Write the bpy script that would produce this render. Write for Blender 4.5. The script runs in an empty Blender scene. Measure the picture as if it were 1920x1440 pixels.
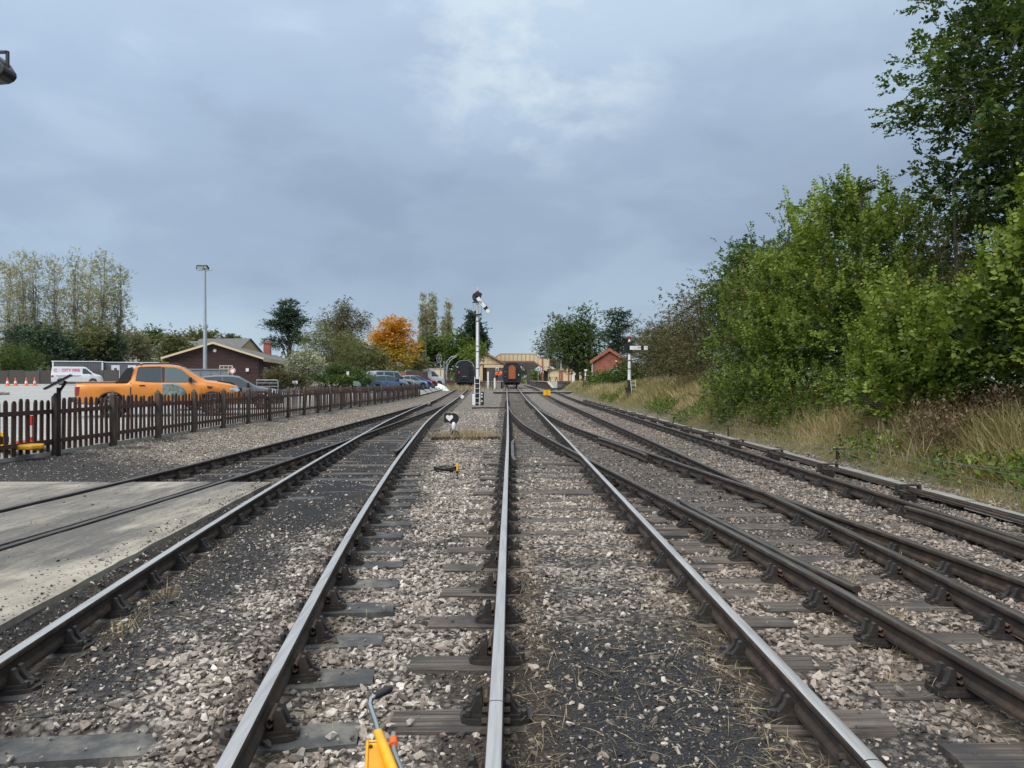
import bpy, bmesh, math, random
import numpy as np
from mathutils import Vector, Matrix, noise as mnoise

R = math.radians
S = bpy.context.scene
COL = S.collection
random.seed(7)
RNG = np.random.default_rng(11)

# ------------------------------------------------------------------ camera
F = 1443.0            # focal length in photograph pixels (1920 wide)
CX, HZ = 957.0, 713.0  # vanishing point of the straight track / horizon row
CAMZ = 1.695
cam_d = bpy.data.cameras.new('camera')
cam = bpy.data.objects.new('camera', cam_d)
COL.objects.link(cam)
cam.location = (0, 0, CAMZ)
cam.rotation_euler = (R(90), 0, 0)
cam_d.sensor_width = 36
cam_d.lens = 36 * F / 1920
cam_d.shift_x = (960 - CX) / 1920
cam_d.shift_y = -(720 - HZ) / 1920
cam_d.clip_start = 0.05
cam_d.clip_end = 5000
S.camera = cam

# ------------------------------------------------------------------ sky
W = bpy.data.worlds.new('World')
S.world = W
W.use_nodes = True
wn, wl = W.node_tree.nodes, W.node_tree.links
wn.clear()


def wnode(t, **k):
    n = wn.new(t)
    for a, v in k.items():
        setattr(n, a, v)
    return n


def wmath(op, a, b=None, c=None, clamp=False):
    n = wnode('ShaderNodeMath', operation=op, use_clamp=clamp)
    for i, v in enumerate((a, b, c)):
        if v is None:
            continue
        if isinstance(v, (int, float)):
            n.inputs[i].default_value = v
        else:
            wl.new(v, n.inputs[i])
    return n.outputs[0]


def wramp(fac, stops, interp='EASE'):
    n = wnode('ShaderNodeValToRGB')
    n.color_ramp.interpolation = interp
    el = n.color_ramp.elements
    while len(el) < len(stops):
        el.new(0.5)
    for e, (p, c) in zip(el, stops):
        e.position = p
        e.color = (*c, 1)
    wl.new(fac, n.inputs[0])
    return n.outputs[0]


def wmix(f, a, b, blend='MIX'):
    n = wnode('ShaderNodeMix', data_type='RGBA', blend_type=blend)
    for sock, v in ((n.inputs[0], f), (n.inputs[6], a), (n.inputs[7], b)):
        if isinstance(v, (int, float)):
            sock.default_value = v
        elif isinstance(v, tuple):
            sock.default_value = (*v, 1)
        else:
            wl.new(v, sock)
    return n.outputs[2]


SUN_EL, SUN_AZ = 50.0, -150.0      # degrees; azimuth clockwise from straight ahead (+Y)
tc = wnode('ShaderNodeTexCoord')
sp = wnode('ShaderNodeSeparateXYZ')
wl.new(tc.outputs['Generated'], sp.inputs[0])
up = wmath('MAXIMUM', sp.outputs[2], 0.0)
EXPO = 1.15                       # view exposure; sky radiances below are written as displayed and divided by it
KS = 1 / 2 ** EXPO


def wnoise(scale, detail, rough, dist=0.0, off=(0, 0, 0), st=(1, 1, 2.1)):
    mp = wnode('ShaderNodeMapping')
    mp.inputs['Location'].default_value = off
    mp.inputs['Scale'].default_value = st
    wl.new(tc.outputs['Generated'], mp.inputs[0])
    n = wnode('ShaderNodeTexNoise')
    n.inputs['Scale'].default_value = scale
    n.inputs['Detail'].default_value = detail
    n.inputs['Roughness'].default_value = rough
    n.inputs['Distortion'].default_value = dist
    wl.new(mp.outputs[0], n.inputs['Vector'])
    return n.outputs[0]


big = wnoise(2.3, 3, 0.5, 0.3, (1.35, 0.2, 0.4))
fine = wnoise(6.5, 6, 0.55, 0.3, (0.3, 2.2, 0.1))
cl = wmath('ADD', wmath('MULTIPLY', big, 0.62), wmath('MULTIPLY', fine, 0.38))
# overcast luminance: darker belt above the skyline, brightening steadily towards the zenith
base = wramp(up, [(0.0, (0.52, 0.63, 0.745)), (0.045, (0.44, 0.56, 0.695)), (0.09, (0.375, 0.490, 0.650)), (0.15, (0.345, 0.455, 0.622)), (0.22, (0.345, 0.450, 0.622)),
                  (0.34, (0.415, 0.535, 0.735)), (0.45, (0.50, 0.635, 0.835)), (0.7, (0.95, 1.08, 1.22)), (1.0, (1.35, 1.45, 1.55))], 'LINEAR')
shade = wramp(cl, [(0.38, (0.89, 0.89, 0.905)), (0.50, (1.0, 1.005, 1.0)), (0.61, (1.15, 1.145, 1.10))])
sky_c = wmix(1.0, base, shade, 'MULTIPLY')
tilt = wmath('MULTIPLY_ADD', sp.outputs[0], -0.16, 1.0)      # the deck is a little thinner towards the left
tcol = wnode('ShaderNodeCombineColor')
for i_ in range(3): wl.new(tilt, tcol.inputs[i_])
sky_c = wmix(1.0, sky_c, tcol.outputs[0], 'MULTIPLY')
# thin bright breaks in the cloud deck, ahead and high
dot = wnode('ShaderNodeVectorMath', operation='DOT_PRODUCT')
nrm = wnode('ShaderNodeVectorMath', operation='NORMALIZE')
wl.new(tc.outputs['Generated'], nrm.inputs[0])
wl.new(nrm.outputs[0], dot.inputs[0])
dot.inputs[1].default_value = Vector((40, 1443, 690)).normalized()
brk = wmath('MULTIPLY', wmath('SUBTRACT', dot.outputs['Value'], 0.980), 1 / 0.018, clamp=True)
fb_ = wnoise(7.0, 7, 0.58, 0.1, (4.4, 1.1, 2.0), (1, 1, 1.9))
brk = wmath('MULTIPLY', brk, wmath('MULTIPLY_ADD', fb_, 7.5, -3.6, clamp=True), clamp=True)
sky_c = wmix(wmath('MULTIPLY', brk, 0.85), sky_c, (0.70, 0.82, 0.94))
nish = wnode('ShaderNodeTexSky', sky_type='NISHITA')
nish.sun_disc = False
nish.sun_elevation = R(SUN_EL)
nish.sun_rotation = R(SUN_AZ)
nish.dust_density = 3.0
nsc = wmix(1.0, nish.outputs[0], (0.06, 0.06, 0.06), 'MULTIPLY')
sky_c = wmix(0.06, sky_c, nsc)
sky_c = wmix(1.0, sky_c, (1.03, 1.02, 0.985), 'MULTIPLY')
sky_c = wmix(1.0, sky_c, (KS, KS, KS), 'MULTIPLY')
bg = wnode('ShaderNodeBackground')
bg.inputs[1].default_value = 1.0
wl.new(sky_c, bg.inputs[0])
wo = wnode('ShaderNodeOutputWorld')
wl.new(bg.outputs[0], wo.inputs[0])

# ------------------------------------------------------------------ sun (veiled)
sd = bpy.data.lights.new('sun', 'SUN')
sd.energy = 1.5
sd.angle = R(45)
sd.color = (1.0, 0.965, 0.91)
sun = bpy.data.objects.new('sun', sd)
COL.objects.link(sun)
_dir = Vector((math.sin(R(SUN_AZ)) * math.cos(R(SUN_EL)), math.cos(R(SUN_AZ)) * math.cos(R(SUN_EL)), math.sin(R(SUN_EL))))
sun.rotation_euler = _dir.to_track_quat('Z', 'Y').to_euler()
sun.location = (0, 0, 60)

S.view_settings.view_transform = 'Standard'
S.view_settings.look = 'None'
S.view_settings.exposure = EXPO
S.view_settings.gamma = 1
S.view_settings.use_curve_mapping = False
S.render.engine = 'CYCLES'
S.cycles.use_denoising = True
S.cycles.max_bounces = 6
S.cycles.transparent_max_bounces = 8
S.cycles.sample_clamp_indirect = 6


# ================================================================== helpers
def at(px, py, d):
    """photograph pixel at distance d (along +Y) -> world point"""
    return Vector(((px - CX) * d / F, d, CAMZ - (py - HZ) * d / F))


def flat(px, py, z=0.0):
    d = F * (CAMZ - z) / (py - HZ)
    return Vector(((px - CX) * d / F, d, z))


def tag(o, label=None, cat=None, group=None, kind=None):
    if label: o['label'] = label
    if cat: o['category'] = cat
    if group: o['group'] = group
    if kind: o['kind'] = kind
    return o


def thing(name, label, cat, loc=(0, 0, 0), rz=0.0, group=None):
    o = bpy.data.objects.new(name, None)
    o.empty_display_size = 0.2
    COL.objects.link(o)
    o.location = loc
    o.rotation_euler = (0, 0, rz)
    return tag(o, label, cat, group)


def add_obj(name, me, parent=None, loc=None, rot=None, scale=None):
    o = bpy.data.objects.new(name, me)
    COL.objects.link(o)
    if parent is not None:
        o.parent = parent
    if loc is not None: o.location = loc
    if rot is not None: o.rotation_euler = rot
    if scale is not None: o.scale = scale
    return o


def copy_tree(o, parent=None):
    c = o.copy()
    COL.objects.link(c)
    c.parent = parent
    for ch in o.children:
        copy_tree(ch, c)
    return c


class MB:
    """collects shapes, becomes ONE mesh object"""
    def __init__(self):
        self.v, self.f, self.mi = [], [], []
        self.cur = 0

    def slot(self, i):
        self.cur = i
        return self

    def add(self, vs, fs):
        b = len(self.v)
        self.v += [tuple(p) for p in vs]
        for q in fs:
            self.f.append(tuple(b + i for i in q))
            self.mi.append(self.cur)
        return self

    def box(self, x0, x1, y0, y1, z0, z1):
        vs = [(x, y, z) for z in (z0, z1) for y in (y0, y1) for x in (x0, x1)]
        return self.add(vs, [(0, 2, 3, 1), (4, 5, 7, 6), (0, 1, 5, 4), (2, 6, 7, 3), (0, 4, 6, 2), (1, 3, 7, 5)])

    def cbox(self, c, s, rz=0.0, m=None):
        vs = []
        mm = m if m is not None else Matrix.Rotation(rz, 3, 'Z')
        for z in (-.5, .5):
            for y in (-.5, .5):
                for x in (-.5, .5):
                    vs.append(Vector(c) + mm @ Vector((x * s[0], y * s[1], z * s[2])))
        return self.add(vs, [(0, 2, 3, 1), (4, 5, 7, 6), (0, 1, 5, 4), (2, 6, 7, 3), (0, 4, 6, 2), (1, 3, 7, 5)])

    def bar(self, a, b, w, h=None):
        """square bar between two points"""
        a, b = Vector(a), Vector(b)
        h = h or w
        d = (b - a)
        q = d.to_track_quat('Y', 'Z').to_matrix()
        return self.cbox((a + b) / 2, (w, d.length, h), m=q)

    def tube(self, pts, r, n=8, cap=True):
        pts = [Vector(p) for p in pts]
        rs = r if isinstance(r, (list, tuple)) else [r] * len(pts)
        vs, fs = [], []
        ref = None
        for i, p in enumerate(pts):
            t = (pts[min(i + 1, len(pts) - 1)] - pts[max(i - 1, 0)])
            if t.length < 1e-9: t = Vector((0, 0, 1))
            t.normalize()
            if ref is None:
                ref = t.orthogonal().normalized()
            ref = (ref - t * ref.dot(t))
            if ref.length < 1e-6: ref = t.orthogonal()
            ref.normalize()
            bn = t.cross(ref)
            for k in range(n):
                a = 2 * math.pi * k / n
                vs.append(p + (ref * math.cos(a) + bn * math.sin(a)) * rs[i])
        for i in range(len(pts) - 1):
            for k in range(n):
                k2 = (k + 1) % n
                fs.append((i * n + k, i * n + k2, (i + 1) * n + k2, (i + 1) * n + k))
        if cap:
            fs.append(tuple(range(n - 1, -1, -1)))
            fs.append(tuple(range((len(pts) - 1) * n, len(pts) * n)))
        return self.add(vs, fs)

    def lathe(self, prof, c=(0, 0, 0), n=16, axis='Z'):
        """prof: (radius, height) list around an axis"""
        vs, fs = [], []
        for r, h in prof:
            for k in range(n):
                a = 2 * math.pi * k / n
                p = (r * math.cos(a), r * math.sin(a), h)
                if axis == 'X': p = (p[2], p[0], p[1])
                elif axis == 'Y': p = (p[1], p[2], p[0])
                vs.append((c[0] + p[0], c[1] + p[1], c[2] + p[2]))
        for i in range(len(prof) - 1):
            for k in range(n):
                k2 = (k + 1) % n
                fs.append((i * n + k, i * n + k2, (i + 1) * n + k2, (i + 1) * n + k))
        fs.append(tuple(range(n - 1, -1, -1)))
        fs.append(tuple(range((len(prof) - 1) * n, len(prof) * n)))
        return self.add(vs, fs)

    def prism(self, poly, plane, a, b):
        """poly extruded from a to b along the axis missing from plane ('xz','yz','xy')"""
        def p3(u, v, w):
            return {'xz': (u, w, v), 'yz': (w, u, v), 'xy': (u, v, w)}[plane]
        n = len(poly)
        vs = [p3(u, v, a) for u, v in poly] + [p3(u, v, b) for u, v in poly]
        fs = [tuple(range(n - 1, -1, -1)), tuple(range(n, 2 * n))]
        for i in range(n):
            j = (i + 1) % n
            fs.append((i, j, n + j, n + i))
        return self.add(vs, fs)

    def mesh(self, name, mats, smooth=None):
        me = bpy.data.meshes.new(name)
        me.from_pydata([tuple(p) for p in self.v], [], self.f)
        ms = mats if isinstance(mats, (list, tuple)) else [mats]
        for m in ms:
            me.materials.append(M[m] if isinstance(m, str) else m)
        if len(ms) > 1:
            me.polygons.foreach_set('material_index', self.mi)
        bm = bmesh.new()
        bm.from_mesh(me)
        bmesh.ops.recalc_face_normals(bm, faces=bm.faces)
        if smooth:
            ang = R(smooth)
            for fc in bm.faces: fc.smooth = True
            for e in bm.edges:
                if len(e.link_faces) != 2 or e.calc_face_angle(0) > ang: e.smooth = False
        bm.to_mesh(me)
        bm.free()
        me.update()
        return me

    def build(self, name, mats, parent=None, smooth=None, loc=None, rot=None, bevel=0):
        o = add_obj(name, self.mesh(name, mats, smooth), parent, loc, rot)
        if bevel:
            md = o.modifiers.new('bevel', 'BEVEL')
            md.width = bevel
            md.segments = 2
            md.limit_method = 'ANGLE'
            md.angle_limit = R(40)
        return o


# ------------------------------------------------------------------ materials
M = {}


class NT:
    def __init__(self, name):
        self.m = bpy.data.materials.new(name)
        self.m.use_nodes = True
        self.n, self.l = self.m.node_tree.nodes, self.m.node_tree.links
        self.n.clear()
        self.out = self.n.new('ShaderNodeOutputMaterial')
        self.p = self.n.new('ShaderNodeBsdfPrincipled')
        self.l.new(self.p.outputs[0], self.out.inputs[0])
        M[name] = self.m

    def node(self, t, **k):
        n = self.n.new(t)
        for a, v in k.items(): setattr(n, a, v)
        return n

    def put(self, sock, v):
        if isinstance(v, (int, float)): sock.default_value = v
        elif isinstance(v, tuple): sock.default_value = (*v, 1) if len(v) == 3 and sock.type == 'RGBA' else v
        else: self.l.new(v, sock)

    def pos(self, scale=(1, 1, 1), space='world'):
        if space == 'world': s = self.node('ShaderNodeNewGeometry').outputs['Position']
        else: s = self.node('ShaderNodeTexCoord').outputs['Object']
        mp = self.node('ShaderNodeMapping')
        mp.inputs['Scale'].default_value = scale
        self.l.new(s, mp.inputs[0])
        return mp.outputs[0]

    def noise(self, vec, scale, detail=4, rough=.55, dist=0.0):
        n = self.node('ShaderNodeTexNoise')
        n.inputs['Scale'].default_value = scale
        n.inputs['Detail'].default_value = detail
        n.inputs['Roughness'].default_value = rough
        n.inputs['Distortion'].default_value = dist
        self.l.new(vec, n.inputs['Vector'])
        return n.outputs[0]

    def voro(self, vec, scale, feature='F1', out='Distance', rnd=1.0):
        n = self.node('ShaderNodeTexVoronoi', feature=feature)
        n.inputs['Scale'].default_value = scale
        n.inputs['Randomness'].default_value = rnd
        self.l.new(vec, n.inputs['Vector'])
        return n.outputs[out]

    def ramp(self, fac, stops, interp='LINEAR'):
        n = self.node('ShaderNodeValToRGB')
        n.color_ramp.interpolation = interp
        el = n.color_ramp.elements
        while len(el) < len(stops): el.new(.5)
        for e, (p, c) in zip(el, stops):
            e.position = p
            e.color = (*c, 1) if isinstance(c, tuple) else (c, c, c, 1)
        self.l.new(fac, n.inputs[0])
        return n.outputs[0]

    def mix(self, f, a, b, blend='MIX'):
        n = self.node('ShaderNodeMix', data_type='RGBA', blend_type=blend)
        self.put(n.inputs[0], f); self.put(n.inputs[6], a); self.put(n.inputs[7], b)
        return n.outputs[2]

    def math(self, op, a, b=None, clamp=False):
        n = self.node('ShaderNodeMath', operation=op, use_clamp=clamp)
        self.put(n.inputs[0], a)
        if b is not None: self.put(n.inputs[1], b)
        return n.outputs[0]

    def attr(self, name, typ='GEOMETRY', out='Color'):
        n = self.node('ShaderNodeAttribute', attribute_name=name, attribute_type=typ)
        return n.outputs[out]

    def bump(self, h, strength, dist=.02):
        n = self.node('ShaderNodeBump')
        n.inputs['Strength'].default_value = strength
        n.inputs['Distance'].default_value = dist
        self.l.new(h, n.inputs['Height'])
        self.l.new(n.outputs[0], self.p.inputs['Normal'])

    def set(self, col=None, rough=None, metal=None, **k):
        if col is not None: self.put(self.p.inputs['Base Color'], col)
        if rough is not None: self.put(self.p.inputs['Roughness'], rough)
        if metal is not None: self.put(self.p.inputs['Metallic'], metal)
        for a, v in k.items(): self.put(self.p.inputs[a], v)
        return self.m


def sc(c, k):
    return tuple(min(1, x * k) for x in c)


def plain(name, col, rough=.7, metal=0.0, var=.18, scale=3.0, bump=0.0, bscale=40, per=0.0, dirt=None, space='world', stretch=(1, 1, 1), coat=0.0):
    """procedural paint/wood/stone: colour with patchy wear, fine relief, per-object shift"""
    t = NT(name)
    v = t.pos(stretch, space)
    n1 = t.noise(v, scale, 5, .6)
    c = t.ramp(n1, [(.3, sc(col, 1 - var)), (.55, col), (.75, sc(col, 1 + var))])
    if dirt:
        n2 = t.noise(v, scale * .45, 6, .65, .4)
        f = t.ramp(n2, [(.48, 0.0), (.70, 1.0)])
        c = t.mix(t.math('MULTIPLY', f, dirt[1]), c, dirt[0])
    if per:
        oi = t.node('ShaderNodeObjectInfo')
        k = t.math('ADD', t.math('MULTIPLY', oi.outputs['Random'], 2 * per), 1 - per)
        cc = t.node('ShaderNodeCombineColor')
        for i in range(3): t.l.new(k, cc.inputs[i])
        c = t.mix(1.0, c, cc.outputs[0], 'MULTIPLY')
    t.set(c, rough, metal)
    if coat: t.set(**{'Coat Weight': coat, 'Coat Roughness': .08})
    if bump:
        t.bump(t.noise(v, bscale, 4, .6), bump, .01)
    return t.m


def glass_dark(name, col=(.02, .025, .03)):
    t = NT(name)
    t.set(col, .06, 0.0, **{'Specular IOR Level': .8})
    return t.m


def smooth01(a, b, x):
    t = np.clip((np.asarray(x, float) - a) / (b - a), 0, 1)
    return t * t * (3 - 2 * t)


def vnoise(x, y, s, seed=0):
    """cheap smooth numpy value noise in 0..1"""
    x = np.asarray(x, float) / s; y = np.asarray(y, float) / s
    xi, yi = np.floor(x).astype(np.int64), np.floor(y).astype(np.int64)
    fx, fy = x - xi, y - yi
    fx, fy = fx * fx * (3 - 2 * fx), fy * fy * (3 - 2 * fy)

    def h(a, b):
        n = (a * 374761393 + b * 668265263 + seed * 1442695041) & 0x7fffffff
        n = ((n ^ (n >> 13)) * 1274126177) & 0x7fffffff
        return ((n ^ (n >> 16)) & 0xffff) / 65535.0
    return (h(xi, yi) * (1 - fx) + h(xi + 1, yi) * fx) * (1 - fy) + (h(xi, yi + 1) * (1 - fx) + h(xi + 1, yi + 1) * fx) * fy

# ================================================================== layout
def curve(pts, step=.25, win=5.0):
    ys = np.arange(-6, 200, step)
    p = np.array(pts, float)
    # extend linearly at both ends
    s0 = (p[1, 1] - p[0, 1]) / (p[1, 0] - p[0, 0]); s1 = (p[-1, 1] - p[-2, 1]) / (p[-1, 0] - p[-2, 0])
    p = np.vstack([[p[0, 0] - 60, p[0, 1] - 60 * s0], p, [p[-1, 0] + 200, p[-1, 1] + 200 * s1]])
    k = int(win / step)
    ye = np.arange(-6 - 2 * k * step, 200 + 2 * k * step, step)
    xe = np.interp(ye, p[:, 0], p[:, 1])
    ker = np.hanning(2 * k + 1); ker /= ker.sum()
    xe = np.convolve(xe, ker, 'same')
    return lambda Y: np.interp(Y, ye, xe)


cC = curve([(0, .685), (20, .685), (40, .62), (70, .45), (115, .24), (160, .05)])
cB = curve([(0, -1.55), (3, -1.88), (4.1, -2.0), (7.4, -2.34), (14.3, -2.9), (21, -3.36), (28, -3.82), (40, -4.38), (50, -4.74), (75, -5.5), (109, -6.5), (130, -7)])
cA = curve([(0, -5.75), (4, -5.55), (7, -5.37), (10, -5.15), (13, -5.0), (18, -4.92), (25, -4.86), (35, -4.8), (50, -4.78)], win=4)
cD = curve([(0, 3.42), (3.85, 3.27), (6.3, 3.1), (8.5, 2.9), (11.4, 2.6), (17, 2.05), (21, 1.66), (26.5, 1.2), (35, .84), (46, .62), (60, .5)], win=4)
cE = curve([(0, 3.78), (5, 4.07), (7.2, 4.17), (12, 4.24), (20, 4.3), (46, 4.4), (80, 4.3), (115, 4.15), (170, 3.9)])
TR = {'A': cA, 'B': cB, 'C': cC, 'D': cD, 'E': cE}
G2 = .7525          # half the distance between rail heads
RAILZ = .19
ZOFF = {'A': -.004, 'B': 0.0, 'C': 0.0, 'D': -.004, 'E': -.008}


def rise(Y):
    return .45 * smooth01(50, 115, Y)


SLAB_Y = 11.55


def slab_edge(Y):
    return cB(Y) - G2 - np.interp(Y, [0, 4.8, 11.5], [.40, .37, .17])


def FX(Y):                                     # picket fence line
    return np.interp(Y, [10, 16, 25, 34, 58, 72, 90], [-9.6, -9.5, -9.4, -9.2, -8.65, -8.3, -8.3])


def carpark_z(X, Y):
    X = np.asarray(X, float); Y = np.asarray(Y, float)
    far = smooth01(-16, -30, X)
    k = .006 + (.0135 - .006) * far
    pl = np.clip(.42 + k * (Y - 27.5), .15, 2.4)
    e = smooth01(.12, .55, FX(Y) - X)
    return (1 - e) * np.minimum(pl, .2 + rise(Y)) + e * pl


def gh(X, Y, fine=True):
    X = np.asarray(X, float); Y = np.asarray(Y, float)
    z = rise(Y) - .035 + 0 * X
    dmin = np.full(X.shape, 9.0)
    for k, c in TR.items():
        if k == 'A': ok = (Y < 52) & (Y > SLAB_Y)
        elif k == 'D': ok = Y < 47
        else: ok = Y < 175
        dx = np.where(ok, np.abs(X - c(Y)), 9)
        inside = 1 - smooth01(.5, .68, dx)
        cover = {'B': np.interp(Y, [0, 8, 13, 200], [.065, .065, .03, .02]), 'C': np.interp(Y, [0, 6, 9, 14, 200], [.07, .06, .03, .02, .02]),
                 'A': .04 + 0 * Y, 'D': .030 + 0 * Y, 'E': .045 + 0 * Y}[k]
        z = z + inside * cover
        dmin = np.minimum(dmin, dx)
    # ground falls a little towards the picket fence, bank rises on the right
    z = z + .17 * smooth01(-6.4, -9.3, X)
    toe = 6.55 + .25 * (vnoise(0 * Y, Y, 6, 3) - .5)
    k = .30 + .25 * smooth01(28, 42, Y)
    hm = 1.05 + .30 * smooth01(28, 42, Y) - .45 * smooth01(52, 66, Y)
    z = z + np.minimum(np.maximum(X - toe, 0) * k, hm) * (1 - smooth01(150, 260, Y))
    z = z - .06 * smooth01(5.3, 5.7, X) * (1 - smooth01(5.9, 6.6, X))
    # under the car park
    z = np.where((X < FX(Y) - .2) & (Y < 118), carpark_z(X, Y) - .3, z)
    z = z + np.where((Y < SLAB_Y + .1) & (X > slab_edge(Y) - .3), .165 * (1 - smooth01(.02, .26, X - slab_edge(Y))), 0)
    z = z - .08 * (1 - smooth01(3.62, 3.76, Y)) * (1 - smooth01(.15, .35, X - cB(Y))) * (X > cB(Y) - .7) * (X < cB(Y) + .4)
    if fine:
        z = z + (vnoise(X, Y, .55, 1) - .5) * .035 + (vnoise(X, Y, .16, 2) - .5) * .016
    return z


def zones(X, Y):
    """cinder, vegetation, rust-brown dirt, tan gravel: 0..1 each"""
    X = np.asarray(X, float); Y = np.asarray(Y, float)
    n1 = vnoise(X, Y, .9, 5); n2 = vnoise(X, Y, .3, 6); n3 = vnoise(X, Y, .12, 8)
    nn = .55 * n1 + .3 * n2 + .15 * n3
    cin = 0 * X
    db = X - cB(Y)
    # left track: dark left two thirds of the four-foot, pale along the right rail
    lim = np.interp(Y, [0, 3.6, 5, 7, 9, 12, 30, 60], [.0, -.05, .1, .22, .4, .8, .8, .3])
    m = (1 - smooth01(lim - .4, lim + .35, db + (nn - .5) * 1.3)) * smooth01(-1.25, -1.0, db)
    m = m * np.interp(Y, [0, 3.3, 4.2, 10, 26, 45, 60], [.0, .1, .95, 1, .95, .6, .2])
    cin = np.maximum(cin, m)
    # black right side of the same track further on
    m = smooth01(.3, .7, db) * (1 - smooth01(1.0, 1.5, db + (nn - .5) * .8)) * smooth01(6.5, 10, Y) * (1 - smooth01(26, 45, Y))
    cin = np.maximum(cin, m * .85)
    # strip outside the near left rail
    m = smooth01(-1.3, -1.15, db) * (1 - smooth01(-.85, -.7, db)) * (1 - smooth01(10.5, 12.5, Y)) * (nn > .3)
    cin = np.maximum(cin, m * .9)
    # yard line past the slab
    da = X - cA(Y)
    m = (1 - smooth01(.9, 1.15, np.abs(da) + (nn - .5) * .5)) * (1 - smooth01(30, 48, Y)) * (Y > 9)
    cin = np.maximum(cin, m)
    # straight track: black ash close to the camera
    dc = X - cC(Y)
    m = (1 - smooth01(.62, 1.05, np.abs(dc + .05) + (nn - .5) * .8)) * (1 - smooth01(4.3, 6.9, Y + (n1 - .5) * 2.4 + (n2 - .5) * 1.4))
    cin = np.maximum(cin, m)
    m = (1 - smooth01(.6, .85, np.abs(dc) + (nn - .5) * .6)) * smooth01(14, 20, Y) * (1 - smooth01(60, 90, Y)) * .55
    cin = np.maximum(cin, m)
    # dirt by the fence
    m = (1 - smooth01(1.5, 3.2, np.hypot(X + 8.4, (Y - 13.6) * .9) + (nn - .5) * 1.6))
    cin = np.maximum(cin, m * .9)
    m = smooth01(.60, .72, n1 * .7 + n2 * .3) * smooth01(-7.9, -8.7, X) * .8
    cin = np.maximum(cin, m)
    # oily patch between the turnout roads on the right
    dd = X - cD(Y)
    cin = np.maximum(cin, .5 * (1 - smooth01(.5, .9, np.abs(dd) + (nn - .5) * 1.0)) * smooth01(6, 9, Y) * (1 - smooth01(20, 30, Y)))
    cin = np.maximum(cin, .55 * smooth01(.58, .7, nn) * (Y < 20))
    veg = smooth01(6.35, 6.95, X + (nn - .5) * .8)
    veg = np.maximum(veg, smooth01(120, 150, Y) * (np.abs(X) > 12))
    rust = 0 * X
    for k, c in TR.items():
        ok = (Y < 52) if k == 'A' else (Y < 47) if k == 'D' else (Y < 175)
        for s in (-1, 1):
            dr = np.abs(X - c(Y) - s * G2)
            rust = np.maximum(rust, np.where(ok, (1 - smooth01(.08, .42, dr + (nn - .5) * .3)), 0))
    dr_e = np.maximum(1 - smooth01(.9, 1.3, np.abs(X - cE(Y))), 1 - smooth01(.9, 1.3, np.abs(X - cD(Y))))
    rust = np.maximum(rust, .45 * dr_e * (Y < 47))
    tan = 1 - smooth01(-6.9, -6.3, X + (nn - .5) * .6)
    return np.clip(cin, 0, 1), np.clip(veg, 0, 1), np.clip(rust, 0, 1), np.clip(tan, 0, 1)


# ------------------------------------------------------------------ ground materials
t = NT('ballast_ground')
v = t.pos()
zc = t.node('ShaderNodeAttribute', attribute_name='zone')
zs = t.node('ShaderNodeSeparateColor')
t.l.new(zc.outputs['Color'], zs.inputs[0])
cell = t.node('ShaderNodeTexVoronoi'); cell.inputs['Scale'].default_value = 19
t.l.new(v, cell.inputs['Vector'])
cs = t.node('ShaderNodeSeparateColor'); t.l.new(cell.outputs['Color'], cs.inputs[0])
stone = t.ramp(cs.outputs[0], [(0, (.13, .11, .097)), (.3, (.26, .222, .195)), (.62, (.40, .345, .30)), (1, (.54, .49, .44))])
stone = t.mix(.35, stone, t.ramp(cs.outputs[1], [(0, (.30, .25, .215)), (.5, (.26, .24, .22)), (1, (.42, .36, .31))]))
edge = t.ramp(cell.outputs['Distance'], [(.3, 1.0), (.62, .18)])
stone = t.mix(1.0, stone, edge, 'MULTIPLY')
tan_c = t.mix(1.0, t.ramp(cs.outputs[2], [(0, (.15, .125, .098)), (.4, (.32, .27, .215)), (1, (.52, .455, .38))]), edge, 'MULTIPLY')
c = t.mix(zc.outputs['Alpha'], stone, tan_c)
gr = t.noise(v, 90, 3, .6)
cind = t.ramp(gr, [(.3, (.010, .0105, .012)), (.55, (.028, .029, .032)), (.72, (.075, .072, .07))])
c = t.mix(zs.outputs[0], c, cind)
rb = t.ramp(gr, [(.3, (.030, .022, .017)), (.6, (.085, .063, .047)), (.8, (.15, .12, .09))])
c = t.mix(t.math('MULTIPLY', zs.outputs[2], .62), c, rb)
vg = t.ramp(t.noise(v, 5, 6, .7), [(.3, (.035, .045, .016)), (.5, (.10, .092, .042)), (.7, (.20, .165, .085))])
c = t.mix(zs.outputs[1], c, vg)
t.set(c, .95, 0)
t.p.inputs['Specular IOR Level'].default_value = .25
hh = t.math('SUBTRACT', 1.0, cell.outputs['Distance'])
t.bump(t.math('ADD', hh, t.math('MULTIPLY', gr, .4)), .9, .03)

t = NT('stone_chip')
oi = t.node('ShaderNodeObjectInfo')
dk = t.attr('dark', 'INSTANCER', 'Fac')
tn = t.attr('warm', 'INSTANCER', 'Fac')
c = t.ramp(oi.outputs['Random'], [(0, (.12, .10, .088)), (.16, (.24, .205, .178)), (.40, (.37, .315, .275)), (.7, (.47, .41, .362)), (.9, (.58, .525, .47)), (1, (.70, .67, .62))])
c = t.mix(t.math('MULTIPLY', tn, .55), c, t.ramp(oi.outputs['Random'], [(0, (.11, .085, .07)), (.5, (.27, .20, .16)), (1, (.43, .33, .27))]))
v = t.pos((1, 1, 1))
c = t.mix(1.0, c, t.ramp(t.noise(v, 55, 4, .7), [(.3, .62), (.5, 1.0), (.75, 1.15)]), 'MULTIPLY')
c = t.mix(1.0, c, (.93, .93, .92), 'MULTIPLY')
c = t.mix(dk, c, (.018, .018, .02))
t.set(c, .9, 0)
t.p.inputs['Specular IOR Level'].default_value = .3
t.bump(t.noise(v, 130, 3, .6), .35, .004)

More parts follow.
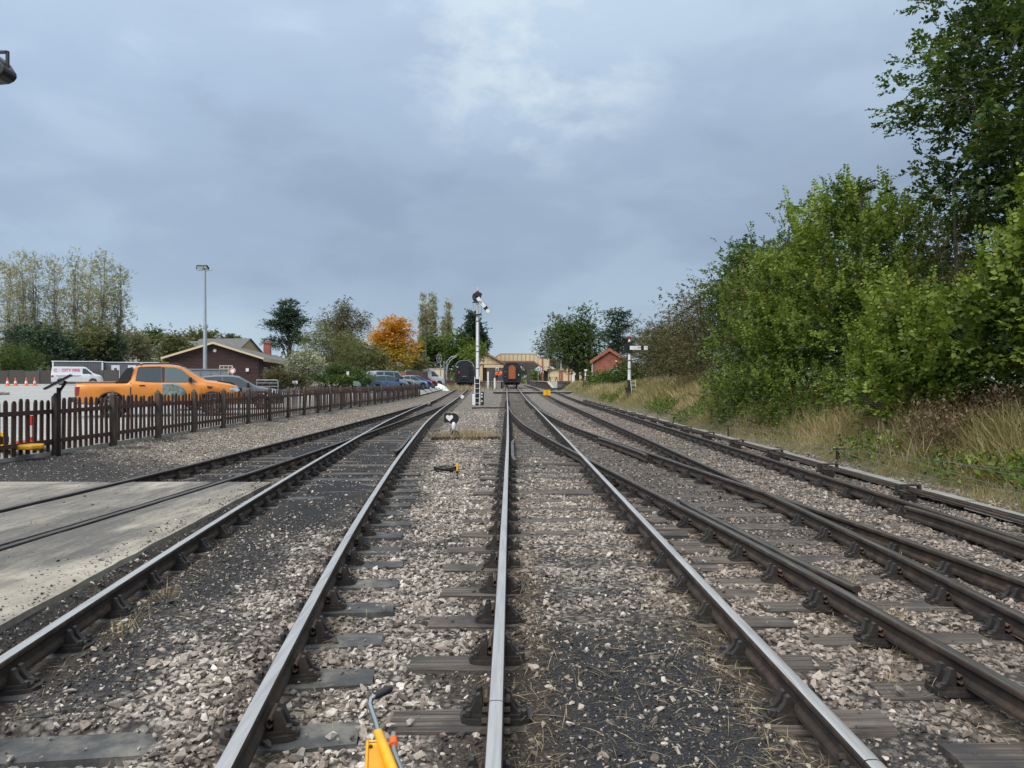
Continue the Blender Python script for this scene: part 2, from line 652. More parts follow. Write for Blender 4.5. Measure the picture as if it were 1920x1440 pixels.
t = NT('concrete_slab')
v = t.pos()
vs_ = t.pos((2.4, .30, 1))
c = t.ramp(t.noise(v, 1.3, 6, .6), [(.3, (.25, .22, .18)), (.55, (.36, .318, .258)), (.75, (.44, .392, .322))])
st = t.math('ADD', t.attr('stain', 'GEOMETRY', 'Fac'), t.math('SUBTRACT', t.math('MULTIPLY', t.noise(vs_, 4.5, 8, .78, .3), 2.2), 1.1))
st = t.math('ADD', st, t.math('SUBTRACT', t.math('MULTIPLY', t.noise(v, 26, 5, .7), 1.0), .5))
c = t.mix(t.ramp(st, [(.05, 0.0), (.5, .45), (1.0, .86)]), c, (.052, .050, .050))
c = t.mix(t.ramp(t.noise(v, 14, 5, .7), [(.42, 0.0), (.75, .55)]), c, (.13, .125, .12))
sk = t.voro(v, 55, 'F1', 'Distance')
c = t.mix(t.ramp(sk, [(.05, .55), (.14, 0.0)]), c, (.03, .03, .032))
t.set(c, .9, 0)
t.bump(t.noise(v, 60, 5, .7), .35, .01)

t = NT('rail_polish')
v = t.pos((9, .35, 1))
c = t.ramp(t.noise(v, 4, 4, .6), [(.3, (.40, .385, .37)), (.6, (.54, .525, .51)), (.8, (.30, .26, .235))])
t.set(c, t.ramp(t.noise(v, 7, 3, .6), [(.3, .30), (.7, .5)]), .6)
t = NT('rail_dull')
v = t.pos((9, .35, 1))
c = t.ramp(t.noise(v, 4, 4, .6), [(.3, (.075, .066, .058)), (.55, (.14, .125, .11)), (.8, (.24, .225, .205))])
t.set(c, t.ramp(t.noise(v, 7, 3, .6), [(.3, .34), (.7, .6)]), .75)
t = NT('rail_rust')
v = t.pos()
c = t.ramp(t.noise(v, 6, 6, .7), [(.3, (.018, .014, .012)), (.52, (.045, .031, .023)), (.72, (.10, .062, .040)), (.85, (.15, .10, .07))])
t.set(c, .82, .1)
t.bump(t.noise(v, 70, 4, .6), .3, .005)

t = NT('chair_iron')
v = t.pos()
oi = t.node('ShaderNodeObjectInfo')
c = t.ramp(t.noise(v, 14, 5, .65), [(.3, (.012, .012, .013)), (.55, (.032, .030, .030)), (.8, (.085, .07, .058))])
c = t.mix(t.math('MULTIPLY', oi.outputs['Random'], .35), c, (.075, .055, .042))
t.set(c, .55, .25)
t.bump(t.noise(v, 90, 3, .6), .3, .004)
plain('key_rust', (.085, .052, .035), .8, var=.4, scale=20, bump=.3, per=.4)

t = NT('sleeper_timber')
oi = t.node('ShaderNodeObjectInfo')
vo = t.pos((1.2, 22, 22), 'object')
rnd = oi.outputs['Random']
vv = t.node('ShaderNodeVectorMath', operation='ADD')
t.l.new(vo, vv.inputs[0])
cb2 = t.node('ShaderNodeCombineXYZ')
t.l.new(t.math('MULTIPLY', rnd, 57.0), cb2.inputs[0])
t.l.new(cb2.outputs[0], vv.inputs[1])
g = t.noise(vv.outputs[0], 1.6, 6, .7, .6)
c = t.ramp(g, [(.36, (.016, .013, .012)), (.45, (.07, .056, .046)), (.58, (.155, .128, .106)), (.75, (.27, .235, .2))])
oil = t.noise(t.pos((1.2, 1.2, 1.2)), 1.3, 5, .65)
c = t.mix(t.ramp(oil, [(.36, .85), (.52, 0.0)]), c, (.030, .029, .031))
c = t.mix(t.math('MULTIPLY', rnd, .4), c, (.05, .043, .038))
t.set(c, .85, 0)
t.bump(g, .8, .012)
t = NT('sleeper_concrete')
v = t.pos()
c = t.ramp(t.noise(v, 3, 6, .65), [(.34, (.030, .031, .033)), (.5, (.06, .06, .06)), (.62, (.14, .13, .115)), (.8, (.24, .22, .19))])
t.set(c, .75, 0)
t.bump(t.noise(v, 40, 4, .6), .4, .01)


# ------------------------------------------------------------------ ground sheet
def spaced(*seg):
    out = []
    for a, b, st in seg:
        out += list(np.arange(a, b, st))
    out.append(seg[-1][1])
    return np.array(out)


gx = spaced((-2500, -400, 700), (-400, -60, 85), (-60, -16, 6), (-16, -11.6, .7), (-11.6, 8.2, .125), (8.2, 14, .6), (14, 60, 5), (60, 400, 85), (400, 2500, 700))
gy = spaced((-40, -4, 9), (-4, 2, .6), (2, 13, .11), (13, 24, .25), (24, 50, .6), (50, 130, 2.5), (130, 400, 30), (400, 3000, 650))
GX, GY = np.meshgrid(gx, gy)
GZ = gh(GX, GY)
GZ = np.where((GX < slab_edge(GY) - .05) & (GY < SLAB_Y - .1) & (GX > -13), -.18, GZ)
nv = GX.size
me = bpy.data.meshes.new('ground')
me.vertices.add(nv)
me.vertices.foreach_set('co', np.stack([GX, GY, GZ], -1).astype(np.float32).ravel())
r_, c_ = GX.shape
ii = (np.arange(r_ - 1)[:, None] * c_ + np.arange(c_ - 1)[None, :]).ravel()
quads = np.stack([ii, ii + 1, ii + c_ + 1, ii + c_], -1).astype(np.int32)


def set_polys(me, quads):
    n, k = quads.shape
    me.loops.add(n * k)
    me.polygons.add(n)
    me.loops.foreach_set('vertex_index', quads.ravel().astype(np.int32))
    me.polygons.foreach_set('loop_start', (np.arange(n) * k).astype(np.int32))
    me.update(calc_edges=True)


set_polys(me, quads)
za = me.attributes.new('zone', 'FLOAT_COLOR', 'POINT')
z4 = np.stack(zones(GX, GY), -1).astype(np.float32)
za.data.foreach_set('color', z4.ravel())
me.polygons.foreach_set('use_smooth', np.ones(len(quads), bool))
me.materials.append(M['ballast_ground'])
ground = tag(add_obj('ground', me), kind='structure')

# ------------------------------------------------------------------ concrete crossing slab (three castings round the two flangeways)
slab = MB()
ysl = list(np.arange(-3, SLAB_Y, .14)) + [SLAB_Y]


def strip(mb, left, right, z0, z1, ys, nc=16):
    vs, fs = [], []
    m = nc + 3
    for y in ys:
        l, r = float(left(y)), float(right(y))
        jl = .012 * mnoise.noise(Vector((l * 3, y * 2.3, 5))); jr = .014 * mnoise.noise(Vector((r * 3, y * 2.7, 9))) + .012 * mnoise.noise(Vector((r * 9, y * 11, 3)))
        vs.append((l + jl, y, z0))
        for q in range(nc + 1):
            f = q / nc
            vs.append((l + jl + (r + jr - l - jl) * f, y, z1 - (.012 if q in (0, nc) else 0) + .006 * mnoise.noise(Vector((l + (r - l) * f, y, 1)))))
        vs.append((r + jr, y, z0))
    n = len(ys)
    for i in range(n - 1):
        for q in range(m - 1):
            a = i * m + q
            fs.append((a, a + m, a + m + 1, a + 1))
    fs += [tuple(range(m)), tuple(range(n * m - 1, (n - 1) * m - 1, -1))]
    mb.add(vs, fs)


def slab_stain(me):
    co = np.empty(len(me.vertices) * 3, np.float32)
    me.vertices.foreach_get('co', co)
    co = co.reshape(-1, 3)
    X, Y = co[:, 0], co[:, 1]
    nn = .5 * vnoise(X, Y * .35, .5, 71) + .3 * vnoise(X, Y * .5, .18, 72) + .2 * vnoise(X, Y, 1.4, 73)
    d1 = X - (cA(Y) + G2)          # right flangeway
    d0 = X - (cA(Y) - G2)
    st = (1 - smooth01(.25, .85, np.abs(d1 - .12) + (nn - .5) * 1.3)) * .95
    st = np.maximum(st, (1 - smooth01(.12, .5, np.abs(d0 - .1) + (nn - .5) * .9)) * .85)
    st = np.maximum(st, .75 * smooth01(.5, .62, nn) * (d1 < .3))
    st = np.maximum(st, .5 * smooth01(.56, .66, nn))
    st = np.maximum(st, (.42 + .3 * nn) * (d1 < .1) * (1 - smooth01(10.6, 11.3, Y + (nn - .5) * 1.5)))
    a = me.attributes.new('stain', 'FLOAT', 'POINT')
    a.data.foreach_set('value', st.astype(np.float32))


GRV = .065
cross = tag(bpy.data.objects.new('concrete_crossing', None), kind='structure')
COL.objects.link(cross)
for l, r in ((lambda y: -13.0, lambda y: cA(y) - G2 - .045), (lambda y: cA(y) - G2 + GRV + .03, lambda y: cA(y) + G2 - .15),
             (lambda y: cA(y) + G2 + .045, slab_edge)):
    mb = MB()
    strip(mb, l, r, -.15, .172, ysl)
    so_ = mb.build('slab', 'concrete_slab', cross, 40)
    slab_stain(so_.data)

# ================================================================== tracks
PROF = [(-.035, 0), (-.036, .022), (-.03, .034), (-.011, .046), (-.010, .096), (-.031, .106), (-.0355, .114), (-.0355, .132), (-.031, .141), (-.018, .1452), (0, .146),
        (.018, .1452), (.031, .141), (.0355, .132), (.0355, .114), (.031, .106), (.010, .096), (.011, .046), (.03, .034), (.036, .022), (.035, 0)]
CHAIR_H = .044


def sweep_rail(cen, off, y0, y1, zoff=0.0, flare=None):
    """bullhead rail following centre line cen at lateral offset off"""
    L = y1 - y0
    ys = [y0]
    while ys[-1] < y1 - .01:
        st = .45 if ys[-1] < 30 else 1.5
        ys.append(min(y1, ys[-1] + st))
    mb = MB()
    n = len(PROF)
    vs, fs, mi = [], [], []
    for y in ys:
        sl = float(cen(y + .3) - cen(y - .3)) / .6
        k = 1 / math.sqrt(1 + sl * sl)
        tx, ty = sl * k, k
        nx, ny = ty, -tx
        o = off
        if flare:
            e = min(y - y0, y1 - y)
            o = off + flare * max(0, 1 - e / .7)
        bx = float(cen(y)) + nx * o; by = y + ny * o
        z = CHAIR_H + float(rise(y)) + zoff
        for px, pz in PROF:
            vs.append((bx + nx * px, by + ny * px, z + pz))
    for i in range(len(ys) - 1):
        for j in range(n):
            j2 = (j + 1) % n
            fs.append((i * n + j, i * n + j2, (i + 1) * n + j2, (i + 1) * n + j))
            mi.append(0 if 8 <= j <= 11 else 1)
    fs += [tuple(range(n)), tuple(range(len(ys) * n - 1, (len(ys) - 1) * n - 1, -1))]
    mi += [1, 1]
    mb.v, mb.f, mb.mi = vs, fs, mi
    return mb


def chair_meshes():
    mb = MB()
    # foot casting, rounded ends
    foot = []
    for a in range(14):
        t_ = 2 * math.pi * a / 14
        foot.append((.185 * math.copysign(abs(math.cos(t_)) ** .6, math.cos(t_)), .095 * math.copysign(abs(math.sin(t_)) ** .5, math.sin(t_))))
    mb.prism(foot, 'xy', -.004, .026)
    mb.prism([(x * .8, y * .86) for x, y in foot], 'xy', .026, .0435)
    inner = [(-.037, .03), (-.037, .118), (-.05, .128), (-.066, .122), (-.078, .085), (-.105, .052), (-.155, .042), (-.155, .03)]
    for y0, y1 in ((-.055, -.018), (.018, .055)):
        mb.prism(inner, 'xz', y0, y1)
    mb.prism([(-.037, .03), (-.037, .105), (-.06, .105), (-.07, .03)], 'xz', -.02, .02)
    outer = [(.072, .03), (.072, .125), (.084, .140), (.102, .136), (.112, .10), (.132, .056), (.172, .042), (.172, .03)]
    for y0, y1 in ((-.062, -.024), (.024, .062)):
        mb.prism(outer, 'xz', y0, y1)
    mb.prism([(.072, .03), (.072, .112), (.098, .112), (.11, .03)], 'xz', -.026, .026)
    for sx, sy in ((-.135, .055), (.138, -.05), (-.135, -.055), (.138, .052)):
        mb.lathe([(.017, .03), (.017, .062), (.011, .066)], (sx, sy, 0), 6)
    ch = mb.mesh('rail_chair', 'chair_iron', 30)
    k = MB()
    pts = []
    for a in range(9):
        t_ = .5 + 5.2 * a / 8
        pts.append((.0545 + .0165 * math.cos(t_), .086 + .026 * math.sin(t_)))
    outer_r = pts
    inner_r = [(.0545 + (x - .0545) * .7, .086 + (z - .086) * .75) for x, z in pts][::-1]
    n = len(pts)
    vs = []
    for y in (-.085, .085):
        vs += [(x, y, z) for x, z in outer_r] + [(x, y, z) for x, z in inner_r]
    m2 = 2 * n
    fs = [(i, (i + 1) % m2, m2 + (i + 1) % m2, m2 + i) for i in range(m2)]
    for b in (0, m2):
        fs += [(b + i, b + i + 1, b + m2 - 2 - i, b + m2 - 1 - i) for i in range(n - 1)]
    k.add(vs, fs)
    ke = k.mesh('rail_key', 'key_rust')
    return ch, ke


CH_ME, KEY_ME = chair_meshes()


def sleeper_mesh(seed, mat):
    rr = random.Random(seed)
    mb = MB()
    n = 9
    vs, fs = [], []
    for i in range(n):
        x = -.5 + i / (n - 1)
        e = .012 if i in (0, n - 1) else 0
        j = lambda s: rr.uniform(-s, s)
        vs += [(x + (j(.004)), -.125 + e + j(.006), -.13), (x + j(.004), -.128 + e + j(.006), -.012 + j(.004)), (x, -.112 + e + j(.006), -e * .5 + j(.003)), (x, j(.02), j(.003) + .001),
               (x, .112 - e + j(.006), -e * .5 + j(.003)), (x + j(.004), .128 - e + j(.006), -.012 + j(.004)), (x + j(.004), .125 - e + j(.006), -.13)]
    for i in range(n - 1):
        for k in range(6):
            a = i * 7 + k
            fs.append((a, a + 1, a + 8, a + 7))
    fs += [tuple(range(7)), tuple(range(7 * n - 1, 7 * n - 8, -1))]
    mb.add(vs, fs)
    return mb.mesh('sleeper', mat)


SLP_T = [sleeper_mesh(s, 'sleeper_timber') for s in range(6)]
SLP_C = [sleeper_mesh(s + 20, 'sleeper_concrete') for s in range(3)]


def track(label):
    return thing('railway_track', label, 'railway track')


TA = track('blackened yard track set flush in concrete slab, nearest the picket fence')
TB = track('bright-railed track curving past concrete slab towards the plain dark carriage')
TC = track('straight bright-railed track leading to carriage with the orange end door')
TD = track('dull-railed track branching off the straight track through crossing with bolted check rail')
TE = track('dark-railed track beside the signal rodding and grass bank, leading to right platform')
TOBJ = dict(A=TA, B=TB, C=TC, D=TD, E=TE)


def merge_y(ca, cb, y0, y1, tol):
    for y in np.arange(y0, y1, .1):
        if abs(float(ca(y) - cb(y))) < tol: return float(y)
    return y1


yA = merge_y(cA, cB, 30, 60, .05)
yD = merge_y(cD, cC, 30, 60, .05)
TOP = dict(A='rail_dull', B='rail_polish', C='rail_polish', D='rail_dull', E='rail_dull')
JOINT = 3.62


def lay(k, side, y0, y1):
    sweep_rail(TR[k], side * G2, y0, y1, ZOFF[k]).build('rail', [TOP[k], 'rail_rust'], TOBJ[k], 24)


lay('A', -1, -3, yA); lay('A', 1, -3, yA)
lay('B', -1, -3, 112); lay('B', 1, -3, 112)
lay('C', -1, -3, JOINT - .004); lay('C', -1, JOINT + .004, 175)
lay('C', 1, -3, 3.05); lay('C', 1, 3.058, 175)
lay('D', -1, -3, yD); lay('D', 1, -3, yD)
lay('E', -1, -3, 175); lay('E', 1, -3, 175)
# check rails beside the crossings
for k, off, y0, y1, fl in (('C', -G2 + .115, 14.6, 19.6, .05), ('D', -G2 + .115, 5.7, 9.9, .05), ('E', G2 - .115, 3.0, 9.3, -.05), ('B', G2 - .115, 16.4, 21.2, -.05), ('D', G2 - .115, 15.6, 20.2, -.05)):
    sweep_rail(TR[k], off, y0, y1, ZOFF[k] - .002, fl).build('check_rail', ['rail_dull', 'rail_rust'], TOBJ[k], 24)
# fishplates at the joint
for k, sd, jy in (('C', -1, JOINT), ('C', 1, 3.054)):
    c = TR[k]
    for s in (-1, 1):
        mb = MB()
        x = float(c(jy)) + sd * G2 + s * .024
        mb.box(x - .012, x + .012, jy - .23, jy + .23, CHAIR_H + .046, CHAIR_H + .098)
        for b in (-.17, -.06, .06, .17):
            mb.lathe([(.017, -.03), (.017, .03)], (x + s * .012, jy + b, CHAIR_H + .072), 6, 'X')
        mb.build('fishplate', 'rail_rust', TOBJ[k])

# sleepers: list per supporting group (phase, y0, y1, left centre, right centre, owner, kind)
SLEEP = []


def sleepers(owner, ca, cb, y0, y1, sp, phase, kind='t', jit=.03):
    y = phase
    rr = random.Random(hash(owner) % 99 if False else ord(owner))
    while y < y1:
        if y >= y0:
            yy = y + rr.uniform(-jit, jit)
            xa, xb = float(ca(yy)) - 1.25, float(cb(yy)) + 1.25
            sl = (float(cb(yy + .5) - cb(yy - .5)) + float(ca(yy + .5) - ca(yy - .5))) / 2
            SLEEP.append((owner, yy, xa + rr.uniform(-.05, .05), xb + rr.uniform(-.05, .05), sl, kind))
        y += sp


sleepers('A', cA, cA, SLAB_Y + .3, 13.8, .69, 11.9)
sleepers('B', cB, cB, 1.5, 13.8, .685, 1.54, 'c')
sleepers('B', cA, cB, 13.8, yA, .70, 13.95)
sleepers('B', cB, cB, yA, 108, .76, yA + .3)
sleepers('C', cC, cC, 1.5, 11.8, .775, 1.57)
sleepers('C', cC, cD, 11.8, yD, .76, 11.9)
sleepers('C', cC, cC, yD, 112, .76, yD + .3)
sleepers('D', cD, cE, 1.5, 11.8, .775, 1.95)
sleepers('E', cE, cE, 11.9, 112, .76, 12.28)
for ow, y, xa, xb, sl, kind in SLEEP:
    me_ = (SLP_C if kind == 'c' else SLP_T)[random.randrange(3 if kind == 'c' else 6)]
    add_obj('sleeper', me_, TOBJ[ow], ((xa + xb) / 2, y, float(rise(y)) + random.uniform(-.006, .004)), (0, random.uniform(-.006, .006), -math.atan(sl) + random.uniform(-.015, .015)),
            (xb - xa, random.uniform(.92, 1.04), 1))

# chairs on every sleeper under every rail
SUP = {'A': [('A', 0, 99), ('B', 13.8, yA)], 'B': [('B', 0, 200)], 'C': [('C', 0, 200)], 'D': [('D', 0, 11.8), ('C', 11.8, yD)], 'E': [('D', 0, 11.8), ('E', 11.8, 200)]}


def near_other(k, s, x, y, dist):
    for q, c in TR.items():
        for s2 in (-1, 1):
            if (q, s2) == (k, s): continue
            if (q == 'A' and (y > yA or y < SLAB_Y)) or (q == 'D' and y > yD): continue
            if abs(float(c(y)) + s2 * G2 - x) < dist: return True
    return False


for k in 'ABCDE':
    for ow, y0, y1 in SUP[k]:
        for o2, y, xa, xb, sl, kind in SLEEP:
            if o2 != ow or not (y0 <= y < y1) or y > 60: continue
            for s in (-1, 1):
                cx = float(TR[k](y)); sl2 = float(TR[k](y + .3) - TR[k](y - .3)) / .6
                x = cx + s * G2 / math.sqrt(1 + sl2 * sl2)
                yy = y - sl2 * s * G2
                if k == 'A' and yy < SLAB_Y + .2: continue
                if near_other(k, s, x, yy, .13): continue
                ang = -math.atan(sl2) + (math.pi if s < 0 else 0)
                o = add_obj('rail_chair', CH_ME, TOBJ[k], (x, yy, float(rise(yy)) + ZOFF[k]), (0, 0, ang))
                if yy < 24:
                    add_obj('rail_key', KEY_ME, o, (0, random.uniform(-.02, .02), 0))

# ------------------------------------------------------------------ scatter by geometry nodes (stones, dry stalks)
def scatter_group():
    ng = bpy.data.node_groups.new('scatter', 'GeometryNodeTree')
    ng.interface.new_socket('Geometry', in_out='INPUT', socket_type='NodeSocketGeometry')
    ng.interface.new_socket('Collection', in_out='INPUT', socket_type='NodeSocketCollection')
    ng.interface.new_socket('Geometry', in_out='OUTPUT', socket_type='NodeSocketGeometry')
    n, l = ng.nodes, ng.links
    gi, go = n.new('NodeGroupInput'), n.new('NodeGroupOutput')
    ip = n.new('GeometryNodeInstanceOnPoints')
    ci = n.new('GeometryNodeCollectionInfo')
    ci.inputs['Separate Children'].default_value = True
    ci.inputs['Reset Children'].default_value = True
    l.new(gi.outputs['Collection'], ci.inputs['Collection'])
    l.new(gi.outputs['Geometry'], ip.inputs['Points'])
    l.new(ci.outputs[0], ip.inputs['Instance'])
    ip.inputs['Pick Instance'].default_value = True

    def na(name, typ):
        q = n.new('GeometryNodeInputNamedAttribute')
        q.data_type = typ
        q.inputs['Name'].default_value = name
        return q.outputs['Attribute']
    l.new(na('idx', 'INT'), ip.inputs['Instance Index'])
    l.new(na('rot', 'FLOAT_VECTOR'), ip.inputs['Rotation'])
    l.new(na('scl', 'FLOAT_VECTOR'), ip.inputs['Scale'])
    l.new(ip.outputs[0], go.inputs[0])
    return ng


SCAT = scatter_group()


def scatter(name, P, rot, scl, idx, coll, attrs, mat=None):
    me = bpy.data.meshes.new(name)
    n = len(P)
    me.vertices.add(n)
    me.vertices.foreach_set('co', np.asarray(P, np.float32).ravel())
    for nm, typ, dat in [('rot', 'FLOAT_VECTOR', rot), ('scl', 'FLOAT_VECTOR', scl), ('idx', 'INT', idx)] + attrs:
        a = me.attributes.new(nm, typ, 'POINT')
        dat = np.asarray(dat)
        if typ == 'FLOAT_VECTOR': a.data.foreach_set('vector', dat.astype(np.float32).ravel())
        else: a.data.foreach_set('value', dat.astype(np.int32 if typ == 'INT' else np.float32).ravel())
    o = add_obj(name, me)
    if mat: me.materials.append(M[mat])
    md = o.modifiers.new('scatter', 'NODES')
    md.node_group = SCAT
    for it in SCAT.interface.items_tree:
        if it.in_out == 'INPUT' and it.name == 'Collection':
            md[it.identifier] = coll
    return tag(o, kind='stuff')


def rock_coll(name, n, mat, npts=11, seed=0):
    col = bpy.data.collections.new(name)
    rg = np.random.default_rng(seed)
    for i in range(n):
        bm = bmesh.new()
        pts = rg.normal(size=(npts, 3))
        pts /= np.linalg.norm(pts, axis=1)[:, None]
        pts *= (rg.uniform(.75, 1.05, (npts, 1)))
        pts *= np.array([1, rg.uniform(.6, .95), rg.uniform(.42, .75)])
        for p in pts: bm.verts.new(p * .5)
        res = bmesh.ops.convex_hull(bm, input=bm.verts)
        bmesh.ops.delete(bm, geom=list({g for g in res['geom_unused'] + res['geom_interior'] if isinstance(g, bmesh.types.BMVert)}), context='VERTS')
        me = bpy.data.meshes.new('stone')
        bm.to_mesh(me); bm.free()
        me.materials.append(M[mat])
        col.objects.link(bpy.data.objects.new('stone', me))
    return col


ROCKS = rock_coll('rock_shapes', 12, 'stone_chip', 12, 5)

pts = []
for y0, y1, dens in ((1.7, 4.5, 1050), (4.5, 7, 900), (7, 11, 700), (11, 17, 430), (17, 27, 210), (27, 42, 100)):
    xl = np.clip(-.72 * y1 - 1.2, -9.5, 0); xr = np.clip(.72 * y1 + 1.2, 0, 6.7)
    n = int((xr - xl) * (y1 - y0) * dens)
    p = np.stack([RNG.uniform(xl, xr, n), RNG.uniform(y0, y1, n)], -1)
    pts.append(p)
P = np.concatenate(pts)
X, Y = P[:, 0], P[:, 1]
keep = (np.abs(X) < .72 * Y + 1.3) & (X > FX(Y) + .05)
keep &= ~((X < slab_edge(Y) + .03) & (Y < SLAB_Y + .02))
for k, c in TR.items():
    ok = (Y < yA) & (Y > SLAB_Y - 1) if k == 'A' else (Y < yD) if k == 'D' else (Y < 175)
    for s in (-1, 1):
        keep &= ~(ok & (np.abs(X - c(Y) - s * G2) < .055))
cin, veg, rust, tan = zones(X, Y)
gz0 = gh(X, Y)
onslp = np.zeros(len(X), bool)
for ow, y, xa, xb, sl, kind in SLEEP:
    if y > 42: continue
    xm = (xa + xb) / 2
    d = np.abs(Y - y + sl * (X - xm))
    onslp |= (d < .135) & (X > xa) & (X < xb)
exposed = onslp & (gz0 < rise(Y) + .02)
u = RNG.random(len(X))
keep &= ~(exposed & (u > .06))
keep &= ~((cin > .25) & (RNG.random(len(X)) < cin * .72))
keep &= RNG.random(len(X)) > veg * .95
keep &= RNG.random(len(X)) < np.where(tan > .5, .8, 1)
X, Y, cin, rust, tan, gz0, exposed = (a[keep] for a in (X, Y, cin, rust, tan, gz0, exposed))
n = len(X)
size = RNG.lognormal(np.log(.037), .40, n) * np.where(tan > .5, .82, 1) * np.interp(Y, [3, 14, 40], [1, 1.1, 1.35]) * np.where(cin > .4, .72, 1)
size = np.clip(size, .014, .095)
darkp = np.clip(cin * .55 + rust * .30 * RNG.random(n) + (RNG.random(n) < .10) * .35, 0, 1)
pale = RNG.random(n) < .55
darkp = np.where((cin > .4) & pale, .05, np.where(cin > .4, .85, darkp))
big_d = vnoise(X, Y, 1.7, 61) * .6 + vnoise(X, Y, .6, 62) * .4
darkp = np.clip(darkp + np.where(cin < .4, .34 * smooth01(.46, .70, big_d) * RNG.random(n) + .16 * smooth01(1.2, 2.4, X) * RNG.random(n) + .05 * (1 - smooth01(.55, .9, np.abs(X - cC(Y)))), 0), 0, 1)
warm = np.clip(smooth01(.8, 2.2, X) * .75 + .3 * (1 - smooth01(.5, .9, np.abs(X - cC(Y)))) + RNG.normal(.18, .2, n) + rust * .35, 0, 1)
zz = np.where(exposed, rise(Y) + .004, gz0) + size * RNG.uniform(.0, .28, n)
rot = np.stack([RNG.normal(0, .38, n), RNG.normal(0, .38, n), RNG.uniform(0, 6.28, n)], -1)
scl = size[:, None] * np.stack([RNG.uniform(.85, 1.25, n), RNG.uniform(.85, 1.2, n), RNG.uniform(.8, 1.1, n)], -1)
scatter('ballast', np.stack([X, Y, zz], -1), rot, scl, RNG.integers(0, 12, n), ROCKS, [('dark', 'FLOAT', darkp), ('warm', 'FLOAT', warm)], 'stone_chip')
print('ballast stones', n)

# fine black ash between the pale stones
n = 120000
X = RNG.uniform(-4, 2.6, n); Y = RNG.uniform(1.8, 9.5, n) 
Y = 1.8 + 7.7 * RNG.random(n) ** 1.25
cin, veg, rust, tan = zones(X, Y)
keep = (RNG.random(n) < np.maximum(cin, .10)) & (np.abs(X) < .72 * Y + 1) & ~((X < slab_edge(Y) + .03) & (Y < SLAB_Y))
for k, c in TR.items():
    for s_ in (-1, 1): keep &= np.abs(X - c(Y) - s_ * G2) > .045
X, Y, cin = X[keep], Y[keep], cin[keep]
n = len(X)
size = np.clip(RNG.lognormal(np.log(.0115), .45, n), .005, .032)
rot = np.stack([RNG.normal(0, .5, n), RNG.normal(0, .5, n), RNG.uniform(0, 6.28, n)], -1)
scl = size[:, None] * RNG.uniform(.8, 1.3, (n, 3))
dk = np.where(RNG.random(n) < .90, RNG.uniform(.72, .97, n), RNG.uniform(0, .35, n))
scatter('cinder_grit', np.stack([X, Y, gh(X, Y) + size * .15], -1), rot, scl, RNG.integers(0, 12, n), ROCKS, [('dark', 'FLOAT', dk), ('warm', 'FLOAT', RNG.uniform(0, .4, n))], 'stone_chip')
print('grit', n)

# loose grit trodden onto the slab
n = 2600
Y = RNG.uniform(3.0, SLAB_Y - .05, n)
e = slab_edge(Y)
X = e - .02 - np.abs(RNG.normal(0, 1, n)) * np.where(RNG.random(n) < .6, .16, 2.2)
keep = (X > -8.5) & (np.abs(X - cA(Y) - G2 + .05) > .14) & (np.abs(X - cA(Y) + G2 - .05) > .12)
X, Y = X[keep], Y[keep]
n = len(X)
size = np.clip(RNG.lognormal(np.log(.013), .5, n), .005, .045)
scatter('slab_grit', np.stack([X, Y, .168 + size * .22], -1), np.stack([RNG.normal(0, .3, n), RNG.normal(0, .3, n), RNG.uniform(0, 6.28, n)], -1), size[:, None] * RNG.uniform(.8, 1.3, (n, 3)),
        RNG.integers(0, 12, n), ROCKS, [('dark', 'FLOAT', np.where(RNG.random(n) < .6, .8, .2)), ('warm', 'FLOAT', RNG.uniform(0, .4, n))], 'stone_chip')

# ================================================================== car park, picket fence, vehicles
t = NT('asphalt')
v = t.pos()
c = t.ramp(t.noise(v, .35, 6, .6), [(.3, (.29, .285, .275)), (.5, (.34, .334, .322)), (.7, (.385, .378, .362))])
c = t.mix(t.ramp(t.noise(v, 60, 3, .6), [(.35, .5), (.65, 0.0)]), c, (.22, .218, .21))
t.set(c, .92, 0)
t.bump(t.noise(v, 80, 3, .6), .3, .01)
plain('white_paint', (.62, .62, .60), .75, var=.12, scale=6, dirt=((.3, .3, .28), .5))
plain('kerb_stone', (.34, .33, .30), .9, var=.2, scale=8, bump=.4, bscale=50, dirt=((.10, .105, .07), .5))
t = NT('fence_wood')
vo = t.pos((8, 8, 1.2))
g = t.noise(vo, 3, 5, .65)
c = t.ramp(g, [(.3, (.026, .013, .010)), (.52, (.066, .033, .025)), (.72, (.115, .066, .05))])
oi = t.node('ShaderNodeObjectInfo')
c = t.mix(t.math('MULTIPLY', oi.outputs['Random'], .55), c, (.10, .058, .043))
t.set(c, .8, 0)
t.bump(g, .5, .008)
t = NT('post_wood')
vo = t.pos((7, 7, 1.0))
g = t.noise(vo, 3, 6, .65)
c = t.ramp(g, [(.3, (.035, .027, .022)), (.52, (.085, .067, .055)), (.75, (.18, .152, .125))])
oi = t.node('ShaderNodeObjectInfo')
c = t.mix(t.math('MULTIPLY', oi.outputs['Random'], .5), c, (.045, .028, .022))
t.set(c, .85, 0)
t.bump(g, .6, .01)
plain('black_metal', (.012, .012, .013), .45, .2, var=.3, scale=8)
plain('white_metal', (.70, .71, .71), .45, 0, var=.08, scale=4, dirt=((.35, .34, .31), .35))
plain('grey_metal', (.27, .29, .30), .45, .6, var=.12, scale=4)
plain('galv', (.33, .36, .38), .5, .5, var=.10, scale=3)
plain('dark_timber', (.028, .023, .020), .85, var=.4, scale=5, bump=.4)
plain('yellow_paint', (.80, .42, .015), .42, 0, var=.08, scale=7, dirt=((.35, .19, .02), .35))
plain('red_paint', (.50, .025, .02), .5, var=.15, scale=5)
plain('orange_plastic', (.80, .12, .015), .5, var=.1, scale=5)

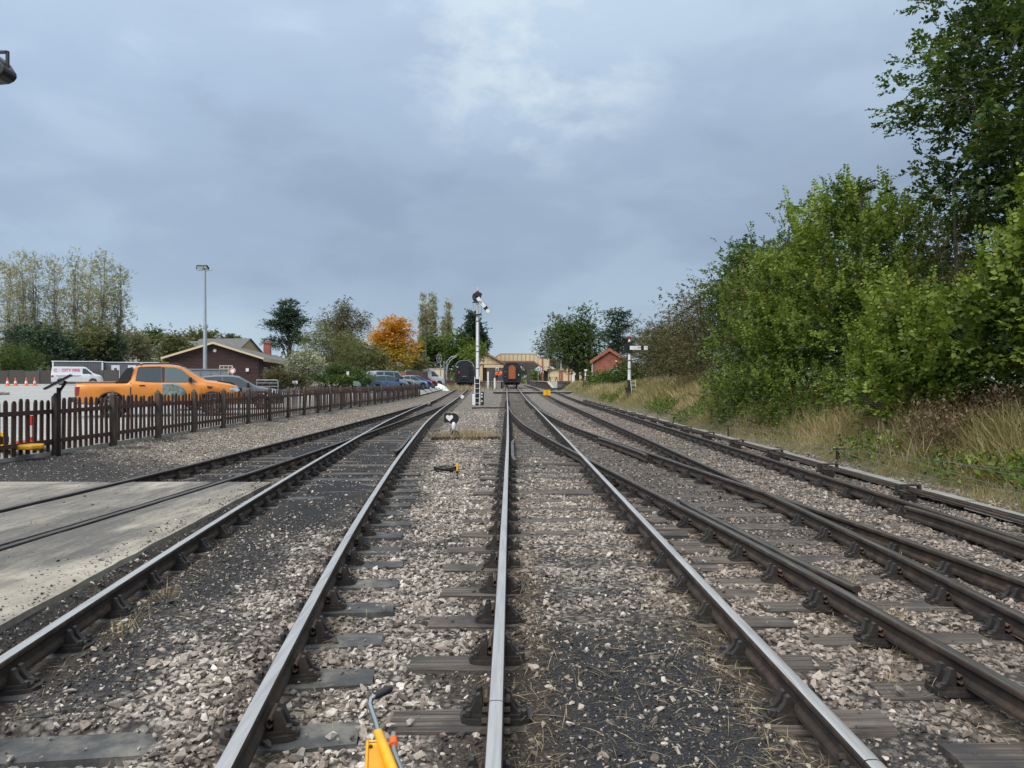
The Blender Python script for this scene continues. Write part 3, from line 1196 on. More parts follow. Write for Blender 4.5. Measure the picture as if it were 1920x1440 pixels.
gx2 = spaced((-170, -60, 10), (-60, -14, 2), (-14, -7.9, .2))
gy2 = spaced((2, 30, .7), (30, 118, 2.2))
A2, B2 = np.meshgrid(gx2, gy2)
A2 = np.minimum(A2, FX(B2) - .13)
Z2 = carpark_z(A2, B2)
me = bpy.data.meshes.new('car_park')
r2, c2 = A2.shape
me.vertices.add(A2.size)
me.vertices.foreach_set('co', np.stack([A2, B2, Z2], -1).astype(np.float32).ravel())
i2 = (np.arange(r2 - 1)[:, None] * c2 + np.arange(c2 - 1)[None, :]).ravel()
set_polys(me, np.stack([i2, i2 + 1, i2 + c2 + 1, i2 + c2], -1))
me.materials.append(M['asphalt'])
me.polygons.foreach_set('use_smooth', np.ones(len(i2), bool))
car_park = tag(add_obj('car_park', me), kind='structure')


def cpz(x, y):
    return float(carpark_z(x, y))


# painted bay lines behind the fence
for y in (17.5, 20.2, 22.9, 33.8, 36.6, 42.0, 47.5):
    mb = MB()
    xs_ = np.linspace(-10.4, -14.8, 8)
    vs = []
    for x in xs_:
        for dy in (0, .11):
            yy = y + dy + (x + 10.4) * -.42
            vs.append((x, yy, cpz(x, yy) + .006))
    mb.add(vs, [(2 * i, 2 * i + 1, 2 * i + 3, 2 * i + 2) for i in range(7)])
    mb.build('painted_bay_line', 'white_paint', car_park)
# kerbed stone island
isl = thing('kerb_island', 'low weathered stone kerb island on the open car park tarmac', 'kerb', (-35.5, 50.5, cpz(-35.5, 50.5)))
mb = MB(); mb.prism([(-4.2, -.5), (2.2, -.7), (2.5, 0), (2.2, .7), (-4.2, .9)], 'xy', -.05, .17); mb.build('kerb', 'kerb_stone', isl, bevel=.03)
mb = MB(); mb.prism([(-4.0, -.3), (2.0, -.45), (2.2, 0), (2.0, .5), (-4.0, .7)], 'xy', .1, .20); mb.build('infill', 'asphalt', isl)

# ------------------------------------------------------------------ picket fence
fence = thing('picket_fence', 'long dark brown wooden picket fence between the tracks and car park', 'fence')
PK = MB()
pr = [(-.06, .0), (.06, .0), (.06, 1.02), (.052, 1.06), (.03, 1.088), (0, 1.097), (-.03, 1.088), (-.052, 1.06), (-.06, 1.02)]
PK.prism(pr, 'yz', -.011, .011)
PK_ME = PK.mesh('picket', 'fence_wood')
PO = MB()
PO.box(-.062, .062, -.062, .062, -.25, 1.20)
PO.add([(-.062, -.062, 1.2), (.062, -.062, 1.2), (.062, .062, 1.2), (-.062, .062, 1.2), (-.014, -.014, 1.285), (.014, -.014, 1.285), (.014, .014, 1.285), (-.014, .014, 1.285)],
       [(0, 1, 5, 4), (1, 2, 6, 5), (2, 3, 7, 6), (3, 0, 4, 7), (4, 5, 6, 7)])
PO_ME = PO.mesh('post', 'post_wood')
SPN, NP = 2.27, 25
fy = [13.83 + SPN * i for i in range(NP + 1)]


def fbase(y):
    return float(gh(FX(y) + .12, y, False)) + .01


for y in fy:
    add_obj('post', PO_ME, fence, (float(FX(y)), y, fbase(y)), (random.uniform(-.02, .02), random.uniform(-.02, .02), random.uniform(-.1, .1)))
for i in range(NP):
    y0, y1 = fy[i] + .05, fy[i + 1] - .05
    for zc_ in (.27, .90):
        mb = MB()
        mb.bar((float(FX(y0)) - .045, y0, fbase(y0) + zc_ + random.uniform(-.012, .012)), (float(FX(y1)) - .045, y1, fbase(y1) + zc_ + random.uniform(-.012, .012)), .034, .09)
        mb.build('fence_rail', 'fence_wood', fence)
    mb = MB()
    mb.bar((float(FX(y0)) - .085, y0 - .05, fbase(y0) + .0), (float(FX(y1)) - .085, y1 + .05, fbase(y1) + .0), .045, .14)
    mb.build('gravel_board', 'kerb_stone', fence)
    nP = 10
    for j in range(nP):
        y = fy[i] + SPN * (j + .75) / (nP + .5)
        add_obj('picket', PK_ME, fence, (float(FX(y)) - .078, y, fbase(y) + .075 + random.uniform(-.012, .012)), (random.gauss(0, .014), random.gauss(0, .012), random.gauss(0, .05)), (1, random.uniform(.9, 1.06), random.uniform(.97, 1.02)))

# lectern information board in front of the first posts
lb = thing('lectern_sign', 'black sloping lectern board on slim post in front of picket fence', 'sign', (float(FX(15.95)) + .17, 15.9, fbase(15.9)), R(0))
mb = MB(); mb.box(-.03, .03, -.03, .03, -.2, 1.40); mb.build('post', 'black_metal', lb)
mb = MB()
u0, u1 = Vector((-.24, -.08, 1.37)), Vector((.19, .13, 1.66))
mb.bar(u0, u1, .62, .035)
mb.build('board', 'black_metal', lb)
mb = MB(); mb.bar((0, 0, 1.3), (.13, .05, 1.53), .05); mb.build('bracket', 'black_metal', lb)


# ------------------------------------------------------------------ vehicles
def paint(name, col, metal=.0):
    t = NT(name)
    v = t.pos()
    c = t.mix(t.ramp(t.noise(v, 2.2, 4, .6), [(.45, 0.0), (.8, .28)]), col, sc(col, .55))
    t.set(c, .34, metal, **{'Coat Weight': .8, 'Coat Roughness': .08})


paint('paint_orange', (.66, .225, .026), .25)
paint('paint_grey', (.085, .10, .12), .25)
paint('paint_blue', (.065, .135, .25), .25)
paint('paint_silver', (.34, .36, .37), .4)
paint('paint_silver_blue', (.26, .33, .38), .35)
paint('paint_bright_blue', (.03, .10, .33), .15)
paint('paint_red', (.35, .02, .025), .1)
paint('paint_white', (.60, .61, .62), .0)
t = NT('car_glass'); t.set((.045, .058, .066), .05, 0, **{'Specular IOR Level': .9})
t = NT('car_glass_pale'); t.set((.10, .13, .135), .05, 0, **{'Specular IOR Level': .9})
plain('tyre', (.016, .016, .017), .85, var=.2)
plain('black_plastic', (.018, .018, .02), .5, var=.2)
t = NT('alloy'); t.set((.42, .43, .44), .3, .9)
t = NT('lamp_glass'); t.set((.62, .65, .67), .08, .3, **{'Coat Weight': 1.0})
t = NT('lamp_red'); t.set((.22, .008, .012), .12, 0, **{'Coat Weight': 1.0})


def pl(pts):
    a = np.array(pts, float)
    return lambda x: np.interp(x, a[:, 0], a[:, 1])


class Car:
    def __init__(s, L, top, belt, hw, sill, wheels, wr, tum=.30):
        s.L, s.top, s.belt, s.hw, s.sill, s.wheels, s.wr, s.tum = L, pl(top), pl(belt), pl(hw), sill, wheels, wr, tum

    def low(s, x):
        z = s.sill
        for wx in s.wheels:
            r = s.wr + .075
            d = abs(x - wx)
            if d < r: z = max(z, s.wr + math.sqrt(r * r - d * d) * .98)
        return z

    def section(s, x):
        t_, b, w, zl = float(s.top(x)), float(s.belt(x)), float(s.hw(x)), s.low(x)
        b = min(b, t_ - .015)
        zl = min(zl, b - .12)
        g = min(1, max(0, (t_ - b) / .22))
        inn = s.tum * (t_ - b)
        hood = [(w * .95, b + (t_ - b) * .25), (w * .90, b + (t_ - b) * .6), (w * .80, t_ - .01), (w * .4, t_ + .008), (0, t_ + .014)]
        gr_ = [(w * .955 - inn * .55, b + .55 * (t_ - b)), (w * .955 - inn * .93, t_ - .055), (w * .955 - inn - .07, t_ - .012), (w * .42, t_ + .012), (0, t_ + .018)]
        lo = [(w * .92, zl), (w * .985, zl + .07), (w, zl + .5 * (b - zl)), (w * .988, b - .05), (w * .955, b)]
        return lo + [(a[0] * (1 - g) + c[0] * g, a[1] * (1 - g) + c[1] * g) for a, c in zip(hood, gr_)]

    def body(s):
        xs = sorted(set([round(x, 3) for x in np.linspace(0, s.L, int(s.L / .085))] + [.02, .05, s.L - .02, s.L - .05]))
        mb = MB()
        n = 10
        vs, fs = [], []
        for x in xs:
            sec = s.section(x)
            row = [(x - s.L / 2, -y, z) for y, z in sec] + [(x - s.L / 2, y, z) for y, z in sec[-2::-1]]
            vs += row
        m = 2 * n - 1
        for i in range(len(xs) - 1):
            for j in range(m - 1):
                fs.append((i * m + j, i * m + j + 1, (i + 1) * m + j + 1, (i + 1) * m + j))
            fs.append((i * m + m - 1, i * m, (i + 1) * m, (i + 1) * m + m - 1))
        fs += [tuple(range(m)), tuple(range(len(xs) * m - 1, (len(xs) - 1) * m - 1, -1))]
        mb.add(vs, fs)
        return mb

    def side_y(s, x, z, off=.008):
        b, w, t_ = float(s.belt(x)), float(s.hw(x)), float(s.top(x))
        b = min(b, t_ - .015)
        if z > b: return w * .955 - s.tum * (z - b) + off
        zl = s.low(x)
        zm = zl + .5 * (b - zl)
        pts_ = [(zl, w * .92), (zl + .07, w * .985), (zm, w), (b - .05, w * .988), (b, w * .955)]
        return float(np.interp(z, [p[0] for p in pts_], [p[1] for p in pts_])) + off

    def patch(s, poly, side, off=.008):
        """flat-ish panel on the body side following its curvature; poly in (x,z), top edge then bottom edge strips"""
        mb = MB()
        top_, bot = poly
        n = 9
        k = 5
        vs = []
        xt = np.linspace(0, 1, n)
        tp = [np.interp(xt, np.linspace(0, 1, len(top_)), [p[q] for p in top_]) for q in (0, 1)]
        bp = [np.interp(xt, np.linspace(0, 1, len(bot)), [p[q] for p in bot]) for q in (0, 1)]
        for i in range(n):
            for j in range(k):
                f = j / (k - 1)
                x = tp[0][i] * (1 - f) + bp[0][i] * f
                z = tp[1][i] * (1 - f) + bp[1][i] * f
                vs.append((x - s.L / 2, side * s.side_y(x, z, off), z))
        mb.add(vs, [(i * k + j, i * k + j + 1, (i + 1) * k + j + 1, (i + 1) * k + j) for i in range(n - 1) for j in range(k - 1)])
        return mb

    def screen(s, xa, xb, inset=.0):
        mb = MB()
        n, k = 9, 9
        vs = []
        for i in range(n):
            x = xa + (xb - xa) * i / (n - 1)
            sec = s.section(x)
            ym = sec[7][0] - inset
            for j in range(k):
                y = -ym + 2 * ym * j / (k - 1)
                z = np.interp(abs(y), [0, sec[8][0], sec[7][0]], [sec[9][1], sec[8][1], sec[7][1]])
                sl = (float(s.top(x + .02)) - float(s.top(x - .02))) / .04
                nx, nz = -sl / math.hypot(sl, 1), 1 / math.hypot(sl, 1)
                vs.append((x - s.L / 2 + nx * .009, y, z + nz * .009))
        mb.add(vs, [(i * k + j, i * k + j + 1, (i + 1) * k + j + 1, (i + 1) * k + j) for i in range(n - 1) for j in range(k - 1)])
        return mb


def wheel_parts(parent, x, y, r, wid=.22):
    s = 1 if y > 0 else -1
    tyre = MB()
    tyre.lathe([(r * .66, -wid / 2), (r * .93, -wid / 2), (r, -wid * .36), (r, wid * .36), (r * .93, wid / 2), (r * .66, wid / 2)], (x, y - s * wid / 2, r), 24, 'Y')
    w = tyre.build('wheel', 'tyre', parent, 35)
    rim = MB()
    yo = y + s * .004
    rim.lathe([(r * .68, -.03), (r * .68, 0), (r * .60, 0), (r * .58, -.05 * 1)], (x, yo, r), 20, 'Y') if s > 0 else rim.lathe([(r * .58, .05), (r * .60, 0), (r * .68, 0), (r * .68, .03)], (x, yo, r), 20, 'Y')
    rim.lathe([(r * .14, -.02), (r * .14, .012)], (x, yo, r), 10, 'Y')
    for k in range(6):
        a = k * math.pi / 3 + .2
        p0 = Vector((x + math.cos(a) * r * .1, yo - s * .004, r + math.sin(a) * r * .1))
        p1 = Vector((x + math.cos(a) * r * .62, yo - s * .004, r + math.sin(a) * r * .62))
        rim.bar(p0, p1, .03, .055)
    rim.build('rim', 'alloy', w)


def vehicle(name, label, car, pmat, loc, rz, windows, scr, rear, tail, head, group='cars in the station car park', cat='car', glass='car_glass', mirror=None, handles=(), wid=None, doors=()):
    o = thing(name, label, cat, loc, rz, group)
    body = car.body().build('body', pmat, o, 32)
    for sd_ in (-1, 1):
        for wpoly in windows:
            car.patch(wpoly[:2], sd_).build('window', wpoly[2] if len(wpoly) > 2 else glass, o, 30)
        for dx in doors:
            zt, zb = float(car.belt(dx)) - .02, car.sill + .12
            car.patch(([(dx - .006, zt), (dx + .006, zt)], [(dx - .006, zb), (dx + .006, zb)]), sd_, .003).build('door_gap', 'black_plastic', o)
        for hx, hz in handles:
            mb = MB(); yy = car.side_y(hx, hz, .012)
            mb.box(hx - car.L / 2 - .09, hx - car.L / 2 + .09, sd_ * yy - .014, sd_ * yy + .014, hz - .018, hz + .018)
            mb.build('door_handle', 'black_plastic', o, bevel=.006)
        if tail: car.patch(tail, sd_, .010).build('tail_light', 'lamp_red', o, 30)
        if head: car.patch(head, sd_, .010).build('headlight', 'lamp_glass', o, 30)
        if mirror:
            mx, mz = mirror
            yy = car.side_y(mx, mz, 0)
            mb = MB(); mb.cbox((mx - car.L / 2, sd_ * (yy + .11), mz + .07), (.11, .22, .16))
            m_ = mb.build('mirror', 'black_plastic', o, bevel=.03)
            mb = MB(); mb.bar((mx - car.L / 2, sd_ * (yy - .02), mz), (mx - car.L / 2, sd_ * (yy + .08), mz + .05), .05); mb.build('mirror_arm', 'black_plastic', m_)
    if scr: car.screen(*scr).build('windscreen', glass if glass != 'car_glass' else 'car_glass_pale', o, 30)
    if rear: car.screen(*rear).build('rear_window', 'car_glass', o, 30)
    for wx in car.wheels:
        for sd_ in (-1, 1):
            w = wid or float(car.hw(wx))
            wheel_parts(o, wx - car.L / 2, sd_ * (w - .01), car.wr)
    mb = MB(); mb.box(-car.L / 2 + .25, car.L / 2 - .25, -.6, .6, car.sill - .02, car.sill + .25); mb.build('underbody', 'black_plastic', o)
    return o


# pickup truck
pk = Car(5.36, [(0, 1.12), (.04, 1.20), (.08, 1.21), (1.62, 1.21), (1.68, 1.24), (1.80, 1.74), (1.92, 1.795), (2.2, 1.825), (2.9, 1.835), (3.2, 1.80), (3.42, 1.72), (4.08, 1.30), (4.14, 1.275), (4.5, 1.24), (4.95, 1.16), (5.2, 1.06), (5.30, .9), (5.36, .7)],
         [(0, 1.10), (1.6, 1.14), (1.72, 1.18), (2.6, 1.16), (3.9, 1.14), (4.2, 1.16), (5.0, 1.04), (5.36, .85)],
         [(0, .85), (.06, .90), (.3, .925), (4.6, .925), (5.0, .88), (5.25, .76), (5.36, .60)], .46, (1.12, 4.36), .385, .26)
tx, tyy = -.451 * 27.75, 27.75
truck = vehicle('pickup_truck', 'orange double-cab pickup truck with black sail panel, parked behind picket fence', pk, 'paint_orange', (tx, tyy, cpz(tx, tyy) - .005), R(20),
                [([(1.92, 1.70), (2.2, 1.735), (2.66, 1.745)], [(1.86, 1.26), (2.2, 1.215), (2.70, 1.20)]),
                 ([(2.80, 1.74), (3.1, 1.73), (3.32, 1.66)], [(2.80, 1.20), (3.2, 1.20), (3.86, 1.205)], 'car_glass_pale')],
                (3.98, 3.42, .015), None, None, None, cat='pickup truck', mirror=(3.62, 1.24), handles=((2.08, 1.10), (3.02, 1.08)), doors=(2.745, 3.98))
for sd_ in (-1, 1):
    pk.patch(([(2.67, 1.745), (2.79, 1.742)], [(2.71, 1.20), (2.79, 1.20)]), sd_, .006).build('door_pillar', 'black_plastic', truck)
    pk.patch(([(.0, 1.02), (.06, 1.06), (.16, 1.06)], [(.0, .76), (.05, .74), (.12, .76)]), sd_, .012).build('tail_light', 'lamp_red', truck, 30)
    pk.patch(([(4.98, 1.0), (5.12, 1.01), (5.27, .96)], [(4.90, .96), (5.1, .86), (5.28, .84)]), sd_, .014).build('headlight', 'lamp_glass', truck, 30)
    pk.patch(([(4.16, 1.075), (4.38, 1.05)], [(4.20, .99), (4.30, .985)]), sd_, .012).build('side_vent', 'black_plastic', truck)
    pk.patch(([(1.70, 1.20), (1.735, 1.20)], [(1.70, .52), (1.735, .52)]), sd_, .004).build('cab_gap', 'black_plastic', truck)
    pk.patch(([(1.78, .56), (3.7, .56)], [(1.78, .47), (3.7, .47)]), sd_, .03).build('side_step', 'black_plastic', truck)
    pk.patch(([(1.95, 1.735), (2.66, 1.765)], [(1.95, 1.705), (2.66, 1.735)]), sd_, .012).build('window_deflector', 'black_plastic', truck)
    # black sail panel sweeping from the cab to the bed side
    mb = MB()
    y_ = sd_ * .83
    mb.prism([(1.20 - 2.68, 1.215), (1.30 - 2.68, 1.24), (1.45 - 2.68, 1.52), (1.60 - 2.68, 1.70), (1.78 - 2.68, 1.745), (1.70 - 2.68, 1.22)], 'xz', y_ - .03, y_ + .03)
    mb.build('sail_panel', 'black_plastic', truck, bevel=.012)
    mb = MB()
    mb.tube([(2.0 - 2.68, sd_ * .66, 1.80), (2.1 - 2.68, sd_ * .66, 1.868), (3.2 - 2.68, sd_ * .66, 1.868), (3.38 - 2.68, sd_ * .66, 1.76)], .022, 6)
    mb.build('roof_rail', 'black_plastic', truck)
    for wx in pk.wheels:           # dark arch mouldings
        mb = MB()
        pts_ = []
        for k in range(15):
            a = -.25 + (math.pi + .5) * k / 14
            x, z = wx + .475 * math.cos(a), .385 + .475 * math.sin(a)
            pts_.append((x - 2.68, sd_ * (pk.side_y(x, max(z, .5), .004)), z))
        mb.tube(pts_, .022, 6); mb.build('arch_trim', 'black_plastic', truck, 40)
mb = MB(); mb.box(.02 - 2.68, 1.62 - 2.68, -.80, .80, 1.205, 1.232); mb.build('bed_cover', 'grey_metal', truck, bevel=.01)
mb = MB(); mb.cbox((-2.74, 0, .62), (.16, 1.66, .17)); mb.build('rear_bumper', 'black_plastic', truck, bevel=.03)
mb = MB(); mb.cbox((2.62, 0, .60), (.16, 1.3, .24)); mb.build('front_bumper', 'black_plastic', truck, bevel=.04)
mb = MB(); mb.cbox((2.60, 0, .92), (.14, 1.0, .20)); mb.build('grille', 'black_plastic', truck, bevel=.02)
mb = MB(); mb.prism([(4.5 - 2.68, 1.252), (5.0 - 2.68, 1.158), (5.12 - 2.68, 1.13), (5.0 - 2.68, 1.20), (4.55 - 2.68, 1.27)], 'xz', -.62, .62); mb.build('bonnet_lip', 'black_plastic', truck)

SAL = dict(L=4.45, top=[(0, .92), (.1, .99), (.55, 1.08), (1.15, 1.38), (1.7, 1.455), (2.3, 1.45), (2.65, 1.40), (3.35, .99), (3.5, .955), (4.1, .86), (4.35, .72), (4.45, .5)],
           belt=[(0, .88), (1, .96), (3.2, .92), (4.45, .68)], hw=[(0, .72), (.15, .84), (.7, .9), (3.6, .9), (4.1, .83), (4.35, .66), (4.45, .5)], sill=.24, wheels=(.86, 3.55), wr=.32)
sal = Car(**SAL)
SALW = [([(.95, 1.24), (1.3, 1.37), (1.9, 1.40)], [(.80, 1.03), (1.3, .99), (1.92, .97)]), ([(2.0, 1.40), (2.4, 1.385), (2.62, 1.33)], [(2.0, .97), (2.6, .955), (3.18, .955)])]
vehicle('grey_saloon_car', 'dark grey five-door car nosed up behind the orange pickup', sal, 'paint_grey', (-12.1, 33.1, cpz(-12.1, 33.1)), R(20), SALW, (3.33, 2.68, .02), (.6, 1.1, .05),
        ([(.0, .90), (.1, .93), (.25, .93)], [(.0, .76), (.1, .74), (.22, .78)]), ([(3.95, .84), (4.1, .82), (4.3, .73)], [(3.95, .72), (4.1, .68), (4.32, .64)]), mirror=(2.98, 1.0), handles=((1.95, .86), (1.05, .87)), doors=(1.98, 3.1))
HAT = dict(L=4.3, top=[(0, .80), (.06, .98), (.14, 1.08), (.45, 1.38), (.8, 1.455), (1.6, 1.485), (2.2, 1.45), (2.5, 1.39), (3.2, 1.0), (3.35, .965), (3.95, .86), (4.2, .72), (4.3, .5)],
           belt=[(0, .95), (1, .97), (3.0, .93), (4.3, .68)], hw=[(0, .74), (.12, .84), (.6, .905), (3.5, .905), (3.95, .84), (4.2, .67), (4.3, .5)], sill=.24, wheels=(.78, 3.4), wr=.32)
hat = Car(**HAT)
HATW = [([(.62, 1.22), (.95, 1.385), (1.62, 1.42)], [(.52, 1.07), (1.0, 1.0), (1.68, .985)]), ([(1.76, 1.42), (2.15, 1.40), (2.45, 1.33)], [(1.76, .98), (2.5, .965), (3.05, .965)])]
TL = ([(.03, 1.03), (.12, 1.06), (.26, 1.02)], [(.0, .84), (.1, .82), (.2, .86)])
HL = ([(3.85, .84), (4.0, .81), (4.18, .72)], [(3.85, .72), (4.0, .68), (4.2, .63)])


def park(px, d, z=None):
    x = (px - CX) * d / F
    return (x, d, cpz(x, d))


vehicle('hatchback_car', 'mid blue five-door hatchback, first in the row of cars past cone', hat, 'paint_blue', park(722, 67), R(44), HATW, (3.18, 2.52, .02), (.12, .44, .04), TL, HL, mirror=(2.85, 1.0), handles=((1.7, .86), (.95, .88)), doors=(1.74, 2.95))
SUVs = Car(4.7, [(0, 1.0), (.04, 1.5), (.1, 1.82), (.2, 1.86), (1.0, 1.885), (2.5, 1.87), (2.75, 1.80), (3.35, 1.18), (3.45, 1.14), (4.4, 1.06), (4.62, .92), (4.7, .6)],
           [(0, 1.08), (3.3, 1.08), (4.7, .92)], [(0, .84), (.08, .92), (.5, .95), (4.1, .95), (4.5, .86), (4.7, .7)], .38, (.98, 3.78), .38, .16)
suv = vehicle('boxy_estate_car', 'tall silver off-road estate with black roof bars behind the blue hatchback', SUVs, 'paint_silver', park(733, 72.5), R(44),
              [([(.25, 1.74), (.9, 1.76)], [(.22, 1.15), (.95, 1.13)]), ([(1.10, 1.76), (2.05, 1.76)], [(1.10, 1.13), (2.05, 1.13)]), ([(2.15, 1.76), (2.55, 1.72)], [(2.15, 1.13), (3.10, 1.14)])],
              (3.33, 2.78, .03), None, None, ([(4.25, 1.0), (4.5, .96)], [(4.25, .82), (4.55, .78)]), mirror=(2.95, 1.18), doors=(1.05, 2.1))
for sd_ in (-1, 1):
    mb = MB(); mb.bar((.4 - 2.35, sd_ * .72, 1.93), (2.4 - 2.35, sd_ * .72, 1.92), .05); mb.build('roof_bar', 'black_plastic', suv)
vehicle('pale_saloon_car', 'pale silver-blue car parked between silver estate and bright blue car', sal, 'paint_silver_blue', park(764, 77.5), R(46), SALW, (3.33, 2.68, .02), (.6, 1.1, .05), None, HL)
vehicle('blue_saloon_car', 'bright blue car parked beside red car in the row', hat, 'paint_bright_blue', park(776, 82.5), R(46), HATW, (3.18, 2.52, .02), (.12, .44, .04), TL, HL)
vehicle('red_hatchback_car', 'red car, last in the row before the large white van', hat, 'paint_red', park(788, 88), R(46), HATW, (3.18, 2.52, .02), (.12, .44, .04), TL, HL)
VAN = Car(5.1, [(0, 1.4), (.03, 2.1), (.1, 2.22), (.3, 2.27), (3.2, 2.27), (3.5, 2.2), (4.25, 1.42), (4.35, 1.36), (4.85, 1.16), (5.02, .98), (5.1, .6)],
          [(0, 1.30), (4.2, 1.26), (5.1, .98)], [(0, .90), (.06, .96), (.3, .98), (4.4, .98), (4.85, .88), (5.1, .68)], .34, (1.0, 4.2), .34, .12)
VW = [([(3.12, 2.02), (3.48, 1.98)], [(3.12, 1.34), (4.05, 1.34)])]
VH = ([(4.6, 1.14), (4.95, 1.0)], [(4.6, .96), (5.0, .84)])
vehicle('white_van', 'large plain white panel van beyond the row of parked cars', VAN, 'paint_white', park(797, 101), R(26), VW, (4.23, 3.52, .03), None, None, VH, cat='van', mirror=(3.9, 1.36), doors=(3.02,))
V2 = Car(4.9, [(0, 1.2), (.04, 1.80), (.1, 1.93), (.3, 1.97), (3.0, 1.97), (3.3, 1.90), (4.05, 1.25), (4.15, 1.20), (4.65, 1.04), (4.82, .86), (4.9, .55)],
         [(0, 1.16), (4.0, 1.14), (4.9, .86)], [(0, .86), (.06, .93), (.3, .95), (4.2, .95), (4.65, .86), (4.9, .66)], .32, (.92, 3.95), .32, .14)
v2l = park(146, 84)
v2 = vehicle('sign_written_van', 'silver-white van with pink lettering on its side near traffic cones', V2, 'paint_white', v2l, R(26),
             [([(2.95, 1.80), (3.27, 1.76)], [(2.95, 1.20), (3.85, 1.20)])], (4.03, 3.32, .03), None, TL, ([(4.4, 1.0), (4.75, .9)], [(4.4, .84), (4.8, .74)]), cat='van', mirror=(3.7, 1.22), doors=(2.86,))
plain('pink_print', (.62, .10, .22), .5, var=.1)
plain('grey_print', (.33, .33, .36), .5, var=.1)


def text_mesh(txt, size, mat, name, parent, loc, rot, bold=0.0, spacing=1.0, xs=1.0):
    cu_ = bpy.data.curves.new('txt', 'FONT')
    cu_.body = txt
    cu_.size = size
    cu_.offset = bold
    cu_.space_character = spacing
    cu_.align_x = 'CENTER'; cu_.align_y = 'CENTER'
    tmp = bpy.data.objects.new('txt', cu_)
    COL.objects.link(tmp)
    dg = bpy.context.evaluated_depsgraph_get()
    me = bpy.data.meshes.new_from_object(tmp.evaluated_get(dg))
    COL.objects.unlink(tmp)
    bpy.data.objects.remove(tmp)
    me.materials.clear()
    me.materials.append(M[mat])
    me.name = name
    return add_obj(name, me, parent, loc, rot, (xs, 1, 1))


yv = -(V2.side_y(1.6, 1.5, .02))
text_mesh('CITY FIRE', .40, 'pink_print', 'lettering', v2, (-.62, yv + .0, 1.60), (R(90 - 8), 0, 0), .012)
yv2 = -(V2.side_y(1.6, 1.05, .02))
mb = MB(); mb.box(-2.0, .35, yv2 - .004, yv2 + .004, 1.00, 1.05); mb.box(-1.8, .2, yv2 - .004, yv2 + .004, .90, .93); mb.build('lettering_line', 'grey_print', v2)
mb = MB()
pts_ = [(-2.02 + .15 * math.cos(a), yv, 1.60 + .15 * math.sin(a)) for a in np.linspace(.7, 5.6, 14)]
mb.tube(pts_, .022, 5); mb.build('round_emblem', 'pink_print', v2)

# ------------------------------------------------------------------ traffic cones
cone = thing('traffic_cone', 'orange and white traffic cone in the row before the board fence', 'traffic cone', (0, 0, 0), 0, 'cones lined up on the car park')
mb = MB(); mb.cbox((0, 0, .025), (.40, .40, .05)); mb.build('base', 'orange_plastic', cone, bevel=.01)
mb = MB(); mb.lathe([(.15, .05), (.118, .22)], n=14); mb.lathe([(.085, .42), (.03, .74)], n=14); mb.build('cone', 'orange_plastic', cone, 50)
mb = MB(); mb.lathe([(.120, .215), (.083, .425)], n=14); mb.build('reflective_band', 'white_metal', cone, 50)
for i, px in enumerate((14, 29, 49, 65)):
    o = cone if i == 0 else copy_tree(cone)
    x, y, z = park(px, 80 + (i % 2) * .8)
    o.location = (x, y, z); o.scale = (1.15, 1.15, 1.15)
o = copy_tree(cone)
x, y, z = park(683, 70)
o.location = (x, y, z); o.scale = (1, 1, 1.35)
o['label'] = 'tall orange cone standing alone beside blue hatchback'

# barrier feet and striped post behind the near end of the fence
bz = lambda x, y: cpz(x, y)
x, y = -10.02, 15.1
br = thing('barrier_base', 'yellow plastic barrier base lying behind the picket fence end', 'barrier', (x, y, bz(x, y)))
mb = MB(); mb.prism([(-.75, -.2), (.75, -.2), (.85, 0), (.75, .22), (-.75, .22)], 'xy', 0, .10); mb.build('foot', 'yellow_paint', br, bevel=.03)
mb = MB(); mb.box(-.42, -.30, -.05, .05, .08, .40); mb.box(.04, .14, -.05, .05, .08, .34); mb.build('upright', 'yellow_paint', br, bevel=.01)
mb = MB(); mb.cbox((-.15, 0, .18), (.5, .3, .16)); mb.build('weight', 'black_plastic', br, bevel=.03)
x, y = -9.98, 16.0
br = thing('striped_post', 'red and white striped post on red foot behind picket fence', 'post', (x, y, bz(x, y)))
mb = MB(); mb.cbox((.05, 0, .05), (.62, .35, .10)); mb.build('foot', 'red_paint', br, bevel=.02)
mb = MB(); mb.box(-.05, .05, -.03, .03, .1, .18); mb.box(-.05, .05, -.03, .03, .42, .62); mb.build('red_band', 'red_paint', br)
mb = MB(); mb.box(-.048, .048, -.028, .028, .18, .42); mb.build('white_band', 'white_paint', br)

# rounded hoods standing at the fence
t = NT('hood_plastic')
v = t.pos()
c = t.ramp(t.noise(v, 9, 6, .7, .5), [(.35, (.06, .085, .08)), (.5, (.14, .18, .17)), (.65, (.25, .29, .275))])
t.set(c, .4, 0)


def hood(px0, px1, pyt, d, label):
    w = (px1 - px0) * d / F
    x0 = (px0 - CX) * d / F
    zb = cpz(x0 + w / 2, d)
    zt = CAMZ - (pyt - HZ) * d / F
    o = thing('rounded_hood', label, 'hood', (x0 + w / 2, d, zb), R(8), 'rounded hoods by the picket fence')
    mb = MB()
    h = zt - zb
    hh_ = .62 * w
    prof = [(-w / 2, h - hh_), (-w / 2 - .02, h)]
    for k in range(9):
        a = math.pi / 2 * k / 8
        prof.append((-w * .12 + (w * .62) * math.sin(a), h - hh_ + hh_ * math.cos(a)))
    mb.prism(prof, 'xz', -.17, .17)
    mb.build('shell', 'hood_plastic', o, bevel=.02)
    mb = MB(); mb.box(-.05, .05, -.05, .05, -.05, h - hh_ + .01); mb.build('stem', 'galv', o)


hood(309, 347, 719, 24.7, 'mottled grey-green rounded hood behind fence beside pickup door')
hood(663, 677, 715, 51, 'small grey-green rounded hood behind fence, well before blue hatchback')

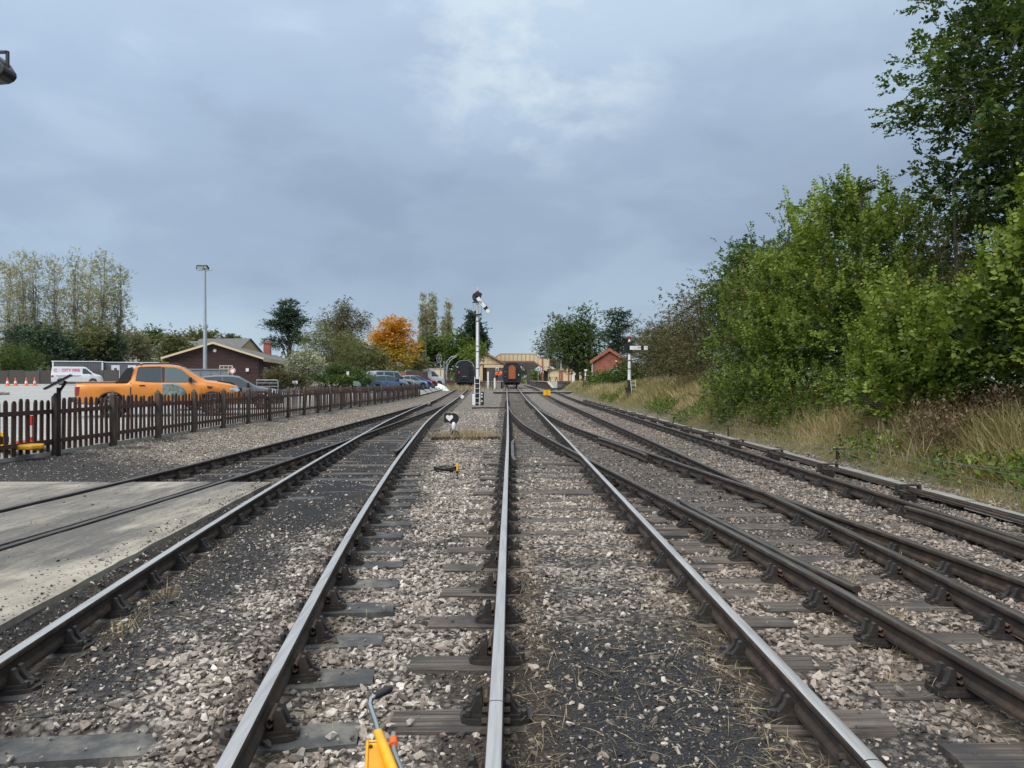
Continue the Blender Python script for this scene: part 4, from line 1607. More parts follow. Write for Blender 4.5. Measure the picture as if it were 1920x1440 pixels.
# ================================================================== signals and lineside equipment
plain('signal_white', (.72, .73, .73), .5, var=.06, scale=3, dirt=((.42, .40, .37), .5))
plain('finial_red', (.25, .022, .03), .45, var=.15, scale=5)
plain('signal_black', (.014, .014, .016), .45, var=.2, scale=6)
t = NT('green_glass'); t.set((.004, .05, .036), .1, 0, **{'Coat Weight': 1.0})
plain('cream_paint', (.60, .485, .30), .65, var=.07, scale=2, dirt=((.40, .32, .2), .25))
plain('batten_tan', (.30, .21, .12), .65, var=.1, scale=2)
plain('terracotta', (.30, .105, .062), .65, var=.15, scale=3)
plain('stone_light', (.40, .37, .32), .9, var=.15, scale=2, bump=.3)
plain('concrete', (.25, .245, .225), .9, var=.18, scale=2, bump=.3, dirt=((.12, .12, .11), .5))
plain('tarp', (.68, .69, .70), .6, var=.1, scale=3, bump=.4, bscale=6, dirt=((.45, .45, .43), .4))


def brick_mat(name, c1, c2, mortar, scale=1.0):
    t = NT(name)
    b = t.node('ShaderNodeTexBrick')
    tcn = t.node('ShaderNodeTexCoord')
    sx = t.node('ShaderNodeSeparateXYZ'); t.l.new(tcn.outputs['Object'], sx.inputs[0])
    cbn = t.node('ShaderNodeCombineXYZ')
    t.l.new(t.math('ADD', sx.outputs[0], sx.outputs[1]), cbn.inputs[0]); t.l.new(sx.outputs[2], cbn.inputs[1])
    t.l.new(cbn.outputs[0], b.inputs['Vector'])
    b.inputs['Color1'].default_value = (*c1, 1); b.inputs['Color2'].default_value = (*c2, 1); b.inputs['Mortar'].default_value = (*mortar, 1)
    b.inputs['Scale'].default_value = 1
    b.inputs['Brick Width'].default_value = .225 * scale; b.inputs['Row Height'].default_value = .075 * scale; b.inputs['Mortar Size'].default_value = .008 * scale
    n = t.noise(t.pos(), 1.2, 5, .65)
    c = t.mix(1.0, b.outputs['Color'], t.ramp(n, [(.3, .6), (.55, 1.0), (.75, 1.2)]), 'MULTIPLY')
    t.set(c, .9, 0)
    t.bump(b.outputs['Fac'], .3, .01)


brick_mat('red_brick', (.36, .095, .060), (.26, .068, .046), (.24, .17, .13))
brick_mat('dark_brick', (.055, .05, .05), (.085, .072, .068), (.05, .048, .045), 2)
plain('slate', (.115, .115, .11), .7, var=.25, scale=3, bump=.4, bscale=8, dirt=((.10, .11, .07), .5))
plain('pale_door', (.42, .47, .50), .6, var=.08)


def ladder(parent, p0, p1, w, n, r=.018, mat='signal_white'):
    p0, p1 = Vector(p0), Vector(p1)
    mb = MB()
    for s in (-1, 1):
        mb.tube([p0 + Vector((s * w / 2, 0, 0)), p1 + Vector((s * w / 2, 0, 0))], r, 6)
    ld = mb.build('ladder', mat, parent)
    for i in range(n):
        p = p0.lerp(p1, (i + .6) / n)
        mb = MB(); mb.tube([p - Vector((w / 2, 0, 0)), p + Vector((w / 2, 0, 0))], r * .85, 5); mb.build('rung', mat, ld)


def semaphore(label, loc, H, zblack, zpiv, ang, armL, armW, z_ring, lad, extra):
    o = thing('semaphore_signal', label, 'railway signal', loc)
    mb = MB(); mb.lathe([(.125, -.3), (.12, zblack)], n=12); mb.build('base_post', 'signal_black', o, 40)
    mb = MB(); mb.lathe([(.108, zblack), (.10, H * .62), (.092, H * .62), (.075, H)], n=12); mb.build('post', 'signal_white', o, 40)
    for z in z_ring:
        mb = MB(); mb.lathe([(.125, z - .02), (.125, z + .02)], n=12); mb.build('collar', 'signal_black', o)
    # finial
    mb = MB(); mb.lathe([(.085, H), (.085, H + .03), (.045, H + .06), (.04, H + .13)], n=12); mb.lathe([(.03, H + .34), (.006, H + .62)], n=8); f = mb.build('finial', 'signal_white', o, 40)
    mb = MB(); mb.lathe([(.03, H + .12), (.085, H + .16), (.11, H + .23), (.085, H + .30), (.03, H + .345)], n=14); mb.build('ball', 'finial_red', f, 50)
    # arm with stripe, seen from behind
    d = Vector((math.cos(ang), 0, math.sin(ang))); nn_ = Vector((-math.sin(ang), 0, math.cos(ang)))
    piv = Vector((0, -.16, zpiv))

    def quad(a, b, w0, w1, y0, y1):
        q = MB()
        pp = [piv + d * a - nn_ * w0 / 2, piv + d * b - nn_ * w1 / 2, piv + d * b + nn_ * w1 / 2, piv + d * a + nn_ * w0 / 2]
        q.prism([(p.x, p.z) for p in pp], 'xz', piv.y + y0, piv.y + y1)
        return q
    arm = quad(.0, armL, armW * .92, armW, -.008, .008).build('arm', 'signal_white', o)
    quad(armL * .62, armL * .78, armW * 1.0, armW * 1.005, -.0105, .0105).build('stripe', 'signal_black', arm)
    for sgn in (-1, 1):
        q = MB(); a0 = piv + d * .1 + nn_ * sgn * (armW / 2 + .006); a1 = piv + d * armL + nn_ * sgn * (armW / 2 + .006)
        q.bar(a0, a1, .03, .015); q.build('arm_edging', 'signal_black', arm)
    q = MB(); a0 = piv + d * armL - nn_ * armW / 2; a1 = piv + d * armL + nn_ * armW / 2; q.bar(a0, a1, .03, .015); q.build('arm_edging', 'signal_black', arm)
    # spectacle casting on the left of the post
    pts_ = []
    for k in range(11):
        a = math.pi * .42 + 1.18 * math.pi * k / 10
        pts_.append((.05 + .44 * math.cos(a) * 1.0, .02 + .38 * math.sin(a)))
    pts_ += [(.16, -.16), (.26, -.02), (.20, .14)]
    m_ = Matrix.Rotation(ang * .55, 2)
    pr_ = [(p := (m_ @ Vector(q2)), (piv.x + p.x, piv.z + p.y))[1] for q2 in pts_]
    mb = MB(); mb.prism(pr_, 'xz', piv.y + .02, piv.y + .05); sp_ = mb.build('spectacle', 'signal_black', o)
    for q2, mt in (((-.20, -.16), 'green_glass'),):
        p = m_ @ Vector(q2)
        mb = MB(); mb.lathe([(.10, -.035), (.10, .0)], (piv.x + p.x, piv.y + .02, piv.z + p.y), 14, 'Y'); mb.build('lens', mt, sp_)
    mb = MB(); mb.cbox((-.02, -.02, zpiv - .02), (.16, .24, .3)); mb.build('lamp_case', 'signal_black', o, bevel=.02)
    ladder(o, *lad)
    mb = MB(); mb.tube([(-.10, .05, .2), (-.10, .05, zpiv - .2)], .012, 5); mb.build('down_rod', 'signal_black', o)
    mb = MB(); mb.cbox((-.14, -.05, .62), (.3, .12, .12)); mb.cbox((-.2, -.05, .5), (.06, .1, .35)); mb.build('counterweight', 'signal_black', o)
    extra(o)
    return o


def sig1(o):
    # maintenance platform and hoop
    for z, r in ((6.27, .26), (7.12, .33)):
        mb = MB(); mb.tube([(r * math.cos(a), r * math.sin(a), z) for a in np.linspace(0, 2 * math.pi, 21)], .03, 6, False); mb.build('hoop', 'signal_black', o)
    mb = MB(); mb.lathe([(.24, 6.24), (.24, 6.27)], n=16); mb.build('platform', 'signal_black', o)
    for a in (0, 1.57, 3.14, 4.71):
        mb = MB(); mb.tube([(.24 * math.cos(a), .24 * math.sin(a), 6.27), (.27 * math.cos(a), .27 * math.sin(a), 6.7), (.33 * math.cos(a), .33 * math.sin(a), 7.12)], .018, 5); mb.build('stanchion', 'galv', o)
    ladder(o, (.0, .17, 1.9), (.0, .15, 6.25), .26, 16, .012, 'galv')
    mb = MB(); mb.cbox((-.25, -.25, .42), (.2, .2, .75)); mb.build('white_case', 'signal_white', o, bevel=.02)
    mb = MB(); mb.cbox((.34, -.2, .5), (.2, .12, .9)); pc = mb.build('indicator_plate', 'signal_black', o)
    for z in (.32, .62, .82):
        mb = MB(); mb.lathe([(.06, -.07), (.06, -.055)], (.30, -.2, z), 10, 'Y'); mb.build('lamp', 'signal_white', pc)


s1 = flat(895.5, 760, -.03)
semaphore('tall white semaphore signal with its arm lowered between the tracks', (s1.x, s1.y, -.05), 7.6, 1.85, 7.42, R(-52), 1.32, .27, (5.82, 4.1, 3.72, 2.55), ((-.03, -.62, 0.0), (-.02, -.16, 1.98), .34, 6), sig1)
s2z = float(gh(7.73, 50))
semaphore('short white semaphore signal with level arm on the grass bank', (7.73, 50, s2z - .03), 3.72, 1.18, 3.26, R(0), 1.17, .27, (2.45, 1.9), ((.26, -.45, -.1), (.2, -.15, 1.2), .30, 5, .014), lambda o: None)

# disc ground signal
g = flat(850, 823, -.03)
gs = thing('ground_signal', 'small black disc ground signal with white symbol beside its wheel', 'railway signal', (g.x, g.y, float(gh(g.x, g.y))))
mb = MB(); mb.cbox((.0, 0, .05), (.42, .3, .1)); mb.build('foot', 'signal_black', gs, bevel=.01)
mb = MB(); mb.lathe([(.05, .08), (.045, .42)], (.0, .02, 0), 10); mb.build('stem', 'signal_black', gs, 40)
mb = MB(); mb.lathe([(.04, .26), (.055, .28), (.055, .46), (.03, .5)], (.015, -.06, 0), 12); mb.build('lamp_case', 'signal_white', gs, 40)
mb = MB(); mb.box(-.27, .02, -.04, -.02, .48, .76); mb.lathe([(.165, -.038), (.165, -.018)], (.0, 0, .60), 22, 'Y'); ds = mb.build('disc', 'signal_black', gs)
hp = []
for k in range(24):
    a = 2 * math.pi * k / 24
    hx = 16 * math.sin(a) ** 3; hy = 13 * math.cos(a) - 5 * math.cos(2 * a) - 2 * math.cos(3 * a) - math.cos(4 * a)
    hp.append((-.11 + hx * .0068, .625 + hy * .0068))
mb = MB(); mb.prism(hp, 'xz', -.048, -.041); mb.build('symbol', 'signal_white', ds)
mb = MB(); mb.tube([(.05 + .12 * math.cos(a), -.1, .12 + .12 * math.sin(a)) for a in np.linspace(0, 2 * math.pi, 19)], .016, 6, False)
for k in range(5):
    a = k * 1.2566
    mb.bar((.05, -.1, .12), (.05 + .12 * math.cos(a), -.1, .12 + .12 * math.sin(a)), .014)
mb.build('wheel', 'signal_black', gs)
mb = MB(); mb.tube([(-.16, 0, .0), (-.06, 0, .32)], .012, 5); mb.build('stay', 'signal_black', gs)


def beam(label, a, b, w=.14, h=.12, mat='dark_timber', cat='timber', name='lineside_timber'):
    o = thing(name, label, cat, ((a[0] + b[0]) / 2, (a[1] + b[1]) / 2, 0))
    mb = MB()
    c_ = Vector(o.location)
    mb.bar(Vector(a) - c_, Vector(b) - c_, w, h)
    mb.build('beam', mat, o, bevel=.008)
    return o


beam('black timber beam laid across ballast in front of disc ground signal', (-2.28, 22.2, .0), (-.3, 22.35, .0))
beam('black channel across ballast from tall semaphore to the straight track', (-2.35, 47.0, .0), (-.2, 47.2, .0), .1, .1)
beam('dark rod cover crossing under rails of curving track', (-6.1, 34.4, .02), (-4.1, 34.6, .02), .12, .08)
o = beam('dark point-motor box between rails of the merged left track', (-5.75, 49.0, .08), (-5.05, 49.2, .08), .4, .14, 'dark_timber', 'point machine', 'point_machine')
mb = MB(); mb.tube([(.1, 0, .1), (.3, -.1, .28)], .02, 6); mb.build('lever', 'signal_white', o)

# signal rodding and troughing along the right cess
rod = thing('signal_rodding', 'run of point rodding on iron stools along the right cess', 'rodding')
for j, (dx, z) in enumerate(((5.74, .10), (5.84, .105), (5.94, .10))):
    mb = MB()
    pp = [(dx + .02 * math.sin(y * .7 + j), y, z + float(rise(y))) for y in np.arange(5.2, 62, 1.4)]
    mb.tube(pp, .017, 6); mb.build('rod', 'rail_rust', rod, 60)
for y in np.arange(5.6, 60, 2.85):
    mb = MB(); mb.cbox((5.84, y, .03 + float(rise(y))), (.40, .10, .05)); mb.cbox((5.68, y, .09 + float(rise(y))), (.03, .10, .16)); mb.cbox((6.0, y, .09 + float(rise(y))), (.03, .10, .16)); mb.cbox((5.84, y, .155 + float(rise(y))), (.36, .07, .025))
    mb.cbox((5.84, y, -.08 + float(rise(y))), (.18, .16, .2))
    mb.build('stool', 'chair_iron', rod, bevel=.006)
tro = thing('cable_trough', 'pale concrete cable trough with lids beside the grass bank', 'cable trough')
for y in np.arange(5.4, 44, 1.0):
    mb = MB(); x = 6.22 + .025 * math.sin(y * .4)
    mb.cbox((x, y + .5, .02 + random.uniform(-.012, .012)), (.17, .985, .10), random.uniform(-.012, .012)); mb.build('lid', 'concrete', tro, bevel=.006)
wr = thing('signal_wires', 'thin pale signal wires strung through grass beside cable trough', 'wires')
for j in range(4):
    x0 = 6.5 + .09 * j
    mb = MB(); pp = [(x0 + .05 * math.sin(y * .5 + j), y, .24 + .05 * j + .05 * math.sin(y * .9 + j * 2) + max(0, (x0 - 6.5) * .3)) for y in np.arange(6.5, 44, 1.3)]
    mb.tube(pp, .003, 4); mb.build('wire', 'galv', wr)
for y in (7.8, 15.6, 23.4, 31.2):
    mb = MB(); mb.cbox((6.62, y, .1), (.04, .04, .45)); mb.cbox((6.62, y, .30), (.3, .03, .03)); mb.build('pulley_stake', 'chair_iron', wr)

# barrow crossing of planks
bc = thing('barrow_crossing', 'timber plank foot crossing over tracks in front of carriages', 'foot crossing', (0, 86, 0))
for i in range(9):
    yb = -1.25 + i * .29
    for xa, xb in ((-1.9, float(cC(86)) - G2 - .05), (float(cC(86)) - G2 + .08, float(cC(86)) + G2 - .08), (float(cC(86)) + G2 + .05, float(cE(86)) - G2 - .05), (float(cE(86)) - G2 + .08, float(cE(86)) + G2 - .08), (float(cE(86)) + G2 + .05, 8.0)):
        mb = MB(); z = float(rise(86 + yb)) + .185 - .02 + random.uniform(-.006, .006); mb.box(xa, xb, yb, yb + .27, z - .12, z); mb.build('plank', 'dark_timber' if i == 0 else 'concrete', bc)

# small things on the ballast
p = flat(1025.5, 749, .12)
ys_ = thing('yellow_board', 'square yellow warning board on thin post between the tracks', 'sign', (p.x, p.y, float(gh(p.x, p.y))))
mb = MB(); mb.tube([(0, 0, -.1), (0, 0, .95)], .022, 6); mb.build('post', 'terracotta', ys_)
mb = MB(); mb.cbox((0, .03, .68), (.58, .02, .44)); mb.build('board', 'yellow_paint', ys_)
p = flat(778, 741, .2)
mp_ = thing('marker_post', 'small white round-topped marker post in front of picket fence', 'marker post', (p.x + .1, p.y, float(gh(p.x, p.y))))
mb = MB(); mb.prism([(-.14, -.1), (.14, -.1), (.14, .55), (.11, .64), (.05, .69), (-.05, .69), (-.11, .64), (-.14, .55)], 'xz', -.05, .05); mb.build('post', 'signal_white', mp_, bevel=.01)
mb = MB(); mb.lathe([(.06, -.065), (.06, -.05)], (0, 0, .56), 10, 'Y'); mb.build('plate', 'signal_black', mp_)
p = flat(869, 768, -.03)
md_ = thing('disc_marker', 'thin stake with small white disc beside the curving rail', 'marker', (p.x, p.y, float(gh(p.x, p.y))))
mb = MB(); mb.tube([(0, 0, -.05), (-.07, 0, .72)], .012, 5); mb.build('stake', 'galv', md_)
mb = MB(); mb.lathe([(.105, -.01), (.105, .01)], (-.07, -.02, .76), 16, 'Y'); mb.build('disc', 'signal_white', md_)
p = flat(835, 884, .0)
ck = thing('cable_coil', 'coil of black cable lying on pale ballast', 'cable', (p.x, p.y, float(gh(p.x, p.y)) + .03))
for j in range(4):
    mb = MB(); rr_ = .15 + .012 * j
    mb.tube([(rr_ * math.cos(a) * 1.15 + random.uniform(-.01, .01), rr_ * .75 * math.sin(a), .012 + .02 * j + .015 * math.sin(3 * a + j)) for a in np.linspace(0, 2 * math.pi, 22)], .013, 6, False)
    mb.build('loop', 'black_plastic', ck, 60)
mb = MB(); mb.tube([(.15, -.02, .03), (.22, -.06, .02), (.27, -.03, .03)], .013, 6); mb.tube([(-.17, 0, .03), (-.26, -.06, .02)], .012, 6); mb.build('loose_end', 'black_plastic', ck, 60)
p = flat(857, 897, .0)
yt = thing('yellow_handled_stake', 'thin stake with yellow grip stuck in ballast beside black cable coil', 'tool', (p.x, p.y + .1, float(gh(p.x, p.y))))
mb = MB(); mb.tube([(0, 0, -.05), (0, 0, .22)], .006, 5); mb.tube([(.0, 0, .30), (.1, 0, .32)], .006, 5); mb.build('rod', 'black_metal', yt)
mb = MB(); mb.lathe([(.02, .16), (.022, .17), (.02, .29), (.016, .30)], n=10); mb.build('grip', 'yellow_paint', yt, 40)
mb = MB(); mb.lathe([(.018, .12), (.02, .16)], n=10); mb.build('collar', 'black_metal', yt)

# yellow lock / jack lying in the foreground
jk = thing('yellow_track_jack', 'yellow steel jack with bent chrome handle lying on foreground ballast', 'tool', (flat(705, 1420, .0).x, flat(705, 1420, .0).y, 0))
J0 = Vector(jk.location)


def fl(px, py, z):
    return flat(px, py, z) - J0


mb = MB()
topc = [fl(689, 1392, .165), fl(719, 1391, .165), fl(737, 1424, .165), fl(731, 1448, .165), fl(722, 1500, .165), fl(684, 1500, .165)]
n = len(topc)
mb.add([p for p in topc] + [Vector((p.x, p.y, .06)) for p in topc], [tuple(range(n)), tuple(range(2 * n - 1, n - 1, -1))] + [(i, (i + 1) % n, n + (i + 1) % n, n + i) for i in range(n)])
bd_ = mb.build('body', 'yellow_paint', jk, bevel=.008)
plain('amber_paint', (.72, .30, .008), .45, var=.12, scale=9, dirt=((.25, .13, .02), .4))
cen_ = sum(topc, Vector()) / len(topc)
mb = MB(); rc = [cen_.lerp(p, .86) + Vector((0, 0, .003)) for p in topc]
mb.add(rc + [p + Vector((0, 0, -.01)) for p in rc], [tuple(range(n)), tuple(range(2 * n - 1, n - 1, -1))] + [(i, (i + 1) % n, n + (i + 1) % n, n + i) for i in range(n)])
mb.build('face_plate', 'amber_paint', bd_)
for q_ in (rc[0], rc[1], rc[2]):
    mb = MB(); mb.lathe([(.008, 0), (.008, .008), (.004, .011)], cen_.lerp(q_, .86) + Vector((0, 0, .003)), 6); mb.build('bolt', 'chair_iron', bd_)
mb = MB()
rim_ = [p + Vector((0, 0, .004)) for p in (topc[5], topc[0], topc[1], topc[2], topc[3])]
mb.tube(rim_, .007, 6); mb.build('rim', 'yellow_paint', bd_, 60)
mb = MB(); mb.tube([fl(709, 1374, .16), fl(720, 1400, .18), fl(738, 1448, .20), fl(748, 1490, .2)], .021, 12); mb.build('socket_tube', 'yellow_paint', jk, 50)
t = NT('chrome'); t.set((.55, .55, .54), .22, 1.0)
hpts = [fl(714, 1390, .165), fl(705, 1356, .175), fl(697, 1332, .185), fl(693.5, 1322, .19), fl(694.5, 1313, .195), fl(700, 1307, .20), fl(708, 1303, .20)]
mb = MB(); mb.tube(hpts, .0125, 10); mb.build('handle_bar', 'chrome', jk, 60)
mb = MB(); mb.tube([fl(703, 1305.5, .20), fl(716, 1299, .205), fl(729, 1293, .21), fl(733, 1291, .21)], [.017, .019, .019, .013], 10); mb.build('grip', 'black_plastic', jk, 60)
mb = MB(); mb.tube([fl(738, 1376, .17), fl(738, 1408, .16), fl(744, 1425, .15), fl(755, 1450, .12)], .013, 8); mb.build('lever', 'grey_metal', jk, 60)
mb = MB(); mb.tube([fl(737.5, 1386, .17), fl(738, 1398, .168)], .018, 10); mb.build('lever_band', 'orange_plastic', jk, 60)

# tarpaulin-covered heap
tp = park(815, 96)
tz = float(gh(-8.6, 96))
tarp = thing('tarpaulin_heap', 'white tarpaulin sheet draped over heap beyond the end of fence', 'tarpaulin', ((815 - CX) * 96 / F, 96, tz))
n1, n2 = 22, 12
vs = []
for i in range(n1):
    for j in range(n2):
        u, w = i / (n1 - 1) * 2 - 1, j / (n2 - 1) * 2 - 1
        h = max(0, (1 - abs(u) ** 3.5)) * max(0, 1 - abs(w) ** 3) * (1.15 - .35 * u) + .09 * mnoise.noise(Vector((u * 3, w * 3, 1)))
        vs.append((u * 1.85, w * 1.2, max(-.02, h * .9)))
mb = MB(); mb.add(vs, [(i * n2 + j, i * n2 + j + 1, (i + 1) * n2 + j + 1, (i + 1) * n2 + j) for i in range(n1 - 1) for j in range(n2 - 1)])
mb.build('sheet', 'tarp', tarp, 50)

# ================================================================== carriages
plain('coach_black', (.016, .017, .022), .38, var=.25, scale=2, dirt=((.05, .045, .045), .5))
plain('coach_under', (.010, .010, .011), .7, var=.3, scale=3)
plain('coach_door', (.33, .085, .030), .5, var=.12, scale=3)
plain('coach_roof', (.36, .37, .37), .6, var=.15, scale=1)


def coach(label, x, y, z, rz, door, roofm, Ln, extra=None, H=3.70):
    o = thing('railway_carriage', label, 'railway carriage', (x, y, z), rz, 'carriages standing at the station')
    w = 1.40
    prof = [(-w + .06, 1.02), (-w, 1.5), (-w, 2.55), (-w + .10, 3.0), (-w + .32, H - .38), (-w + .62, H - .16), (-.45, H - .03), (0, H), (.45, H - .03), (w - .62, H - .16), (w - .32, H - .38), (w - .10, 3.0), (w, 2.55), (w, 1.5), (w - .06, 1.02)]
    mb = MB(); mb.prism(prof, 'xz', 0, Ln); mb.build('body', 'coach_black', o, 25)
    rp = prof[3:12]
    mb = MB(); mb.prism([(a * 1.012, b + .02) for a, b in rp] + [(a * .985, b - .03) for a, b in rp[::-1]], 'xz', -.06, Ln + .02); mb.build('roof_rim', roofm, o, 25)
    # gangway: frame and rounded door
    def dpoly(hw, z0, z1):
        return [(-hw, z0), (hw, z0)] + [(hw * math.cos(a), z1 - hw * .75 + hw * .75 * math.sin(a)) for a in np.linspace(0, math.pi, 11)]
    mb = MB(); mb.prism(dpoly(.68, 1.18, 3.42), 'xz', -.14, .0); gw = mb.build('gangway_frame', 'coach_black', o, 25)
    mb = MB(); mb.prism(dpoly(.50, 1.28, 3.26), 'xz', -.165, -.145); mb.build('gangway_door', door, gw, 25)
    mb = MB(); mb.box(-1.3, 1.3, -.04, .3, .78, 1.02); mb.build('headstock', 'coach_under', o)
    for s in (-1, 1):
        mb = MB(); mb.lathe([(.09, -.36), (.09, .0)], (s * .87, -.02, .93), 12, 'Y'); b_ = mb.build('buffer', 'coach_under', o, 40)
        mb = MB(); mb.lathe([(.24, -.40), (.25, -.36)], (s * .87, -.02, .93), 16, 'Y'); mb.build('buffer_head', 'coach_under', b_, 40)
        for zz_ in (1.45, 1.85, 2.25):
            mb = MB(); mb.box(s * 1.05 - .16, s * 1.05 + .16, -.10, .0, zz_, zz_ + .03); mb.build('step', 'coach_under', o)
        mb = MB(); mb.tube([(s * .35, -.05, .85), (s * .4, -.2, .6), (s * .3, -.22, .35)], .03, 6); mb.build('hose', 'coach_under', o)
        mb = MB(); mb.tube([(s * .8, -.04, 1.3), (s * .8, -.08, 1.4), (s * .8, -.08, 2.9), (s * .8, -.04, 3.0)], .015, 5); mb.build('handrail', 'coach_under', o)
    mb = MB(); mb.box(-1.15, 1.15, .4, Ln - .4, .42, 1.02); mb.build('underframe', 'coach_under', o)
    for yb in (1.4, 4.0, Ln - 4, Ln - 1.4):
        for s in (-1, 1):
            mb = MB(); mb.lathe([(.46, -.07), (.46, .06), (.49, .065), (.49, .075)] if s > 0 else [(.49, -.075), (.49, -.065), (.46, -.06), (.46, .07)], (s * -.75, yb, .46), 18, 'X'); mb.build('wheel', 'coach_under', o, 40)
    for yb in (2.7, Ln - 2.7):
        mb = MB(); mb.box(-1.0, 1.0, yb - 1.7, yb + 1.7, .35, .72); mb.build('bogie', 'coach_under', o)
    if extra: extra(o)
    return o


def ex1(o):
    mb = MB(); mb.cbox((.98, -.06, 1.86), (.10, .08, .24)); mb.build('white_plate', 'signal_white', o)
    mb = MB(); mb.cbox((-1.0, -.02, 2.3), (.34, .02, .10)); mb.cbox((-1.0, -.02, 1.6), (.24, .02, .05)); mb.build('stencil', 'grey_metal', o)


def ex2(o):
    mb = MB(); mb.lathe([(.07, 1.95), (.10, 2.02), (.10, 2.22), (.05, 2.3)], (-.78, -.14, 0), 12); mb.build('tail_lamp', 'red_paint', o, 40)
    mb = MB(); mb.cbox((-1.02, -.02, 2.95), (.26, .02, .10)); mb.build('white_plate', 'signal_white', o)
    mb = MB(); mb.cbox((.0, -.18, 1.62), (.6, .02, .08)); mb.build('stencil', 'grey_metal', o)
    for s in (-.35, .35):
        mb = MB(); mb.lathe([(.10, 3.68), (.07, 3.82)], (s, .6, 0), 8); mb.build('roof_vent', 'coach_roof', o)


yc = 114
coach('dark carriage with an orange-brown gangway door at platform', float(cC(yc)), yc, RAILZ + float(rise(yc)), .0015, 'coach_door', 'coach_black', 20, ex1)
yb = 109
coach('dark carriage with black gangway and pale roof rim beside ironwork post', float(cB(yb)), yb, RAILZ + float(rise(yb)), .033, 'coach_under', 'coach_roof', 19, ex2, 3.9)

# ================================================================== station
def gable_house(name, label, cat, loc, rz, w, L, eave, ridge, wall, roof, trim=None, over=.35, group=None, trim_h=.28):
    """gable faces local -Y; ridge along +Y"""
    o = thing(name, label, cat, loc, rz, group)
    mb = MB(); mb.prism([(-w / 2, -.4), (w / 2, -.4), (w / 2, eave), (0, ridge), (-w / 2, eave)], 'xz', 0, L); mb.build('wall', wall, o)
    sl = (ridge - eave) / (w / 2)
    for s in (-1, 1):
        mb = MB()
        a, b = (0, ridge + .03), (s * (w / 2 + over), eave - over * sl + .03)
        mb.prism([a, b, (b[0], b[1] + .14), (0, ridge + .19)], 'xz', -over, L + over)
        mb.build('roof', roof, o)
        if trim:
            mb = MB()
            mb.prism([(0, ridge + .20), (s * (w / 2 + over), b[1] + .17), (s * (w / 2 + over), b[1] + .17 - trim_h), (0, ridge + .20 - trim_h)], 'xz', -over - .05, -over - .005)
            mb.build('bargeboard', trim, o)
    return o


def window(parent, x, z, w, h, face, frame='cream_paint', nx=2, nz=2, pane='car_glass', t_=.06, y=0.0):
    """window on a wall; face 'y-' at y or 'x+' at x=y"""
    def pt(u, v_, dep):
        return (u, y - dep, v_) if face == 'y-' else (y + dep, u, v_)
    def bx(mb, u0, u1, v0, v1, d0, d1):
        a, b = pt(u0, v0, d0), pt(u1, v1, d1)
        mb.box(min(a[0], b[0]), max(a[0], b[0]), min(a[1], b[1]), max(a[1], b[1]), v0, v1)
    mb = MB()
    bx(mb, x - w / 2, x + w / 2, z, z + t_, .003, .06); bx(mb, x - w / 2, x + w / 2, z + h - t_, z + h, .003, .06)
    bx(mb, x - w / 2, x - w / 2 + t_, z + t_, z + h - t_, .003, .06); bx(mb, x + w / 2 - t_, x + w / 2, z + t_, z + h - t_, .003, .06)
    for i in range(1, nx):
        u = x - w / 2 + w * i / nx; bx(mb, u - t_ * .35, u + t_ * .35, z + t_, z + h - t_, .003, .05)
    for j in range(1, nz):
        q = z + h * j / nz; bx(mb, x - w / 2 + t_, x + w / 2 - t_, q - t_ * .35, q + t_ * .35, .003, .045)
    wd = mb.build('window', frame, parent)
    for i in range(nx):
        for j in range(nz):
            mb = MB()
            bx(mb, x - w / 2 + w * i / nx + .004, x - w / 2 + w * (i + 1) / nx - .004, z + h * j / nz + .004, z + h * (j + 1) / nz - .004, .006, .018)
            mb.build('pane', pane, wd)
    return wd


# platforms
PZ = .45 + .19 + .86
pf = tag(bpy.data.objects.new('platform_left', None), kind='structure'); COL.objects.link(pf)
mb = MB(); mb.box(-4.75, -1.45, 118, 230, .2, PZ - .06); mb.build('wall', 'concrete', pf)
mb = MB(); mb.box(-4.8, -1.38, 117.95, 230, PZ - .06, PZ); mb.build('coping', 'stone_light', pf)
pf2 = tag(bpy.data.objects.new('platform_right', None), kind='structure'); COL.objects.link(pf2)
ex = 5.72
mb = MB(); mb.prism([(106.5, .1), (232, .1), (232, PZ - .08), (121, PZ - .08), (106.5, .62)], 'yz', ex + .1, 24); mb.build('wall', 'dark_brick', pf2)
mb = MB(); mb.prism([(106.5, .62), (121, PZ - .08), (232, PZ - .08), (232, PZ), (121, PZ), (106.5, .70)], 'yz', ex, ex + .4); mb.build('coping', 'stone_light', pf2)
mb = MB(); mb.prism([(106.5, .62), (121, PZ - .08), (232, PZ - .08), (232, PZ - .01), (121, PZ - .01), (106.5, .69)], 'yz', ex + .4, 24); mb.build('surface', 'concrete', pf2)

# main building on the left platform: cream boarded gable, brick below, canopy valance
sx = (907 - CX) * 140 / F
st = thing('station_building', 'station building with cream boarded gable and brick chimney by footbridge', 'building', (sx, 138, PZ))
mb = MB(); mb.prism([(-3.5, 3.1), (3.8, 3.1), (0, 5.15)], 'xz', -.1, 24); mb.build('gable', 'cream_paint', st)
for s in (-1, 1):
    mb = MB(); mb.prism([(0, 5.20), (s * 3.95, 3.05), (s * 3.95, 3.2), (0, 5.36)], 'xz', -.6, 24.4); mb.build('roof', 'slate', st)
    mb = MB(); mb.prism([(0, 5.38), (s * 3.98, 3.22), (s * 3.98, 2.98), (0, 5.12)], 'xz', -.72, -.62); mb.build('bargeboard', 'terracotta', st)
for k in range(9):
    x = -3.2 + k * .8
    h = 3.15 + (1 - abs(x) / 3.9) * 1.95
    mb = MB(); mb.box(x - .02, x + .02, -.125, -.102, 3.12, h); mb.build('batten', 'batten_tan', st)
